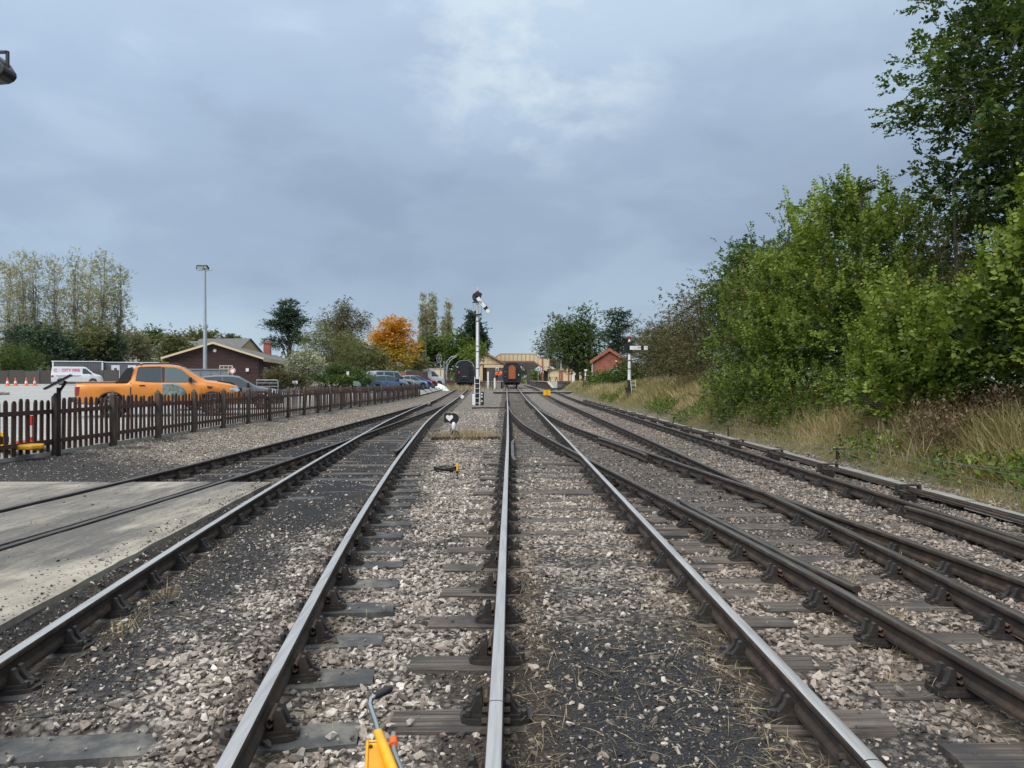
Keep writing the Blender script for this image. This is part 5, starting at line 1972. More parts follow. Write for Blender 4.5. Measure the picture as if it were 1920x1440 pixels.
mb = MB(); mb.box(-3.6, 3.85, -.16, -.102, 2.98, 3.12); mb.build('beam', 'terracotta', st)
mb = MB(); mb.box(.1, 3.9, -.3, -.24, 2.45, 2.97); mb.build('valance', 'cream_paint', st)
mb = MB(); mb.box(-3.4, -.15, .0, 24, -1.2, 3.1); mb.build('wall', 'red_brick', st)
mb = MB(); mb.box(-3.42, -2.2, -.03, -.002, 0, 2.4); mb.box(-.75, -.12, -.03, -.002, -.1, 3.0); mb.build('wall_panel', 'cream_paint', st)
window(st, -1.5, .9, .9, 1.5, 'y-', 'cream_paint', 2, 3)
for y in (.5, 5, 9.5, 14):
    mb = MB(); mb.lathe([(.07, 0), (.06, 3.0)], (2.3, y, 0), 8); mb.build('canopy_post', 'terracotta', st, 40)
mb = MB(); mb.box(-1.75, -.85, 5.5, 6.6, 4.2, 6.35); ch = mb.build('chimney', 'red_brick', st)
mb = MB(); mb.box(-1.85, -.75, 5.4, 6.7, 6.35, 6.55); mb.build('chimney_cap', 'red_brick', ch)

# footbridge
fb = thing('footbridge', 'cream panelled footbridge with red-brown trim spanning tracks at station', 'footbridge', (0, 165, 0))
k_ = 165 / F
X = lambda px: (px - CX) * k_
Zp = lambda py: CAMZ - (py - HZ) * k_
edge_t = [(925, 671), (939, 663.3), (1001, 663.3), (1016, 674)]
edge_b = [(925, 684), (939, 676.5), (1001, 676.5), (1016, 687.5)]
ett, etb = pl(edge_t), pl(edge_b)
pxs = [925, 932, 939] + [939 + 62 * i / 8 for i in range(1, 9)] + [1008.5, 1016]
for i in range(len(pxs) - 1):
    a, b = pxs[i], pxs[i + 1]
    for yy in (0, 2.0):
        mb = MB(); mb.prism([(X(a) + .04, Zp(etb(a))), (X(b) - .04, Zp(etb(b))), (X(b) - .04, Zp(ett(b))), (X(a) + .04, Zp(ett(a)))], 'xz', yy, yy + .06); mb.build('panel', 'cream_paint', fb)
    mb = MB(); mb.prism([(X(a) - .05, Zp(etb(a))), (X(a) + .05, Zp(etb(a))), (X(a) + .05, Zp(ett(a))), (X(a) - .05, Zp(ett(a)))], 'xz', -.06, -.002); mb.build('batten', 'batten_tan', fb)
    for e, h, nm, mt in ((ett, .10, 'handrail', 'cream_paint'), (etb, -.32, 'girder', 'terracotta')):
        mb = MB(); mb.prism([(X(a), Zp(e(a))), (X(b), Zp(e(b))), (X(b), Zp(e(b)) + h), (X(a), Zp(e(a)) + h)], 'xz', -.09, .13); mb.build(nm, mt, fb)
    mb = MB(); mb.prism([(X(a), Zp(etb(a)) + .02), (X(b), Zp(etb(b)) + .02), (X(b), Zp(etb(b)) + .12), (X(a), Zp(etb(a)) + .12)], 'xz', .14, 1.99); mb.build('deck', 'dark_timber', fb)
mb = MB(); mb.box(X(1016.5), X(1031), -.3, 2.4, Zp(687.5), Zp(673)); mb.build('landing_panel', 'cream_paint', fb)
for px in (1017, 1030.5):
    mb = MB(); mb.box(X(px) - .12, X(px) + .12, -.45, -.31, PZ - .05, Zp(671)); mb.build('post', 'terracotta', fb)
mb = MB()
arc = [(X(1018), Zp(688)), (X(1040), Zp(691)), (X(1040), Zp(697))] + [(X(1031.5) + (X(1038.5) - X(1031.5)) * math.cos(a), Zp(697) + (Zp(690.5) - Zp(697)) * math.sin(a)) for a in np.linspace(.2, math.pi - .1, 8)] + [(X(1018), Zp(692))]
mb.prism(arc, 'xz', -.2, .0); mb.build('stair_fascia', 'cream_paint', fb)
mb = MB(); mb.box(X(1020), X(1037), 1.0, 1.2, PZ - .05, Zp(691)); mb.build('stair_back', 'dark_timber', fb)

# road bridge behind
rbm = thing('road_bridge', 'dark brick road bridge with arches behind the footbridge', 'bridge', (0, 232, 0))
k2 = 232 / F
X2 = lambda px: (px - CX) * k2
Z2f = lambda py: CAMZ - (py - HZ) * k2
xs_ = np.linspace(-14, 26, 121)


def arch_bottom(x):
    for c0, hwid, zs, zc_ in ((X2(966), X2(989) - X2(966), 3.2, Z2f(683)), (X2(1024), X2(1024) - X2(998), 3.2, Z2f(684))):
        q = (x - c0) / hwid
        if abs(q) < 1: return zs + (zc_ - zs) * math.sqrt(1 - q * q)
    return .2


vs, fs = [], []
for x in xs_:
    b = arch_bottom(x)
    vs += [(x, 0, b), (x, 0, Z2f(675)), (x, 7, Z2f(675)), (x, 7, b)]
for i in range(len(xs_) - 1):
    a = 4 * i
    fs += [(a, a + 4, a + 5, a + 1), (a + 1, a + 5, a + 6, a + 2), (a + 2, a + 6, a + 7, a + 3), (a + 3, a + 7, a + 4, a)]
mb = MB(); mb.add(vs, fs); mb.build('spandrel', 'dark_brick', rbm)
mb = MB(); mb.box(X2(989) + .0, X2(998), -.25, 7.1, .1, 3.3); mb.build('pier', 'dark_brick', rbm)

# platform number signs on posts
for px, d, n_, lab in ((932.3, 128, '1', 'white square platform sign with number one beside orange-jacketed people'), (1009, 128, '2', 'white square platform sign with number two by footbridge stairs')):
    x = (px - CX) * d / F
    o = thing('platform_sign', lab, 'sign', (x, d, PZ))
    mb = MB(); mb.tube([(0, .05, 0), (0, .05, 2.6)], .035, 6); mb.build('post', 'cream_paint', o)
    mb = MB(); mb.cbox((0, 0, 2.02), (.50, .05, .54)); b_ = mb.build('board', 'signal_white', o)
    mb = MB(); mb.cbox((0, -.03, 2.02), (.32, .01, .36)); mb.build('blue_square', 'signal_black', b_)
    text_mesh(n_, .34, 'signal_white', 'number', b_, (0, -.04, 2.02), (R(90), 0, 0), .01)

# picket gate and white posts in front of the left platform
pg = thing('short_picket_fence', 'short brown picket fence with white posts at the platform end', 'fence', (0, 111, 0))
zg = .43
for px in (902, 905.5, 909, 919.5, 923, 926.5):
    x = (px - CX) * 111 / F
    mb = MB(); mb.box(x - .07, x + .07, 0, .03, zg, zg + 1.25); mb.build('picket', 'fence_wood', pg)
for z in (.35, .95):
    for a, b in ((900, 913), (917, 929)):
        mb = MB(); mb.box((a - CX) * 111 / F, (b - CX) * 111 / F, -.05, -.002, zg + z, zg + z + .10); mb.build('fence_rail', 'fence_wood', pg)
for px, h in ((915, 2.5), (927.5, 1.6)):
    x = (px - CX) * 111 / F
    mb = MB(); mb.box(x - .11, x + .11, -.1, .1, zg - .3, zg + h); mb.build('post', 'signal_white', pg)
pg2 = thing('dark_picket_fence', 'dark picket fence with tall white post below right platform', 'fence', (0, 101, 0))
for i in range(13):
    px = 1046 + i * 2.1
    x = (px - CX) * 101 / F
    mb = MB(); mb.box(x - .06, x + .06, 0, .03, .3, 1.6); mb.build('picket', 'dark_timber', pg2)
for z in (.65, 1.3):
    mb = MB(); mb.box((1045 - CX) * 101 / F, (1073 - CX) * 101 / F, -.05, -.002, z, z + .1); mb.build('fence_rail', 'dark_timber', pg2)
x = (1073.5 - CX) * 101 / F
mb = MB(); mb.box(x - .09, x + .09, -.1, .1, 0, 2.45); mb.build('post', 'signal_white', pg2)

# buildings on the right platform
o = gable_house('platform_shelter', 'low cream timber building with red-brown posts on right platform', 'building', ((1061 - CX) * 152 / F, 152, PZ), 0, 6.2, 9, 2.1, 2.9, 'cream_paint', 'slate')
for px in (1049, 1054, 1066, 1072):
    x = (px - 1061) * 152 / F
    mb = MB(); mb.box(x - .14, x + .14, -.12, -.003, 0, 2.2); mb.build('post', 'terracotta', o)
o = gable_house('brick_outbuilding', 'small red brick outbuilding behind trees on right platform', 'building', ((1081 - CX) * 158 / F, 158, PZ), 0, 3.4, 6, 2.1, 2.8, 'red_brick', 'slate')
x = (1052 - CX) * 128 / F
o = thing('lamp_column', 'slim white-topped red lamp column on right platform', 'lamp post', (x, 128, PZ))
mb = MB(); mb.lathe([(.12, 0), (.12, .5), (.07, .6), (.06, 1.9)], n=10); mb.build('column', 'terracotta', o, 40)
mb = MB(); mb.lathe([(.06, 1.9), (.05, 3.0)], n=10); mb.build('upper_column', 'signal_white', o, 40)
mb = MB(); mb.lathe([(.05, 3.0), (.16, 3.25), (.1, 3.5), (.02, 3.6)], n=8); mb.build('lantern', 'grey_metal', o)
# picnic table
x = (1037 - CX) * 134 / F
o = thing('picnic_table', 'dark wooden picnic table standing on the right platform', 'table', (x, 134, PZ), R(12))
mb = MB(); mb.cbox((0, 0, .73), (1.7, .75, .06)); mb.build('tabletop', 'dark_timber', o)
for s in (-1, 1):
    mb = MB(); mb.cbox((0, s * .68, .43), (1.7, .25, .05)); mb.build('bench', 'dark_timber', o)
    for q in (-.6, .6):
        mb = MB(); mb.bar((q, s * .7, 0), (q, s * .2, .70), .09); mb.build('leg', 'dark_timber', o)
# white leaning post and crossed post near the hut
for px, py, d, h, lab in ((1097, 705, 98, 1.7, 'leaning white gate post beside brick hut'), (1075.5, 716, 104, 1.2, 'stubby white post by dark picket fence')):
    x = (px - CX) * d / F
    z = float(gh(x, d, False))
    o = thing('white_post', lab, 'post', (x, d, z))
    mb = MB(); mb.bar((0, 0, -.1), (.06, 0, h), .16); mb.build('shaft', 'signal_white', o)
    mb = MB(); mb.cbox((.08, 0, h + .05), (.34, .2, .2)); mb.build('cap', 'signal_white', o)

# brick hut on the bank
hx = (1141 - CX) * 100 / F
hz = float(gh(hx, 100, False))
hut = gable_house('brick_hut', 'red brick hut with orange bargeboards and arched pale door', 'hut', (hx, 99, hz), R(-7), 4.4, 7, 4.22 - hz, 5.65 - hz, 'red_brick', 'slate', 'terracotta', .3, trim_h=.42)
mb = MB(); dw = .62
mb.prism([(.85 - dw, -.1), (.85 + dw, -.1)] + [(.85 + dw * math.cos(a), 1.55 + .28 * math.sin(a)) for a in np.linspace(0, math.pi, 9)], 'xz', -.04, -.003); dr_ = mb.build('door', 'pale_door', hut)
mb = MB(); mb.box(.83, .87, -.06, -.045, -.1, 1.8); mb.build('door_gap', 'signal_black', dr_)
mb = MB(); mb.tube([(.85 + (dw + .08) * math.cos(a), -.05, 1.55 + .42 * math.sin(a)) for a in np.linspace(0, math.pi, 11)], .10, 6); mb.build('arch', 'dark_brick', hut)
mb = MB(); mb.cbox((.85, -.06, 2.9), (.22, .1, .2)); mb.build('wall_lamp', 'cream_paint', hut)
mb = MB(); mb.tube([(-2.22, -.06, 0), (-2.22, -.06, 4.1 - hz)], .05, 6); mb.build('drainpipe', 'signal_white', hut)


# ================================================================== people
def person(label, loc, rz, arms, mats, scale=1.0):
    o = thing('person', label, 'person', loc, rz)
    o.scale = (scale,) * 3
    J = {'pel': (0, 0, .95), 'wai': (0, 0, 1.1), 'che': (0, 0, 1.36), 'nec': (0, 0, 1.5), 'hd0': (0, .01, 1.58), 'hd1': (0, .015, 1.70),
         'hl': (-.1, 0, .9), 'kl': (-.11, .03, .5), 'al': (-.12, 0, .09), 'tl': (-.13, .14, .04), 'hr': (.1, 0, .9), 'kr': (.12, .03, .5), 'ar': (.13, 0, .09), 'tr': (.15, .14, .04),
         'sl': (-.19, 0, 1.42), 'sr': (.19, 0, 1.42)}
    J.update(arms)
    E = [('pel', 'wai'), ('wai', 'che'), ('che', 'nec'), ('nec', 'hd0'), ('hd0', 'hd1'), ('pel', 'hl'), ('hl', 'kl'), ('kl', 'al'), ('al', 'tl'), ('pel', 'hr'), ('hr', 'kr'), ('kr', 'ar'), ('ar', 'tr'),
         ('che', 'sl'), ('sl', 'el'), ('el', 'wl'), ('wl', 'fl'), ('che', 'sr'), ('sr', 'er'), ('er', 'wr'), ('wr', 'fr')]
    rad = dict(pel=(.16, .12), wai=(.15, .11), che=(.18, .13), nec=(.06, .06), hd0=(.085, .09), hd1=(.085, .095), hl=(.10, .10), hr=(.10, .10), kl=(.065, .065), kr=(.065, .065), al=(.045, .05), ar=(.045, .05),
               tl=(.04, .03), tr=(.04, .03), sl=(.075, .075), sr=(.075, .075), el=(.055, .055), er=(.055, .055), wl=(.038, .038), wr=(.038, .038), fl=(.04, .025), fr=(.04, .025))
    keys = list(J)
    me = bpy.data.meshes.new('body')
    me.from_pydata([J[k] for k in keys], [(keys.index(a), keys.index(b)) for a, b in E], [])
    tmp = bpy.data.objects.new('tmp', me); COL.objects.link(tmp)
    md = tmp.modifiers.new('s', 'SKIN'); md.use_smooth_shade = True
    for i, k in enumerate(keys):
        sv = me.skin_vertices[0].data[i]; sv.radius = rad[k]; sv.use_root = (k == 'pel')
    tmp.modifiers.new('ss', 'SUBSURF').levels = 1
    dg = bpy.context.evaluated_depsgraph_get()
    m2 = bpy.data.meshes.new_from_object(tmp.evaluated_get(dg))
    bpy.data.objects.remove(tmp)
    m2.materials.clear()
    for m_ in mats: m2.materials.append(M[m_])
    for pgn in m2.polygons:
        c = pgn.center
        pgn.material_index = 0 if c.z < .08 else 1 if c.z < .97 and abs(c.x) < .22 else 2 if c.z < 1.49 and not (abs(c.x) > .2 and c.z < 1.02) else 3
    b = add_obj('body', m2, o)
    mb = MB(); mb.lathe([(.098, 1.66), (.105, 1.72), (.09, 1.79), (.04, 1.83), (.005, 1.835)], (0, .0, 0), 12); mb.build('hair', mats[4], o, 60)
    # face features on the looking side
    mb = MB(); mb.cbox((0, .115, 1.64), (.025, .04, .045)); mb.build('nose', mats[3], o)
    return o


plain('vest_orange', (.85, .13, .02), .7, var=.1, scale=6)
plain('jeans', (.06, .10, .20), .9, var=.2, scale=10)
plain('dark_cloth', (.015, .016, .02), .9, var=.2)
plain('skin', (.45, .26, .19), .6, var=.06)
plain('boots', (.02, .018, .016), .7)
plain('hair_dark', (.03, .022, .017), .8)
plain('cap_red', (.40, .05, .05), .7)
armsA = dict(el=(-.27, .02, 1.15), wl=(-.25, .14, .98), fl=(-.24, .2, .92), er=(.27, .02, 1.15), wr=(.22, .2, 1.02), fr=(.2, .27, 1.02))
armsB = dict(el=(-.26, .05, 1.16), wl=(-.16, .24, 1.10), fl=(-.1, .29, 1.12), er=(.28, -.02, 1.15), wr=(.28, .06, .92), fr=(.28, .09, .84))
person('person in orange high-visibility jacket and dark trousers beside platform sign', ((931.5 - CX) * 121 / F, 121, PZ), R(200), armsA, ('boots', 'dark_cloth', 'vest_orange', 'skin', 'hair_dark'))
person('person in orange vest, red cap and blue jeans close to the carriage', ((939 - CX) * 119.5 / F, 119.5, PZ), R(150), armsB, ('boots', 'jeans', 'vest_orange', 'skin', 'cap_red'), 1.03)

# ================================================================== left background
t = NT('weatherboard')
tcn = t.node('ShaderNodeTexCoord')
w_ = t.node('ShaderNodeTexWave', wave_type='BANDS', bands_direction='Z', wave_profile='SAW')
w_.inputs['Scale'].default_value = 1.05
t.l.new(tcn.outputs['Object'], w_.inputs['Vector'])
c = t.ramp(t.noise(t.pos((.5, .5, 9)), 2.2, 5, .7), [(.35, (.030, .012, .011)), (.56, (.058, .024, .021)), (.70, (.085, .042, .035)), (.76, (.20, .15, .13))])
c = t.mix(t.math('MULTIPLY', w_.outputs[0], .45), c, (.018, .008, .007))
t.set(c, .75, 0)
t.bump(w_.outputs[0], .5, .03)
bl = thing('weatherboard_hall', 'dark brown weatherboarded hall with cream bargeboards and grey roof', 'building', (-23.1, 60, .86), R(9))
W2, EV, RG, LN = 3.32, 2.62, 3.68, 36
mb = MB(); mb.prism([(-W2, -.6), (W2, -.6), (W2, EV), (0, RG), (-W2, EV)], 'xz', 0, LN); mb.build('wall', 'weatherboard', bl)
for s in (-1, 1):
    sl = (RG - EV) / W2
    mb = MB(); mb.prism([(0, RG + .02), (s * (W2 + .45), EV - .45 * sl + .02), (s * (W2 + .45), EV - .45 * sl + .12), (0, RG + .13)], 'xz', -.4, LN + .3); mb.build('roof', 'slate', bl)
    mb = MB(); mb.prism([(0, RG + .14), (s * (W2 + .48), EV - .48 * sl + .13), (s * (W2 + .48), EV - .48 * sl - .02), (0, RG - .02)], 'xz', -.47, -.41); mb.build('bargeboard', 'cream_paint', bl)
    for i in range(12):
        mb = MB(); x = s * (W2 + .46); mb.box(x - .02, x + .02, -.35 + i * 3, 2.6 + i * 3, EV - .45 * sl - .16, EV - .45 * sl + .10); mb.build('fascia', 'cream_paint', bl)
window(bl, .9, .95, 1.0, 1.05, 'y-', 'cream_paint', 3, 4)
window(bl, 3.4, .75, 1.7, 1.15, 'x+', 'cream_paint', 3, 4, y=W2)
window(bl, 9.5, .75, 1.7, 1.15, 'x+', 'cream_paint', 3, 4, y=W2)
mb = MB(); mb.lathe([(.13, -.03), (.13, -.002)], (.05, 0, 3.15), 14, 'Y'); mb.build('alarm_box', 'signal_white', bl)
mb = MB(); mb.cbox((2.5, -.06, 1.65), (.22, .1, .25)); mb.build('wall_box', 'signal_white', bl)
mb = MB(); mb.box(.3, 1.0, 22, 22.8, 3.2, 4.75); mb.box(.22, 1.08, 21.92, 22.88, 4.75, 4.95); mb.build('chimney', 'red_brick', bl)


def house(px, d, w, L, zb, eave, ridge, rz, label, wall='stone_light', win=()):
    x = (px - CX) * d / F
    o = gable_house('stone_house', label, 'house', (x, d, zb), rz, w, L, eave, ridge, wall, 'slate', None, .25, 'houses beyond the car park')
    for wx, wz, ww, wh in win: window(o, wx, wz, ww, wh, 'y-', 'signal_white', 2, 1)
    return o


plain('yellow_stone', (.46, .36, .22), .9, var=.15, scale=2)
house(247, 150, 4.6, 10, 1.6, 3.6, 6.6, R(6), 'steep-gabled pale stone house with two slim windows beyond car park', win=((-.9, 1.5, .6, 1.6), (1.3, 1.2, .5, 1.4)))
house(285, 138, 5.6, 9, 1.5, 2.9, 6.2, R(-6), 'broad-gabled pale stone house with one dark square window', win=((-.1, 3.0, 1.2, 1.1),))
house(392, 150, 8, 12, 1.6, 4.2, 7.6, R(70), 'pale-roofed house showing above ridge beside the lamp mast')
house(468, 128, 12, 9, 1.5, 3.6, 7.0, R(78), 'yellow stone house with grey roof behind the weatherboarded hall', 'yellow_stone')

# low brick wall with red hoarding between the houses and the hall
x = (335 - CX) * 76 / F
o = thing('brick_wall', 'long low red-brown wall before the stone houses', 'wall', (x, 76, cpz(x, 76)), R(4))
mb = MB(); mb.box(-3.6, 4.4, 0, .3, -.3, 2.25); mb.build('wall', 'red_brick', o)
mb = MB(); mb.box(-3.65, 4.45, -.05, .35, 2.25, 2.35); mb.build('coping', 'stone_light', o)

# grey steel bin with sloping end
x = (400 - CX) * 47 / F
o = thing('steel_skip', 'grey steel storage bin with sloping end between pickup and hall', 'storage bin', (x, 47, cpz(x, 47)), R(18))
mb = MB(); mb.prism([(-1.5, 0), (1.15, 0), (1.35, .3), (.75, 1.72), (-1.5, 1.75)], 'xz', -.6, .7); mb.build('body', 'grey_metal', o, bevel=.02)
mb = MB(); mb.box(-1.55, .80, -.65, .75, 1.76, 1.84); mb.build('lid', 'grey_metal', o)
for k in range(4):
    mb = MB(); mb.box(-1.3 + k * .55, -1.24 + k * .55, -.66, -.602, .1, 1.7); mb.build('rib', 'grey_metal', o)
# no-entry style roundel on post
x = (436, 50)
xx = (436 - CX) * 50 / F
o = thing('round_sign', 'small round red-ringed white sign on post before the hall window', 'sign', (xx, 50, cpz(xx, 50)))
mb = MB(); mb.tube([(0, .03, 0), (0, .03, 2.0)], .03, 6); mb.build('post', 'galv', o)
mb = MB(); mb.lathe([(.20, -.01), (.20, .01)], (0, 0, 1.75), 20, 'Y'); b_ = mb.build('disc', 'signal_white', o)
mb = MB(); mb.tube([(.165 * math.cos(a), -.015, 1.75 + .165 * math.sin(a)) for a in np.linspace(0, 2 * math.pi, 21)], .02, 5, False); mb.build('ring', 'red_paint', b_)

# grey portable cabin
cz = cpz(-49, 94)
o = thing('portable_cabin', 'grey ribbed portable cabin with white corner posts and doors behind van', 'cabin', ((192 - CX) * 92 / F, 92, cz), R(22))
plain('cabin_grey', (.115, .125, .14), .6, var=.08)
mb = MB(); mb.box(-5.2, 0, 0, 3.0, 0, 2.55); mb.box(0.001, 6.0, .6, 3.6, 0, 2.5); mb.build('shell', 'cabin_grey', o)
for x in np.arange(-5.0, -.1, .3):
    mb = MB(); mb.box(x, x + .1, -.035, -.001, .1, 2.4); mb.build('rib', 'cabin_grey', o)
for x in (-5.22, -.08):
    mb = MB(); mb.box(x, x + .16, -.06, .1, 0, 2.56); mb.build('corner_post', 'signal_white', o)
mb = MB(); mb.box(-5.3, .1, -.1, 3.1, 2.56, 2.66); mb.build('roof_edge', 'signal_white', o)
mb = MB(); mb.box(0.1, 6.1, .5, 3.7, 2.51, 2.6); mb.build('roof_edge', 'signal_white', o)
for x in (.9, 2.7):
    mb = MB(); mb.box(x, x + .9, .55, .598, .1, 2.2); d_ = mb.build('door', 'signal_white', o)
    mb = MB(); mb.box(x + .3, x + .6, .535, .549, 1.5, 1.85); mb.build('door_window', 'car_glass', d_)

# tall board fence behind the cones
o = thing('board_fence', 'weathered grey board fence behind the row of traffic cones', 'fence', (0, 90, 0))
plain('grey_boards', (.075, .068, .062), .9, var=.3, scale=4, bump=.5, stretch=(6, 6, .6), per=.25)
for i in range(12):
    x0 = -68 + i * 1.85
    z = cpz(x0, 90)
    mb = MB(); mb.box(x0, x0 + 1.78, 0, .04, z, z + 1.5 + .06 * (i % 3)); mb.build('board_panel', 'grey_boards', o)
    mb = MB(); mb.box(x0 + 1.76, x0 + 1.86, -.06, .06, z - .2, z + 1.62); mb.build('post', 'grey_boards', o)


# floodlight mast
def floods(o, z, heads, size=1.0):
    for ang, tilt, off in heads:
        h = MB()
        m_ = Matrix.Rotation(ang, 3, 'Z') @ Matrix.Rotation(tilt, 3, 'X')
        c_ = Vector((off * math.cos(ang), off * math.sin(ang), z + .22 * size))
        h.cbox(c_, (.5 * size, .34 * size, .13 * size), m=m_)
        hd = h.build('floodlight', 'black_metal', o, bevel=.03)
        g_ = MB(); g_.cbox(c_ + m_ @ Vector((0, 0, -.075 * size)), (.42 * size, .27 * size, .02), m=m_); g_.build('lens', 'lamp_glass', hd)
        b_ = MB()
        for s in (-1, 1):
            p0 = c_ + m_ @ Vector((s * .28 * size, 0, 0)); p1 = Vector((c_.x, c_.y, z)) + m_ @ Vector((s * .28 * size, 0, 0)) * .9
            b_.bar(p0, (p1.x, p1.y, z), .03)
        b_.build('bracket', 'black_metal', hd)
    mb = MB(); mb.bar((-.5 * size, 0, z), (.5 * size, 0, z), .06); mb.build('crossbar', 'galv', o)


x = (384.5 - CX) * 55 / F
z0 = cpz(x, 55)
o = thing('floodlight_mast', 'tall grey steel floodlight mast in car park before the hall', 'lamp post', (x, 55, z0))
H_ = 9.55 - z0
mb = MB(); mb.lathe([(.14, -.2), (.135, H_ * .54), (.10, H_ * .56), (.065, H_)], n=12); mb.build('column', 'galv', o, 40)
mb = MB(); mb.lathe([(.16, H_ * .53), (.16, H_ * .555)], n=12); mb.build('collar', 'galv', o)
floods(o, H_, ((R(15), R(-35), -.32), (R(-20), R(-40), .02), (R(100), R(-50), .34)))
x = (-34 - CX) * 15 / F
z0 = cpz(x, 15)
o = thing('yard_floodlight', 'dark floodlight hung on bracket at the top of yard pole', 'lamp post', (x, 15, z0))
mb = MB(); mb.lathe([(.10, -.2), (.06, 8.1 - z0)], n=12); mb.build('column', 'galv', o, 40)
zt = 8.06
mb = MB(); mb.bar((0, 0, zt - z0 + .03), (.50, 0, zt - z0 + .03), .05); mb.build('arm', 'black_metal', o)
mb = MB(); mb.bar((.50, 0, zt - z0 + .05), (.50, 0, zt - z0 - .27), .05); mb.build('bracket', 'black_metal', o)
hp = [(.12, -.12), (.30, -.02), (.44, -.15), (.55, -.32), (.56, -.40), (.50, -.47), (.40, -.52), (.08, -.55)]
mb = MB(); mb.prism([(a, zt - z0 + b) for a, b in hp], 'xz', -.18, .22); hd = mb.build('floodlight', 'black_metal', o, bevel=.03)
mb = MB(); mb.prism([(.14, zt - z0 - .20), (.28, zt - z0 - .16), (.38, zt - z0 - .46), (.10, zt - z0 - .50)], 'xz', -.20, -.185); mb.build('lens', 'grey_metal', hd)

# telegraph pole
x = (798.5 - CX) * 108 / F
o = thing('telegraph_pole', 'weathered wooden telegraph pole rising behind the white van', 'pole', (x, 108, .5))
mb = MB(); mb.lathe([(.15, -.5), (.10, 10.2)], n=10); mb.build('pole', 'post_wood', o, 40)
mb = MB(); mb.cbox((0, -.1, 9.7), (.5, .1, .1)); mb.build('crossarm', 'post_wood', o)
# ornamental iron post with wheel and curved bracket
x = (828 - CX) * 111 / F
o = thing('ironwork_post', 'pale grey ironwork posts with spoked wheel and curved bracket', 'ironwork', (x, 111, .5))
for q in (-.15, .35, .75):
    mb = MB(); mb.lathe([(.09, -.2), (.07, 3.8)], (q, 0, 0), 8); mb.build('post', 'galv', o, 40)
    mb = MB(); mb.lathe([(.13, 3.75), (.13, 3.9)], (q, 0, 0), 8); mb.build('capital', 'galv', o)
mb = MB(); mb.tube([(-.35 + .34 * math.cos(a), -.15, 4.35 + .62 * math.sin(a)) for a in np.linspace(0, 2 * math.pi, 25)], .04, 6, False)
for k in range(6):
    a = k * math.pi / 3
    mb.bar((-.35, -.15, 4.35), (-.35 + .34 * math.cos(a), -.15, 4.35 + .62 * math.sin(a)), .04)
mb.build('wheel', 'galv', o)
mb = MB()
mb.tube([(.75, 0, 2.0), (.85, 0, 3.2), (1.15, 0, 3.9), (1.6, 0, 4.35), (2.15, 0, 4.6)], .06, 6)
mb.tube([(.55, 0, 3.6), (.9, 0, 4.1), (1.4, 0, 4.6), (2.15, 0, 4.72)], .05, 6)
for a, b in (((.85, 0, 3.2), (.75, 0, 3.95)), ((1.15, 0, 3.9), (1.05, 0, 4.3)), ((1.6, 0, 4.35), (1.5, 0, 4.62))): mb.bar(a, b, .05)
mb.build('bracket', 'galv', o)
# cream shed and far dark fence
x = (818 - CX) * 118 / F
o = thing('cream_shed', 'plain cream storage shed behind the white van', 'shed', (x, 118, .6))
mb = MB(); mb.box(-1.2, 1.15, 0, 2.5, -.2, 2.85); mb.build('wall', 'cream_paint', o)
mb = MB(); mb.box(-1.3, 1.25, -.1, 2.6, 2.85, 2.95); mb.build('roof', 'stone_light', o)
o = thing('yard_fence', 'dark brown picket fence beside the pale-rimmed dark carriage', 'fence', (0, 107, 0))
for i in range(22):
    x = (818 + i * 1.6 - CX) * 107 / F
    mb = MB(); mb.box(x - .05, x + .05, 0, .03, .35, 1.75); mb.build('picket', 'fence_wood', o)
for z in (.7, 1.45):
    mb = MB(); mb.box((817 - CX) * 107 / F, (853 - CX) * 107 / F, -.05, -.002, z, z + .1); mb.build('fence_rail', 'fence_wood', o)
# planters, gate and little signs by the garden
for px, d, w, lab in ((616, 66, 1.9, 'low wooden planter under the olive trees beside gate'), (652, 69, 1.5, 'low wooden planter under round bush'), (586, 62, 1.7, 'low wooden planter below white-flowered shrub')):
    x = (px - CX) * d / F
    o = thing('wooden_planter', lab, 'planter', (x, d, cpz(x, d)), R(10))
    for z in (0, .2, .4):
        mb = MB(); mb.box(-w / 2, w / 2, -.3, .3, z, z + .185); mb.build('board', 'fence_wood', o)
    for s in (-1, 1):
        mb = MB(); mb.box(s * w / 2 - .05, s * w / 2 + .05, -.34, -.301, 0, .66); mb.build('post', 'fence_wood', o)
x = (508 - CX) * 56 / F
o = thing('metal_gate', 'galvanised tubular metal gate at the garden entrance', 'gate', (x, 56, cpz(x, 56)), R(12))
for z in (.15, .4, .65, .9, 1.1):
    mb = MB(); mb.tube([(-1.0, 0, z), (.5, 0, z)], .02, 6); mb.build('bar', 'galv', o)
mb = MB(); mb.tube([(.5, 0, 0), (.5, 0, 1.02), (.42, 0, 1.12), (-1.0, 0, 1.12), (-1.0, 0, 0)], .028, 6); mb.build('gate_frame', 'galv', o)
x = (553 - CX) * 57 / F
o = thing('small_notice', 'small white notice board on stake before the hedge', 'sign', (x, 57, cpz(x, 57)))
mb = MB(); mb.tube([(0, .03, 0), (0, .03, .9)], .025, 6); mb.build('stake', 'galv', o)
mb = MB(); mb.cbox((0, 0, .95), (.40, .03, .22)); mb.build('board', 'signal_white', o)
x = (652 - CX) * 66 / F
o = thing('garden_sign', 'tall thin white sign on post beside round bush', 'sign', (x, 66, cpz(x, 66)))
mb = MB(); mb.tube([(0, .03, 0), (0, .03, 1.8)], .03, 6); mb.build('post', 'galv', o)
mb = MB(); mb.cbox((0, 0, 1.6), (.22, .03, .42)); mb.build('board', 'signal_white', o)
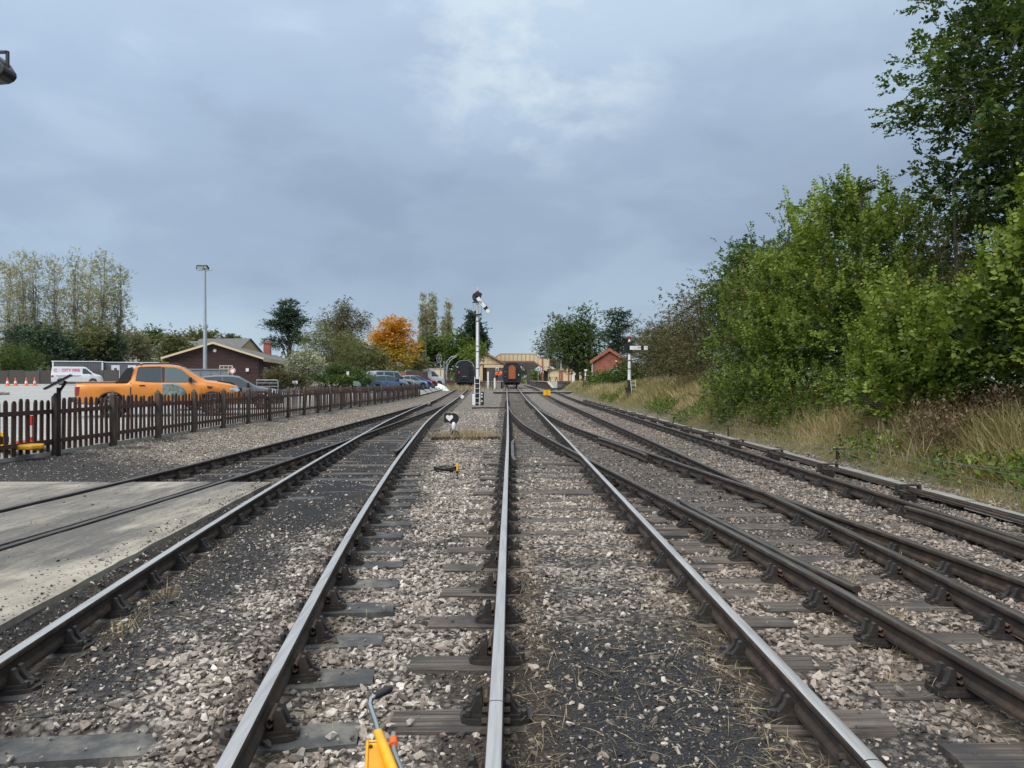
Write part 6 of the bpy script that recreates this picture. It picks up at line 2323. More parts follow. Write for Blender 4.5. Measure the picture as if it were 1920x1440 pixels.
# long brown garden wall behind the cars
x = (735 - CX) * 84 / F
o = thing('timber_wall', 'dark red-brown timber wall under autumn trees behind the parked cars', 'wall', (x, 84, cpz(x, 84)), R(6))
for k in range(14):
    mb = MB(); mb.box(-4.5 + k * .6, -4.5 + k * .6 + .585, 0, .06, 0, 1.9); mb.build('board', 'terracotta' if k % 5 == 4 else 'fence_wood', o)

# ================================================================== vegetation
def norm(a):
    return a / np.maximum(np.linalg.norm(a, axis=-1, keepdims=True), 1e-9)


def leaf_mesh(name, base, axis, nrm, L, asp, tone, mat, fold=.12):
    """one kite-shaped face per leaf"""
    n = len(base)
    axis = norm(axis)
    side = norm(np.cross(axis, nrm))
    nn_ = np.cross(side, axis)
    L = np.asarray(L)[:, None]
    w = L * (asp[:, None] if isinstance(asp, np.ndarray) else asp) * .5
    V = np.empty((n, 4, 3), np.float32)
    V[:, 0] = base
    V[:, 1] = base + axis * L * .45 + side * w + nn_ * w * fold * 2
    V[:, 2] = base + axis * L - nn_ * L * fold
    V[:, 3] = base + axis * L * .45 - side * w + nn_ * w * fold * 2
    me = bpy.data.meshes.new(name)
    me.vertices.add(4 * n)
    me.vertices.foreach_set('co', V.ravel())
    set_polys(me, np.arange(4 * n, dtype=np.int32).reshape(n, 4))
    a = me.attributes.new('tone', 'FLOAT', 'POINT')
    a.data.foreach_set('value', np.repeat(np.asarray(tone, np.float32), 4))
    me.materials.append(M[mat])
    return me


def leaf_mat(name, stops, accent=None, rough=.55, transl=.28, acc=.96):
    t = NT(name)
    geo = t.node('ShaderNodeNewGeometry')
    ri = geo.outputs['Random Per Island']
    tn = t.attr('tone', 'GEOMETRY', 'Fac')
    f = t.math('ADD', t.math('MULTIPLY', tn, .68), t.math('MULTIPLY', ri, .32))
    k = len(stops)
    c = t.ramp(f, [(.12 + .76 * i / (k - 1), s) for i, s in enumerate(stops)])
    if accent: c = t.mix(t.ramp(ri, [(acc, 0.0), (acc + .01, 1.0)]), c, accent)
    t.set(c, rough, 0)
    t.p.inputs['Specular IOR Level'].default_value = .35
    tr = t.node('ShaderNodeBsdfTranslucent')
    t.l.new(t.mix(1.0, c, (1.25, 1.3, .75), 'MULTIPLY'), tr.inputs[0])
    mx = t.node('ShaderNodeMixShader')
    mx.inputs[0].default_value = transl
    t.l.new(t.p.outputs[0], mx.inputs[1]); t.l.new(tr.outputs[0], mx.inputs[2])
    t.l.new(mx.outputs[0], t.out.inputs[0])


leaf_mat('leaf_fresh', [(.020, .038, .008), (.062, .105, .015), (.120, .175, .024), (.22, .28, .045)], (.38, .27, .03), acc=.985)
leaf_mat('leaf_dark', [(.016, .032, .009), (.040, .070, .016), (.070, .112, .024), (.115, .165, .040)], (.20, .15, .04), acc=.985)
leaf_mat('leaf_olive', [(.045, .055, .020), (.085, .098, .035), (.135, .145, .055), (.20, .20, .085)], (.30, .24, .10))
leaf_mat('leaf_brown', [(.030, .024, .013), (.065, .056, .026), (.105, .088, .042), (.15, .125, .065)], (.10, .12, .03), acc=.85)
leaf_mat('leaf_grey', [(.12, .12, .065), (.22, .22, .135), (.33, .32, .21), (.45, .43, .32)], (.34, .29, .15), acc=.93)
leaf_mat('leaf_orange', [(.28, .11, .014), (.46, .20, .022), (.58, .29, .03), (.64, .38, .05)], (.50, .12, .02))
leaf_mat('leaf_yellow', [(.26, .16, .018), (.42, .28, .03), (.50, .36, .045), (.34, .33, .06)], (.22, .25, .05))
leaf_mat('leaf_pine', [(.012, .026, .014), (.026, .050, .026), (.045, .078, .040), (.07, .11, .06)], None, transl=.12)
leaf_mat('leaf_silver', [(.075, .095, .045), (.15, .17, .085), (.30, .31, .22), (.50, .50, .42)], (.62, .60, .54), acc=.86)
leaf_mat('grass_blade', [(.07, .10, .022), (.17, .16, .055), (.33, .26, .125), (.50, .40, .23)], (.50, .42, .27), transl=.3, acc=.95)
leaf_mat('weed_rust', [(.05, .032, .017), (.10, .062, .034), (.17, .11, .062), (.24, .18, .10)], None, transl=.2)
leaf_mat('straw', [(.16, .115, .06), (.28, .21, .115), (.42, .33, .20), (.52, .44, .29)], None, transl=.15)
plain('bark', (.085, .072, .058), .9, var=.35, scale=6, bump=.6, bscale=25, stretch=(3, 3, .6))
plain('bark_pale', (.21, .195, .165), .9, var=.35, scale=5, bump=.5, bscale=25, stretch=(3, 3, .6))


def crown_sprays(blobs, nclu, rg, flat_=1.0, shell=2.2, zmin=None):
    b = np.array(blobs, float)
    vol = (b[:, 3] * b[:, 4] * b[:, 5]) ** .75
    idx = rg.choice(len(b), nclu, p=vol / vol.sum())
    d = norm(rg.normal(size=(nclu, 3)))
    r = rg.random(nclu) ** (1 / shell)
    # uneven outline: some boughs reach out, others fall short
    r = r * (.82 + .34 * rg.random(nclu))
    c = b[idx, :3] + d * r[:, None] * b[idx, 3:6]
    out = norm(d * np.array([1, 1, .8]) + np.array([0, 0, .18]))
    return c, out


def make_tree(name, label, cat, loc, blobs, nclu, spr, nleaf, twig, leafL, mat, seed, clr=.35, asp=.62, trunk=None, limbs=14, bark='bark', group=None, droop=.18, shell=2.2, flat_=1.0, tone_mu=.5, tone_sd=.27, up=.25, extra=None, rz=0.0, shoots=None, twigs=0.0):
    """blobs are (x,y,z,rx,ry,rz) relative to the foot of the tree"""
    rg = np.random.default_rng(seed)
    o = thing(name, label, cat, loc, rz, group)
    sets = [(blobs, nclu, mat, tone_mu)] + (extra or [])
    allc = []
    for bl_, nc, mt, tmu in sets:
        c, out = crown_sprays(bl_, nc, rg, flat_, shell)
        allc.append(c)
        k = spr
        cc = np.repeat(c, k, 0) + rg.normal(size=(nc * k, 3)) * clr * np.array([1, 1, .62 * flat_])
        dd = norm(np.repeat(out, k, 0) * .8 + rg.normal(size=(nc * k, 3)) * np.array([.75, .75, .5 * flat_]) + np.array([0, 0, up]))
        ct = np.clip(rg.normal(tmu, tone_sd, nc), 0, 1)
        # boughs near the top and outside carry paler young leaves
        S_ = nc * k
        side = norm(np.cross(dd, np.array([0, 0, 1.0])) + rg.normal(size=(S_, 3)) * .25)
        tw = twig * rg.uniform(.6, 1.25, S_)
        tt = np.linspace(.12, 1, nleaf)
        pos = cc[:, None, :] + dd[:, None, :] * (tw[:, None] * tt)[:, :, None]
        pos[:, :, 2] -= droop * tw[:, None] * tt ** 2
        sg = np.where(np.arange(nleaf) % 2 == 0, 1.0, -1.0)
        ax = dd[:, None, :] * .6 + side[:, None, :] * sg[None, :, None] * .8 + rg.normal(size=(S_, nleaf, 3)) * .28
        nr = np.cross(side, dd)[:, None, :] + rg.normal(size=(S_, nleaf, 3)) * .45
        LL = leafL * rg.uniform(.65, 1.25, (S_, nleaf)) * (1.1 - .35 * tt)[None, :]
        tone = np.clip(np.repeat(ct, k)[:, None] + rg.normal(0, .07, (S_, 1)) + .10 * (tt - .5)[None, :], 0, 1) * np.ones((1, nleaf))
        me = leaf_mesh('crown', pos.reshape(-1, 3), ax.reshape(-1, 3), nr.reshape(-1, 3), LL.ravel(), asp, tone.ravel(), mt)
        add_obj('crown', me, o)
    if shoots:
        ns, sl_, ln_ = shoots
        c, out = crown_sprays(blobs, ns * 3, rg, flat_, 9.0)
        sel = np.argsort(-(out[:, 2] + .35 * rg.random(len(out)) - .25 * out[:, 0]))[:ns]
        c, out = c[sel], out[sel]
        dd = norm(out * .45 + np.array([-.05, -.1, 1.0]) + rg.normal(size=(ns, 3)) * .22)
        nl = 22
        tt = np.linspace(.05, 1, nl)
        tw = sl_ * rg.uniform(.55, 1.25, ns)
        side = norm(rg.normal(size=(ns, 3)) - dd * 0)
        side = norm(np.cross(dd, side))
        pos = c[:, None, :] + dd[:, None, :] * (tw[:, None] * tt)[:, :, None]
        pos[:, :, 2] -= .10 * tw[:, None] * tt ** 3
        sg = np.where(np.arange(nl) % 2 == 0, 1.0, -1.0)
        ax = dd[:, None, :] * .35 + side[:, None, :] * sg[None, :, None] + rg.normal(size=(ns, nl, 3)) * .2
        nr = np.cross(side, dd)[:, None, :] + rg.normal(size=(ns, nl, 3)) * .35
        LL = ln_ * rg.uniform(.7, 1.2, (ns, nl)) * (1.15 - .6 * tt)[None, :]
        tone = np.clip(.80 + rg.normal(0, .12, (ns, 1)) + .15 * tt[None, :], 0, 1)
        me = leaf_mesh('shoots', pos.reshape(-1, 3), ax.reshape(-1, 3), nr.reshape(-1, 3), LL.ravel(), asp, tone.ravel(), mat)
        add_obj('shoots', me, o)
    if twigs:
        C_ = np.concatenate(allc)
        bb = np.array(blobs)[:, :3]
        mb = MB()
        for j in rg.choice(len(C_), int(len(C_) * twigs), replace=False):
            e = Vector(C_[j])
            q = bb[np.argmin(((bb - C_[j]) ** 2).sum(1))]
            s0 = e.lerp(Vector(q), rg.uniform(.45, .8)) - Vector((0, 0, .2))
            m1 = s0.lerp(e, .55) + Vector(rg.normal(0, .06, 3))
            out_ = e + (e - s0) * .22
            mb.tube([s0, m1, e, out_], [.020, .014, .008, .004], 4, False)
        mb.build('twigs', bark, o, 60)
    if trunk:
        r0, h, lean = trunk
        mb = MB()
        tp = []
        for i in range(8):
            f = i / 7
            tp.append((lean[0] * f + .12 * h * .1 * math.sin(f * 5 + seed), lean[1] * f + .1 * h * .1 * math.cos(f * 4 + seed), -.3 + (h + .3) * f))
        mb.tube(tp, [r0 * (1.25 if i == 0 else 1) * (1 - .82 * i / 7) for i in range(8)], 8)
        C_ = np.concatenate(allc)
        for j in rg.choice(len(C_), min(limbs, len(C_)), replace=False):
            e = Vector(C_[j])
            f = rg.uniform(.25, .9)
            s = Vector(tp[int(f * 7)])
            if e.z < s.z - .5: s = Vector(tp[max(1, int(f * 3))])
            m1 = s.lerp(e, .5) + Vector((rg.normal() * .12, rg.normal() * .12, (e - s).length * .10))
            rr_ = r0 * (1 - f * .75) * .42
            mb.tube([s, s.lerp(m1, .5) + Vector((0, 0, .05)), m1, e], [rr_, rr_ * .8, rr_ * .55, rr_ * .15], 5, False)
        mb.build('trunk', bark, o, 60)
    return o


def gz_(x, y):
    return float(gh(x, y, False))


def rel(blobs, x, y, z):
    return [(a - x, b - y, c - z, d, e, f) for a, b, c, d, e, f in blobs]


GR = 'trees and bushes on the bank'


def bank_tree(name, label, x, y, blobs, *a, cat='tree', **k):
    z = gz_(x, y)
    return make_tree(name, label, cat, (x, y, z), rel(blobs, x, y, z), *a, group=GR, **k)


bank_tree('broadleaf_tree', 'tall dark-leaved tree leaning over bank, top out of frame', 13.0, 18.0,
          [(12.6, 17.5, 9.0, 3.2, 2.8, 2.6), (10.9, 17.2, 8.6, 2.4, 2.0, 1.4), (10.9, 16.8, 6.3, 1.9, 2.0, 1.2), (12.6, 17.5, 11.6, 2.6, 2.4, 1.6), (13.2, 18.2, 5.6, 2.8, 2.5, 2.0)],
          330, 18, 9, .42, .15, 'leaf_dark', 1, clr=.30, trunk=(.22, 10.5, (-.7, -.3)), limbs=46, shell=3.0, tone_mu=.55, bark='bark_pale', twigs=.7)
bank_tree('hornbeam_tree', 'bright green bushy tree with upright shoots in middle of bank', 9.9, 21.5,
          [(9.7, 21.5, 5.1, 1.7, 1.9, 1.5), (10.6, 21.0, 4.4, 2.0, 1.9, 2.0), (9.2, 20.6, 3.1, 1.6, 1.7, 1.7), (10.8, 19.6, 3.0, 1.7, 1.7, 1.7), (9.6, 21.8, 6.3, .8, .9, .8)],
          260, 15, 10, .40, .115, 'leaf_fresh', 2, clr=.27, trunk=(.13, 6.0, (-.2, -.2)), limbs=26, up=.5, shell=3.0, shoots=(170, .95, .16), twigs=.3)
bank_tree('young_hornbeam', 'bright green shoot-topped bush left of the tall hornbeam', 9.3, 25.5,
          [(9.5, 25.5, 4.2, 1.4, 1.9, 2.0), (9.3, 24.6, 6.3, .7, .8, .9), (8.7, 24.6, 2.6, 1.1, 1.6, 1.3)],
          150, 15, 9, .42, .125, 'leaf_fresh', 3, clr=.28, trunk=(.11, 6.0, (-.2, -.2)), limbs=18, up=.5, tone_mu=.42, shell=3.0, shoots=(110, .95, .16), twigs=.3)
bank_tree('hazel_bush', 'leafy bush with large rounded bright leaves at near end of bank', 9.2, 13.2,
          [(9.3, 13.4, 2.9, 1.2, 1.5, 1.2), (9.7, 12.8, 3.7, 1.1, 1.4, 1.2), (8.9, 14.2, 2.3, .9, 1.2, .8), (10.0, 13.0, 4.9, .8, 1.1, 1.0)],
          170, 12, 7, .36, .135, 'leaf_fresh', 4, clr=.25, asp=.74, trunk=(.07, 4.0, (0, 0)), limbs=18, tone_mu=.46, shell=2.6, shoots=(90, .8, .15), twigs=.3)
bank_tree('fresh_shoot_bush', 'lime green shoot-topped bush in front of brown dead thorn', 8.6, 16.2,
          [(8.55, 16.2, 2.3, 1.1, 1.3, 1.2), (8.3, 16.0, 1.5, 1.1, 1.4, .9)], 120, 13, 9, .36, .115, 'leaf_fresh', 5, clr=.22, trunk=(.05, 2.6, (0, 0)), limbs=12, up=.8, tone_mu=.62, shell=2.6, shoots=(110, .9, .15), twigs=.3)
bank_tree('elder_bush', 'dark leafy bush filling the space under the tall leaning tree', 12.2, 15.6,
          [(11.9, 15.6, 3.4, 1.9, 1.5, 1.9), (12.6, 16.0, 5.2, 1.8, 1.5, 1.3), (11.0, 15.4, 2.2, 1.2, 1.2, 1.1), (13.0, 15.0, 2.6, 1.6, 1.5, 1.6)], 260, 11, 8, .40, .125, 'leaf_dark', 16, clr=.30, trunk=(.08, 4.5, (0, 0)), limbs=20, tone_mu=.6, shell=2.4, twigs=.3)
bank_tree('backing_thicket', 'dark green thicket standing behind the bright hornbeams', 12.4, 23.5,
          [(12.0, 23.5, 3.4, 1.8, 3.2, 2.4), (11.6, 27.5, 3.2, 1.6, 2.6, 2.2), (12.6, 20.0, 3.6, 1.8, 2.4, 2.4)], 270, 10, 8, .5, .16, 'leaf_dark', 17, clr=.42, trunk=(.1, 4.5, (0, 0)), limbs=20, tone_mu=.4, shell=2.2)
bank_tree('dead_thorn', 'thin brown half-dead thorn bush showing sky between green bushes', 10.0, 17.3,
          [(9.75, 17.3, 4.2, .95, .9, 1.5), (10.2, 17.0, 2.9, 1.0, 1.0, 1.2)], 170, 8, 8, .40, .055, 'leaf_brown', 6, clr=.36, asp=.5, trunk=(.10, 5.2, (0, 0)), limbs=60, tone_mu=.4)
bank_tree('low_bramble', 'low dense green bramble bush spilling to foot of bank', 7.9, 24.5,
          [(7.75, 24.0, 1.0, 1.0, 2.6, .9), (8.0, 21.0, 1.1, .95, 1.6, .95), (7.5, 26.8, 1.1, .95, 1.6, .85), (8.4, 24.5, 2.0, 1.0, 2.4, .8), (8.9, 18.8, 1.6, .8, 1.3, .7)], 390, 9, 8, .30, .085, 'leaf_fresh', 7, clr=.28, tone_mu=.34, shell=2.6, shoots=(90, .5, .09))
bank_tree('field_maple', 'rounded mid green tree between hornbeams and brown thorn hedge', 10.2, 31,
          [(10.2, 31, 4.1, 1.8, 2.4, 2.0), (10.9, 29, 5.4, 1.3, 1.7, 1.2), (9.3, 30, 2.6, 1.6, 2.2, 1.6)], 190, 13, 8, .44, .14, 'leaf_fresh', 8, clr=.32, trunk=(.14, 6.5, (0, 0)), limbs=20, tone_mu=.3, shell=2.8, shoots=(80, .8, .13))
bank_tree('brown_thorn', 'russet brown thorn bush wedged between green trees on bank', 9.4, 27.2,
          [(9.0, 27.0, 4.7, 1.0, 1.0, 1.4), (9.1, 27.4, 3.2, 1.1, 1.2, 1.2)], 170, 8, 8, .42, .08, 'leaf_brown', 9, clr=.4, asp=.5, trunk=(.1, 5.5, (0, 0)), limbs=40, tone_mu=.6)
bank_tree('ash_sapling', 'grey-green upright tree rising above the thorn hedge', 10.9, 35,
          [(10.6, 35, 5.4, 1.5, 1.6, 2.2), (10.9, 34, 6.8, 1.0, 1.1, 1.0)], 210, 8, 8, .48, .16, 'leaf_dark', 10, clr=.45, trunk=(.13, 7.0, (0, 0)), limbs=18, tone_mu=.8)
bank_tree('hawthorn_hedge', 'olive brown hawthorn bush arching over bank before short signal', 10.1, 41,
          [(10.0, 40, 4.5, 2.0, 2.8, 2.2), (9.6, 37.5, 2.8, 1.7, 2.2, 1.8), (10.6, 44, 4.5, 1.7, 2.2, 1.5), (10.2, 36, 4.9, 1.3, 1.6, 1.4)], 370, 8, 8, .55, .13, 'leaf_brown', 11, clr=.5, asp=.5, trunk=(.12, 5.0, (0, 0)), limbs=26, droop=.5, tone_mu=.66, shell=2.4)
bank_tree('hawthorn_bush', 'grey brown hawthorn bush behind short semaphore signal', 11.3, 52,
          [(11.0, 52, 3.6, 2.2, 3.2, 2.1), (11.2, 57, 4.0, 2.0, 2.8, 1.9), (10.6, 48.5, 3.3, 1.7, 2.2, 1.7)], 330, 8, 8, .6, .16, 'leaf_brown', 12, clr=.55, asp=.5, trunk=(.12, 5.0, (0, 0)), limbs=26, droop=.4, tone_mu=.5)
bank_tree('grey_thorn', 'thin grey leafless-looking thorn behind signal arm', 12.6, 64,
          [(12.3, 64, 4.2, 2.0, 3.0, 2.2), (12.6, 70, 4.2, 2.0, 3.0, 2.2)], 220, 8, 8, .7, .16, 'leaf_brown', 13, clr=.6, asp=.45, trunk=(.12, 6.0, (0, 0)), limbs=40, tone_mu=.35)
bank_tree('bramble_mound', 'dark green bramble mound on bank below brick hut', 10.0, 76, [(9.9, 75, 1.5, 1.4, 4.5, 1.0), (9.2, 82, 1.3, 1.3, 4.0, .9), (11.2, 72, 1.9, 1.4, 3.5, 1.0)], 330, 8, 7, .45, .17, 'leaf_fresh', 14, clr=.4, tone_mu=.15, shell=2.4, cat='bush')
bank_tree('ivy_shrub', 'olive shrub at corner of brick hut beside signal', 12.9, 84, [(12.9, 84, 2.6, 1.2, 1.4, 1.5)], 110, 8, 7, .45, .17, 'leaf_brown', 15, clr=.4, tone_mu=.75, cat='bush')

# station and car-park trees
FG = 'trees around the station'


def far_tree(name, label, px, py, d, blobs_px, nclu, mat, seed, leafL=.30, spr=7, nleaf=7, twig=.7, clr=.6, trunk=None, limbs=12, group=FG, cat='tree', extra=None, **k):
    """blobs_px in photograph pixels (px, py, depth offset, rx, ry_depth, rz) at distance d"""
    q = d / F
    x = (px - CX) * q
    z = cpz(x, d) if x < -9 and d < 118 else .5
    conv = lambda bs: [((a - CX) * q - x, dy, CAMZ - (b - HZ) * q - z, rx * q, ry, rz * q) for a, b, dy, rx, ry, rz in bs]
    ex = [(conv(b), n_, m_, t_) for b, n_, m_, t_ in extra] if extra else None
    return make_tree(name, label, cat, (x, d, z), conv(blobs_px), nclu, spr, nleaf, twig, leafL, mat, seed, clr=clr, trunk=trunk, limbs=limbs, group=group, extra=ex, **k)


far_tree('dark_lime_tree', 'large dark spreading tree over the right platform', 1082, 705, 130, [(1085, 650, 0, 45, 4, 52), (1066, 645, 0, 30, 3.5, 42), (1108, 680, -1, 30, 4, 28), (1095, 612, 0, 26, 3, 34)], 480, 'leaf_dark', 21, .34, trunk=(.45, 9, (0, 0)), clr=.8, tone_mu=.5)
far_tree('pale_lime_tree', 'lighter green tree behind the left of dark spreading tree', 1030, 700, 190, [(1030, 650, 0, 24, 3, 34), (1045, 620, 0, 22, 3, 28)], 190, 'leaf_olive', 22, .36, trunk=(.3, 9, (0, 0)), clr=.8, tone_mu=.3)
far_tree('flat_topped_pine', 'dark flat-topped pine beyond the brick hut', 1157, 700, 140, [(1157, 592, 0, 22, 2.5, 9), (1165, 612, 0, 24, 2.5, 9), (1148, 630, 0, 24, 2.5, 12), (1165, 650, 0, 30, 3, 18)], 210, 'leaf_pine', 23, .34, trunk=(.3, 11, (0, 0)), clr=.7, flat_=.5, tone_mu=.55)
far_tree('conifer', 'dense dark green cypress behind station chimney', 890, 690, 155, [(886, 605, 0, 9, 1.8, 20), (886, 632, 0, 20, 2.5, 30), (889, 662, 0, 27, 3, 30), (900, 640, 0, 14, 2, 22)], 360, 'leaf_pine', 24, .40, clr=.6, up=.9, tone_mu=.3, trunk=(.3, 12, (0, 0)))
far_tree('round_green_tree', 'rounded mid green tree left of the cypress', 860, 690, 128, [(860, 652, 0, 26, 3, 28), (876, 672, 0, 18, 2.5, 20), (850, 676, 0, 18, 2.5, 18)], 230, 'leaf_fresh', 25, .32, trunk=(.2, 5, (0, 0)), tone_mu=.25)
far_tree('yellow_green_shrub', 'bright yellow-green shrub beside the station chimney', 893, 700, 122, [(880, 665, 0, 9, 1.5, 12), (898, 660, 0, 9, 1.5, 10)], 70, 'leaf_fresh', 26, .26, trunk=(.08, 3, (0, 0)), tone_mu=.7)
far_tree('station_laurel', 'small green bush glimpsed under the road bridge arch', 1000, 712, 215, [(1008, 704, 0, 12, 2, 8)], 60, 'leaf_fresh', 27, .34, tone_mu=.45)
far_tree('line_side_hedge', 'pale green growth beyond the road bridge arch', 982, 712, 262, [(980, 702, 0, 12, 2, 12)], 60, 'leaf_olive', 28, .4, tone_mu=.7)
for i, (px, top, d, lab) in enumerate(((793, 556, 172, 'first of three slender pale poplars rising behind telegraph pole'), (803, 566, 174, 'middle and shortest of three slender poplars behind telegraph pole'), (811.5, 551, 170, 'tallest of three slender pale poplars behind telegraph pole'), (840.5, 567, 178, 'lone slender poplar standing left of the cypress'), (832, 596, 182, 'short slender poplar beside the lone poplar'))):
    h = (690 - top) / 2
    far_tree('lombardy_poplar', lab, px, 690, d, [(px, top + h * .5, 0, 3.0, .6, h * .55), (px, top + h * 1.15, 0, 5.0, .8, h * .75)], 130, 'leaf_grey', 30 + i, .30, clr=.35, up=1.1, twig=.8, trunk=(.22, 15, (0, 0)), tone_mu=.62, limbs=10)
far_tree('dark_ash_tree', 'dark green tree mass below the three poplars', 812, 690, 142, [(812, 655, 0, 30, 3, 28), (790, 668, 0, 22, 3, 22), (836, 672, 0, 20, 3, 18)], 270, 'leaf_dark', 36, .36, trunk=(.25, 6, (0, 0)), tone_mu=.55)
far_tree('autumn_maple', 'autumn tree with orange crown turning yellow at its lower side', 738, 700, 95, [(735, 632, 0, 34, 2.4, 34), (750, 615, 0, 22, 2, 22), (712, 645, 0, 20, 2, 24), (770, 655, 0, 14, 1.6, 16)], 330, 'leaf_orange', 37, .23, clr=.42, trunk=(.2, 6, (0, 0)), tone_mu=.62, twig=.5,
         extra=[([(742, 668, -.5, 30, 2.2, 22), (725, 660, -.5, 22, 2, 20)], 190, 'leaf_yellow', .45)])
far_tree('yellowing_hazel', 'yellow-green low tree beside the autumn maple behind white van', 783, 700, 100, [(780, 682, 0, 13, 1.5, 14)], 70, 'leaf_olive', 38, .24, trunk=(.08, 3, (0, 0)), tone_mu=.75)
far_tree('spreading_olive_tree', 'olive-leaved low spreading tree left of the autumn maple', 685, 704, 84, [(690, 672, 0, 30, 2.2, 24), (668, 664, 0, 22, 2, 22), (712, 684, 0, 18, 1.8, 14)], 260, 'leaf_olive', 39, .20, clr=.4, trunk=(.15, 3.5, (0, 0)), tone_mu=.66, twig=.5, limbs=24)
far_tree('weeping_birch', 'tall weeping birch with pointed top behind the olive willow', 643, 700, 102, [(645, 585, 0, 12, 1.5, 32), (644, 615, 0, 26, 2.2, 38), (612, 605, 0, 12, 1.5, 24), (678, 600, 0, 13, 1.5, 20), (645, 648, 0, 36, 2.8, 30)], 380, 'leaf_brown', 40, .22, clr=.5, droop=1.0, up=-.5, trunk=(.2, 11.5, (0, 0)), tone_mu=.85, bark='bark_pale', limbs=24)
far_tree('olive_willow', 'broad olive-green willow in garden beside the hall', 622, 712, 76, [(625, 662, 0, 48, 2.6, 36), (585, 650, 0, 24, 2, 34), (600, 625, 0, 16, 1.6, 20), (655, 650, 0, 26, 2, 30), (640, 690, -.5, 50, 2.2, 22)], 480, 'leaf_olive', 41, .17, clr=.4, asp=.35, trunk=(.15, 4, (0, 0)), twig=.55, tone_mu=.74)
far_tree('scots_pine', 'dark blue-green pine with layered boughs behind the hall', 541, 690, 112, [(542, 573, 0, 15, 1.5, 8), (538, 590, 0, 26, 2, 8), (552, 606, 0, 26, 2, 7), (520, 610, 0, 22, 2, 8), (548, 626, 0, 22, 2, 7), (518, 642, 0, 20, 2, 8), (560, 640, 0, 14, 1.5, 6), (540, 600, 0, 14, 1.6, 24)], 330, 'leaf_pine', 42, .26, clr=.45, flat_=.45, trunk=(.4, 9.5, (0, 0)), tone_mu=.55, limbs=24)
far_tree('white_flowering_shrub', 'rounded shrub speckled with white blossom beside hall', 577, 715, 66, [(577, 683, 0, 33, 1.6, 26), (560, 690, -.3, 20, 1.2, 20)], 280, 'leaf_silver', 43, .13, clr=.28, twig=.35, cat='shrub', tone_mu=.5)
far_tree('dark_yew_bush', 'dark green yew bush beside white-flowered shrub', 630, 716, 67, [(632, 699, 0, 20, 1.2, 17), (645, 706, 0, 14, 1, 10)], 140, 'leaf_dark', 44, .13, clr=.25, twig=.35, cat='bush', tone_mu=.35)
far_tree('round_box_bush', 'small round clipped bush behind wooden planter', 668, 714, 70, [(668, 703, 0, 9, .6, 9)], 60, 'leaf_dark', 45, .12, clr=.18, twig=.25, cat='bush', tone_mu=.6)
far_tree('hall_hedge', 'low brown-green hedge in front of the hall side windows', 525, 716, 58, [(520, 706, 0, 22, 1, 11), (545, 712, -.3, 22, .9, 9), (570, 716, -.3, 18, .8, 8)], 190, 'leaf_brown', 46, .12, clr=.22, twig=.3, cat='hedge', tone_mu=.6)
far_tree('garden_hedge', 'dark low hedge running behind the wooden planters', 610, 718, 64, [(600, 712, 0, 26, .8, 9), (640, 714, .3, 26, .8, 8), (680, 712, .8, 20, .8, 8)], 190, 'leaf_dark', 47, .13, clr=.22, twig=.3, cat='hedge', tone_mu=.6)
far_tree('ash_by_houses', 'loose olive tree in front of steep-gabled stone house', 258, 690, 122, [(245, 640, 0, 24, 2.5, 20), (262, 655, 0, 22, 2.2, 20), (228, 650, 0, 18, 2, 20), (272, 672, 0, 10, 1.4, 12)], 220, 'leaf_grey', 48, .32, trunk=(.2, 5, (0, 0)), tone_mu=.4)
far_tree('distant_oak', 'rounded blue-green tree beyond the stone houses', 287, 690, 175, [(287, 632, 0, 20, 3, 15), (282, 645, 0, 24, 3, 14)], 130, 'leaf_dark', 49, .4, trunk=(.3, 8, (0, 0)), tone_mu=.8)
far_tree('bushy_tree', 'yellow-green bushy tree between stone house and hall', 325, 690, 110, [(325, 650, 0, 20, 2.2, 24), (318, 668, 0, 16, 2, 18), (345, 662, 0, 16, 2, 16)], 190, 'leaf_olive', 50, .28, trunk=(.15, 4, (0, 0)), tone_mu=.5)
far_tree('hazy_row_tree', 'pale round-topped tree behind the floodlight mast', 380, 690, 165, [(365, 640, 0, 24, 3, 20), (392, 638, 0, 20, 3, 18)], 170, 'leaf_olive', 51, .4, trunk=(.2, 7, (0, 0)), tone_mu=.75)
far_tree('low_crab_tree', 'small brownish tree peeping over the hall ridge', 432, 690, 150, [(432, 642, 0, 17, 2, 10)], 80, 'leaf_brown', 52, .34, trunk=(.15, 5, (0, 0)), tone_mu=.85)
# pale aspens in a row at the far left
pop = []
for i, (px, top, r, d, lab) in enumerate(((14, 486, 20, 118, 'first pale aspen of the tall row above the board fence'), (38, 474, 22, 116, 'pale aspen beside a darker fork, above the green willow'), (62, 473, 19, 120, 'thin pale aspen leaning over dark evergreen'), (104, 484, 17, 119, 'narrow pale aspen with gaps showing the sky'), (140, 470, 21, 116, 'tall pale aspen with straight bare trunk'), (165, 488, 17, 121, 'slim pale aspen behind its taller neighbours'), (190, 468, 24, 114, 'tallest pale aspen with dense upper crown'), (222, 492, 19, 117, 'outermost pale aspen spreading towards the houses'))):
    far_tree('aspen_tree', lab, px, 695, d, [(px, top + 32, 0, r * .72, 1.5, 32), (px + 2, top + 82, 0, r * 1.05, 2.0, 40), (px, top + 140, 0, r * 1.0, 1.9, 46), (px, top + 190, 0, r * .8, 1.6, 25)], 200, 'leaf_grey', 60 + i, .25, spr=6, nleaf=6, clr=.6, twig=.75, up=.8, trunk=(.20, 18, (.2, 0)), limbs=46, tone_mu=.66, bark='bark_pale', group='row of aspens behind the car park')
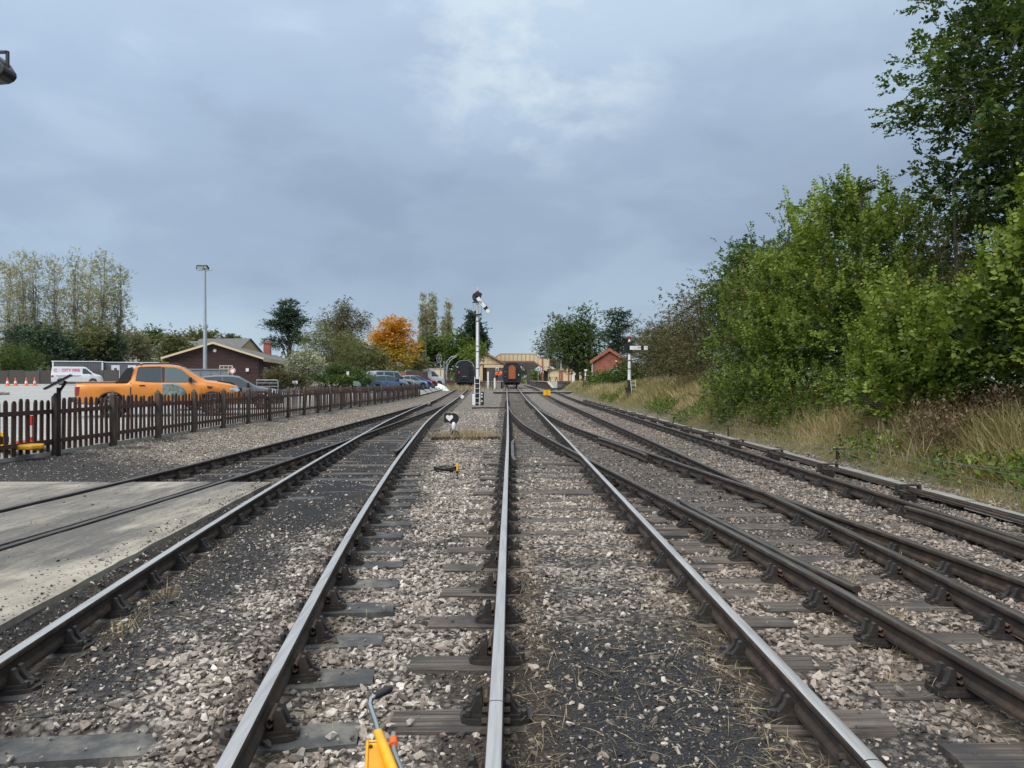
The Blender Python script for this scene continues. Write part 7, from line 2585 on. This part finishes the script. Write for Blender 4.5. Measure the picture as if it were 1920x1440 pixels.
far_tree('weeping_willow', 'rounded green weeping willow over the board fence', 30, 700, 97, [(30, 668, 0, 42, 3, 30), (5, 672, 0, 30, 3, 26)], 300, 'leaf_fresh', 70, .26, clr=.5, droop=1.1, up=-.6, asp=.3, tone_mu=.18, trunk=(.2, 3, (0, 0)))
far_tree('dark_evergreen', 'dark evergreen mass below pale aspens beside willow', 100, 698, 104, [(95, 655, 0, 28, 3, 34), (125, 668, 0, 24, 3, 28), (60, 640, 1, 24, 3, 26), (20, 630, 2, 26, 3, 22)], 360, 'leaf_pine', 71, .32, trunk=(.2, 5, (0, 0)), tone_mu=.55)
far_tree('brown_understorey', 'brownish thicket under the aspens above grey cabin', 165, 698, 108, [(165, 655, 0, 30, 3, 30), (190, 645, 0, 24, 3, 34), (140, 640, 0, 20, 3, 20), (70, 625, 3, 30, 3, 20)], 330, 'leaf_olive', 72, .28, trunk=(.2, 5, (0, 0)), tone_mu=.55)
far_tree('dark_holly', 'dark narrow holly at end of the aspen row', 212, 698, 109, [(212, 655, 0, 11, 1.6, 32), (206, 680, 0, 16, 2, 18)], 130, 'leaf_pine', 73, .28, trunk=(.15, 4, (0, 0)), tone_mu=.5)

# ------------------------------------------------------------------ distant wooded skyline (reads as one mass)
rg = np.random.default_rng(99)
n = 26000
bx_ = rg.uniform(-260, 260, n)
by_ = rg.uniform(300, 340, n)
hgt = 4 + 9 * vnoise(bx_, 0 * bx_, 38, 4) + 5 * vnoise(bx_, 0 * bx_, 11, 9)
hgt = hgt * np.interp(bx_, [-260, -70, -18, -6, 12, 25, 80, 260], [1.0, .9, .7, .15, .15, .8, 1.0, 1.1])
zb_ = rg.random(n) ** .6 * hgt
me = leaf_mesh('far_woodland', np.stack([bx_, by_, zb_ + .3], -1), rg.normal(size=(n, 3)), rg.normal(size=(n, 3)), rg.uniform(.9, 1.8, n), .7, np.clip(vnoise(bx_, by_, 14, 2) + rg.normal(0, .1, n), 0, 1), 'leaf_olive')
tag(add_obj('far_woodland', me), kind='stuff')


# ------------------------------------------------------------------ grass on the bank
def blades(name, X, Y, Lh, tone, mat, lean=.35, asp=.03, z=None, rg=rg):
    n = len(X)
    Z = (gh(X, Y) if z is None else z) - .03
    ax = np.stack([rg.normal(0, lean, n), rg.normal(0, lean, n), np.ones(n)], -1)
    nr = np.stack([rg.normal(size=n), rg.normal(size=n), rg.normal(0, .2, n)], -1)
    me = leaf_mesh(name, np.stack([X, Y, Z], -1), ax, nr, Lh, asp, tone, mat, fold=.16)
    return tag(add_obj(name, me), kind='stuff')


parts_ = []
for x0, x1, y0, y1, dens in ((6.45, 9.6, 5, 14, 1150), (6.45, 9.8, 14, 30, 620), (6.5, 10.5, 30, 60, 240), (6.6, 12.5, 60, 100, 90)):
    n = int((x1 - x0) * (y1 - y0) * dens)
    parts_.append(np.stack([rg.uniform(x0, x1, n), rg.uniform(y0, y1, n)], -1))
P = np.concatenate(parts_)
X, Y = P[:, 0], P[:, 1]
pn = vnoise(X, Y, 1.5, 21) * .6 + vnoise(X, Y, .5, 22) * .4
edge_ = smooth01(6.4, 7.2, X + (pn - .5) * .7)
keep = rg.random(len(X)) < edge_ * .9 + .05
X, Y, pn = X[keep], Y[keep], pn[keep]
hgt = (.16 + .52 * smooth01(6.6, 8.2, X)) * (.55 + .9 * pn) * rg.uniform(.55, 1.25, len(X)) * np.interp(Y, [5, 40, 60, 100], [1, 1.05, .8, .7])
tone = np.clip(.46 + .80 * (vnoise(X, Y, 2.6, 25) * .65 + vnoise(X, Y, .7, 26) * .35 - .25) + rg.normal(0, .16, len(X)), 0, 1)
blades('bank_grass', X, Y, hgt, tone, 'grass_blade', .5, np.interp(Y, [5, 30, 100], [.022, .035, .06]))
# seed-headed dead stalks and docks
n = 5200
X = rg.uniform(7.0, 9.3, n); Y = rg.uniform(6, 34, n)
k = rg.random(n) < smooth01(.45, .62, vnoise(X, Y, 2.4, 31))
X, Y = X[k], Y[k]
blades('dead_stalks', X, Y, rg.uniform(.45, 1.0, len(X)), rg.random(len(X)), 'straw', .24, .009)
# rusty docks: branching stems with small leaves
n = 1500
X = rg.uniform(7.3, 9.0, n); Y = rg.uniform(9.5, 17.5, n)
k = rg.random(n) < smooth01(.40, .6, vnoise(X, Y, 2.0, 41)); X, Y = X[k], Y[k]
m_ = 16
Z = gh(X, Y)
hh_ = rg.uniform(.1, 1.0, (len(X), m_))
bs = np.stack([X[:, None] + rg.normal(0, .07, (len(X), m_)), Y[:, None] + rg.normal(0, .07, (len(X), m_)), Z[:, None] + hh_ * rg.uniform(.6, 1.1, (len(X), 1))], -1).reshape(-1, 3)
me = leaf_mesh('dock_weeds', bs, rg.normal(size=bs.shape) + np.array([0, 0, .8]), rg.normal(size=bs.shape), rg.uniform(.04, .10, len(bs)), .4, rg.random(len(bs)), 'weed_rust')
tag(add_obj('dock_weeds', me), kind='stuff')
# low green weeds along the bank
n = 2600
X = rg.uniform(6.7, 8.8, n); Y = rg.uniform(7, 60, n) ** 1.0
k = rg.random(n) < smooth01(.58, .72, vnoise(X, Y, 2.2, 51)); X, Y = X[k], Y[k]
m_ = 18
Z = gh(X, Y)
bs = np.stack([X[:, None] + rg.normal(0, .13, (len(X), m_)), Y[:, None] + rg.normal(0, .13, (len(X), m_)), Z[:, None] + rg.uniform(.05, .5, (len(X), m_))], -1).reshape(-1, 3)
me = leaf_mesh('green_weeds', bs, rg.normal(size=bs.shape) + np.array([0, 0, .4]), rg.normal(size=bs.shape) + np.array([0, 0, .8]), rg.uniform(.05, .12, len(bs)), .55, rg.random(len(bs)), 'leaf_fresh')
tag(add_obj('green_weeds', me), kind='stuff')


# dry stalks lying between the rails
def straw_at(n, fx, y0, y1, spread, dens=None):
    Y = rg.uniform(y0, y1, n)
    X = fx(Y) + rg.normal(0, spread, n)
    return X, Y


ls = [straw_at(800, lambda y: cC(y) + .02, 2.6, 5.6, .42), straw_at(1100, lambda y: cC(y) + G2 - .2, 2.4, 6.5, .14), straw_at(900, lambda y: cC(y) - G2 + .16, 2.4, 7.5, .09),
      straw_at(600, lambda y: cB(y) + .9, 2.6, 8, .12), straw_at(500, lambda y: cB(y) - .5, 3.0, 8, .2), straw_at(700, lambda y: cD(y) - G2 - .12, 3.2, 9, .1), straw_at(500, lambda y: cD(y) + .3, 3.5, 9, .5)]
X = np.concatenate([a for a, b in ls]); Y = np.concatenate([b for a, b in ls])
n = len(X)
ax = np.stack([rg.normal(size=n), rg.normal(size=n), rg.normal(.12, .12, n)], -1)
nr = np.stack([rg.normal(0, .4, n), rg.normal(0, .4, n), np.ones(n)], -1)
me = leaf_mesh('lying_straw', np.stack([X, Y, gh(X, Y) + rg.uniform(.012, .045, n)], -1), ax, nr, rg.uniform(.05, .17, n), rg.uniform(.012, .024, n), rg.random(n), 'straw', fold=.1)
tag(add_obj('lying_straw', me), kind='stuff')
# tufts: dry weeds by the ground signal, by the dark carriage and between the rails
tf = []
for cx, cy, sx_, sy_, n, h in ((-1.25, 22.9, .45, .6, 1500, .34), (-6.9, 104, 2.2, 2.4, 1400, .75), (-8.2, 100, 1.5, 3, 700, .6), (2.72, 5.5, .09, .09, 130, .12), (2.9, 6.6, .07, .08, 110, .11), (2.15, 4.35, .06, .1, 90, .10), (-2.55, 5.05, .05, .18, 130, .13), (-2.62, 5.9, .05, .1, 70, .14), (2.42, 4.9, .05, .1, 90, .1),
                             (3.45, 7.2, .1, .1, 120, .12), (-9.2, 19.5, .25, 1.2, 260, .12), (-9.0, 24, .2, 2.2, 200, .13), (3.55, 12.5, .15, .8, 200, .12)):
    tf.append((rg.normal(cx, sx_, n), rg.normal(cy, sy_, n), rg.uniform(.4, 1.2, n) * h))
X = np.concatenate([q[0] for q in tf]); Y = np.concatenate([q[1] for q in tf]); Lh = np.concatenate([q[2] for q in tf])
blades('dry_tufts', X, Y, Lh, np.clip(rg.normal(.45, .25, len(X)), 0, 1), 'straw', .5, np.where(Y > 60, .07, .035))
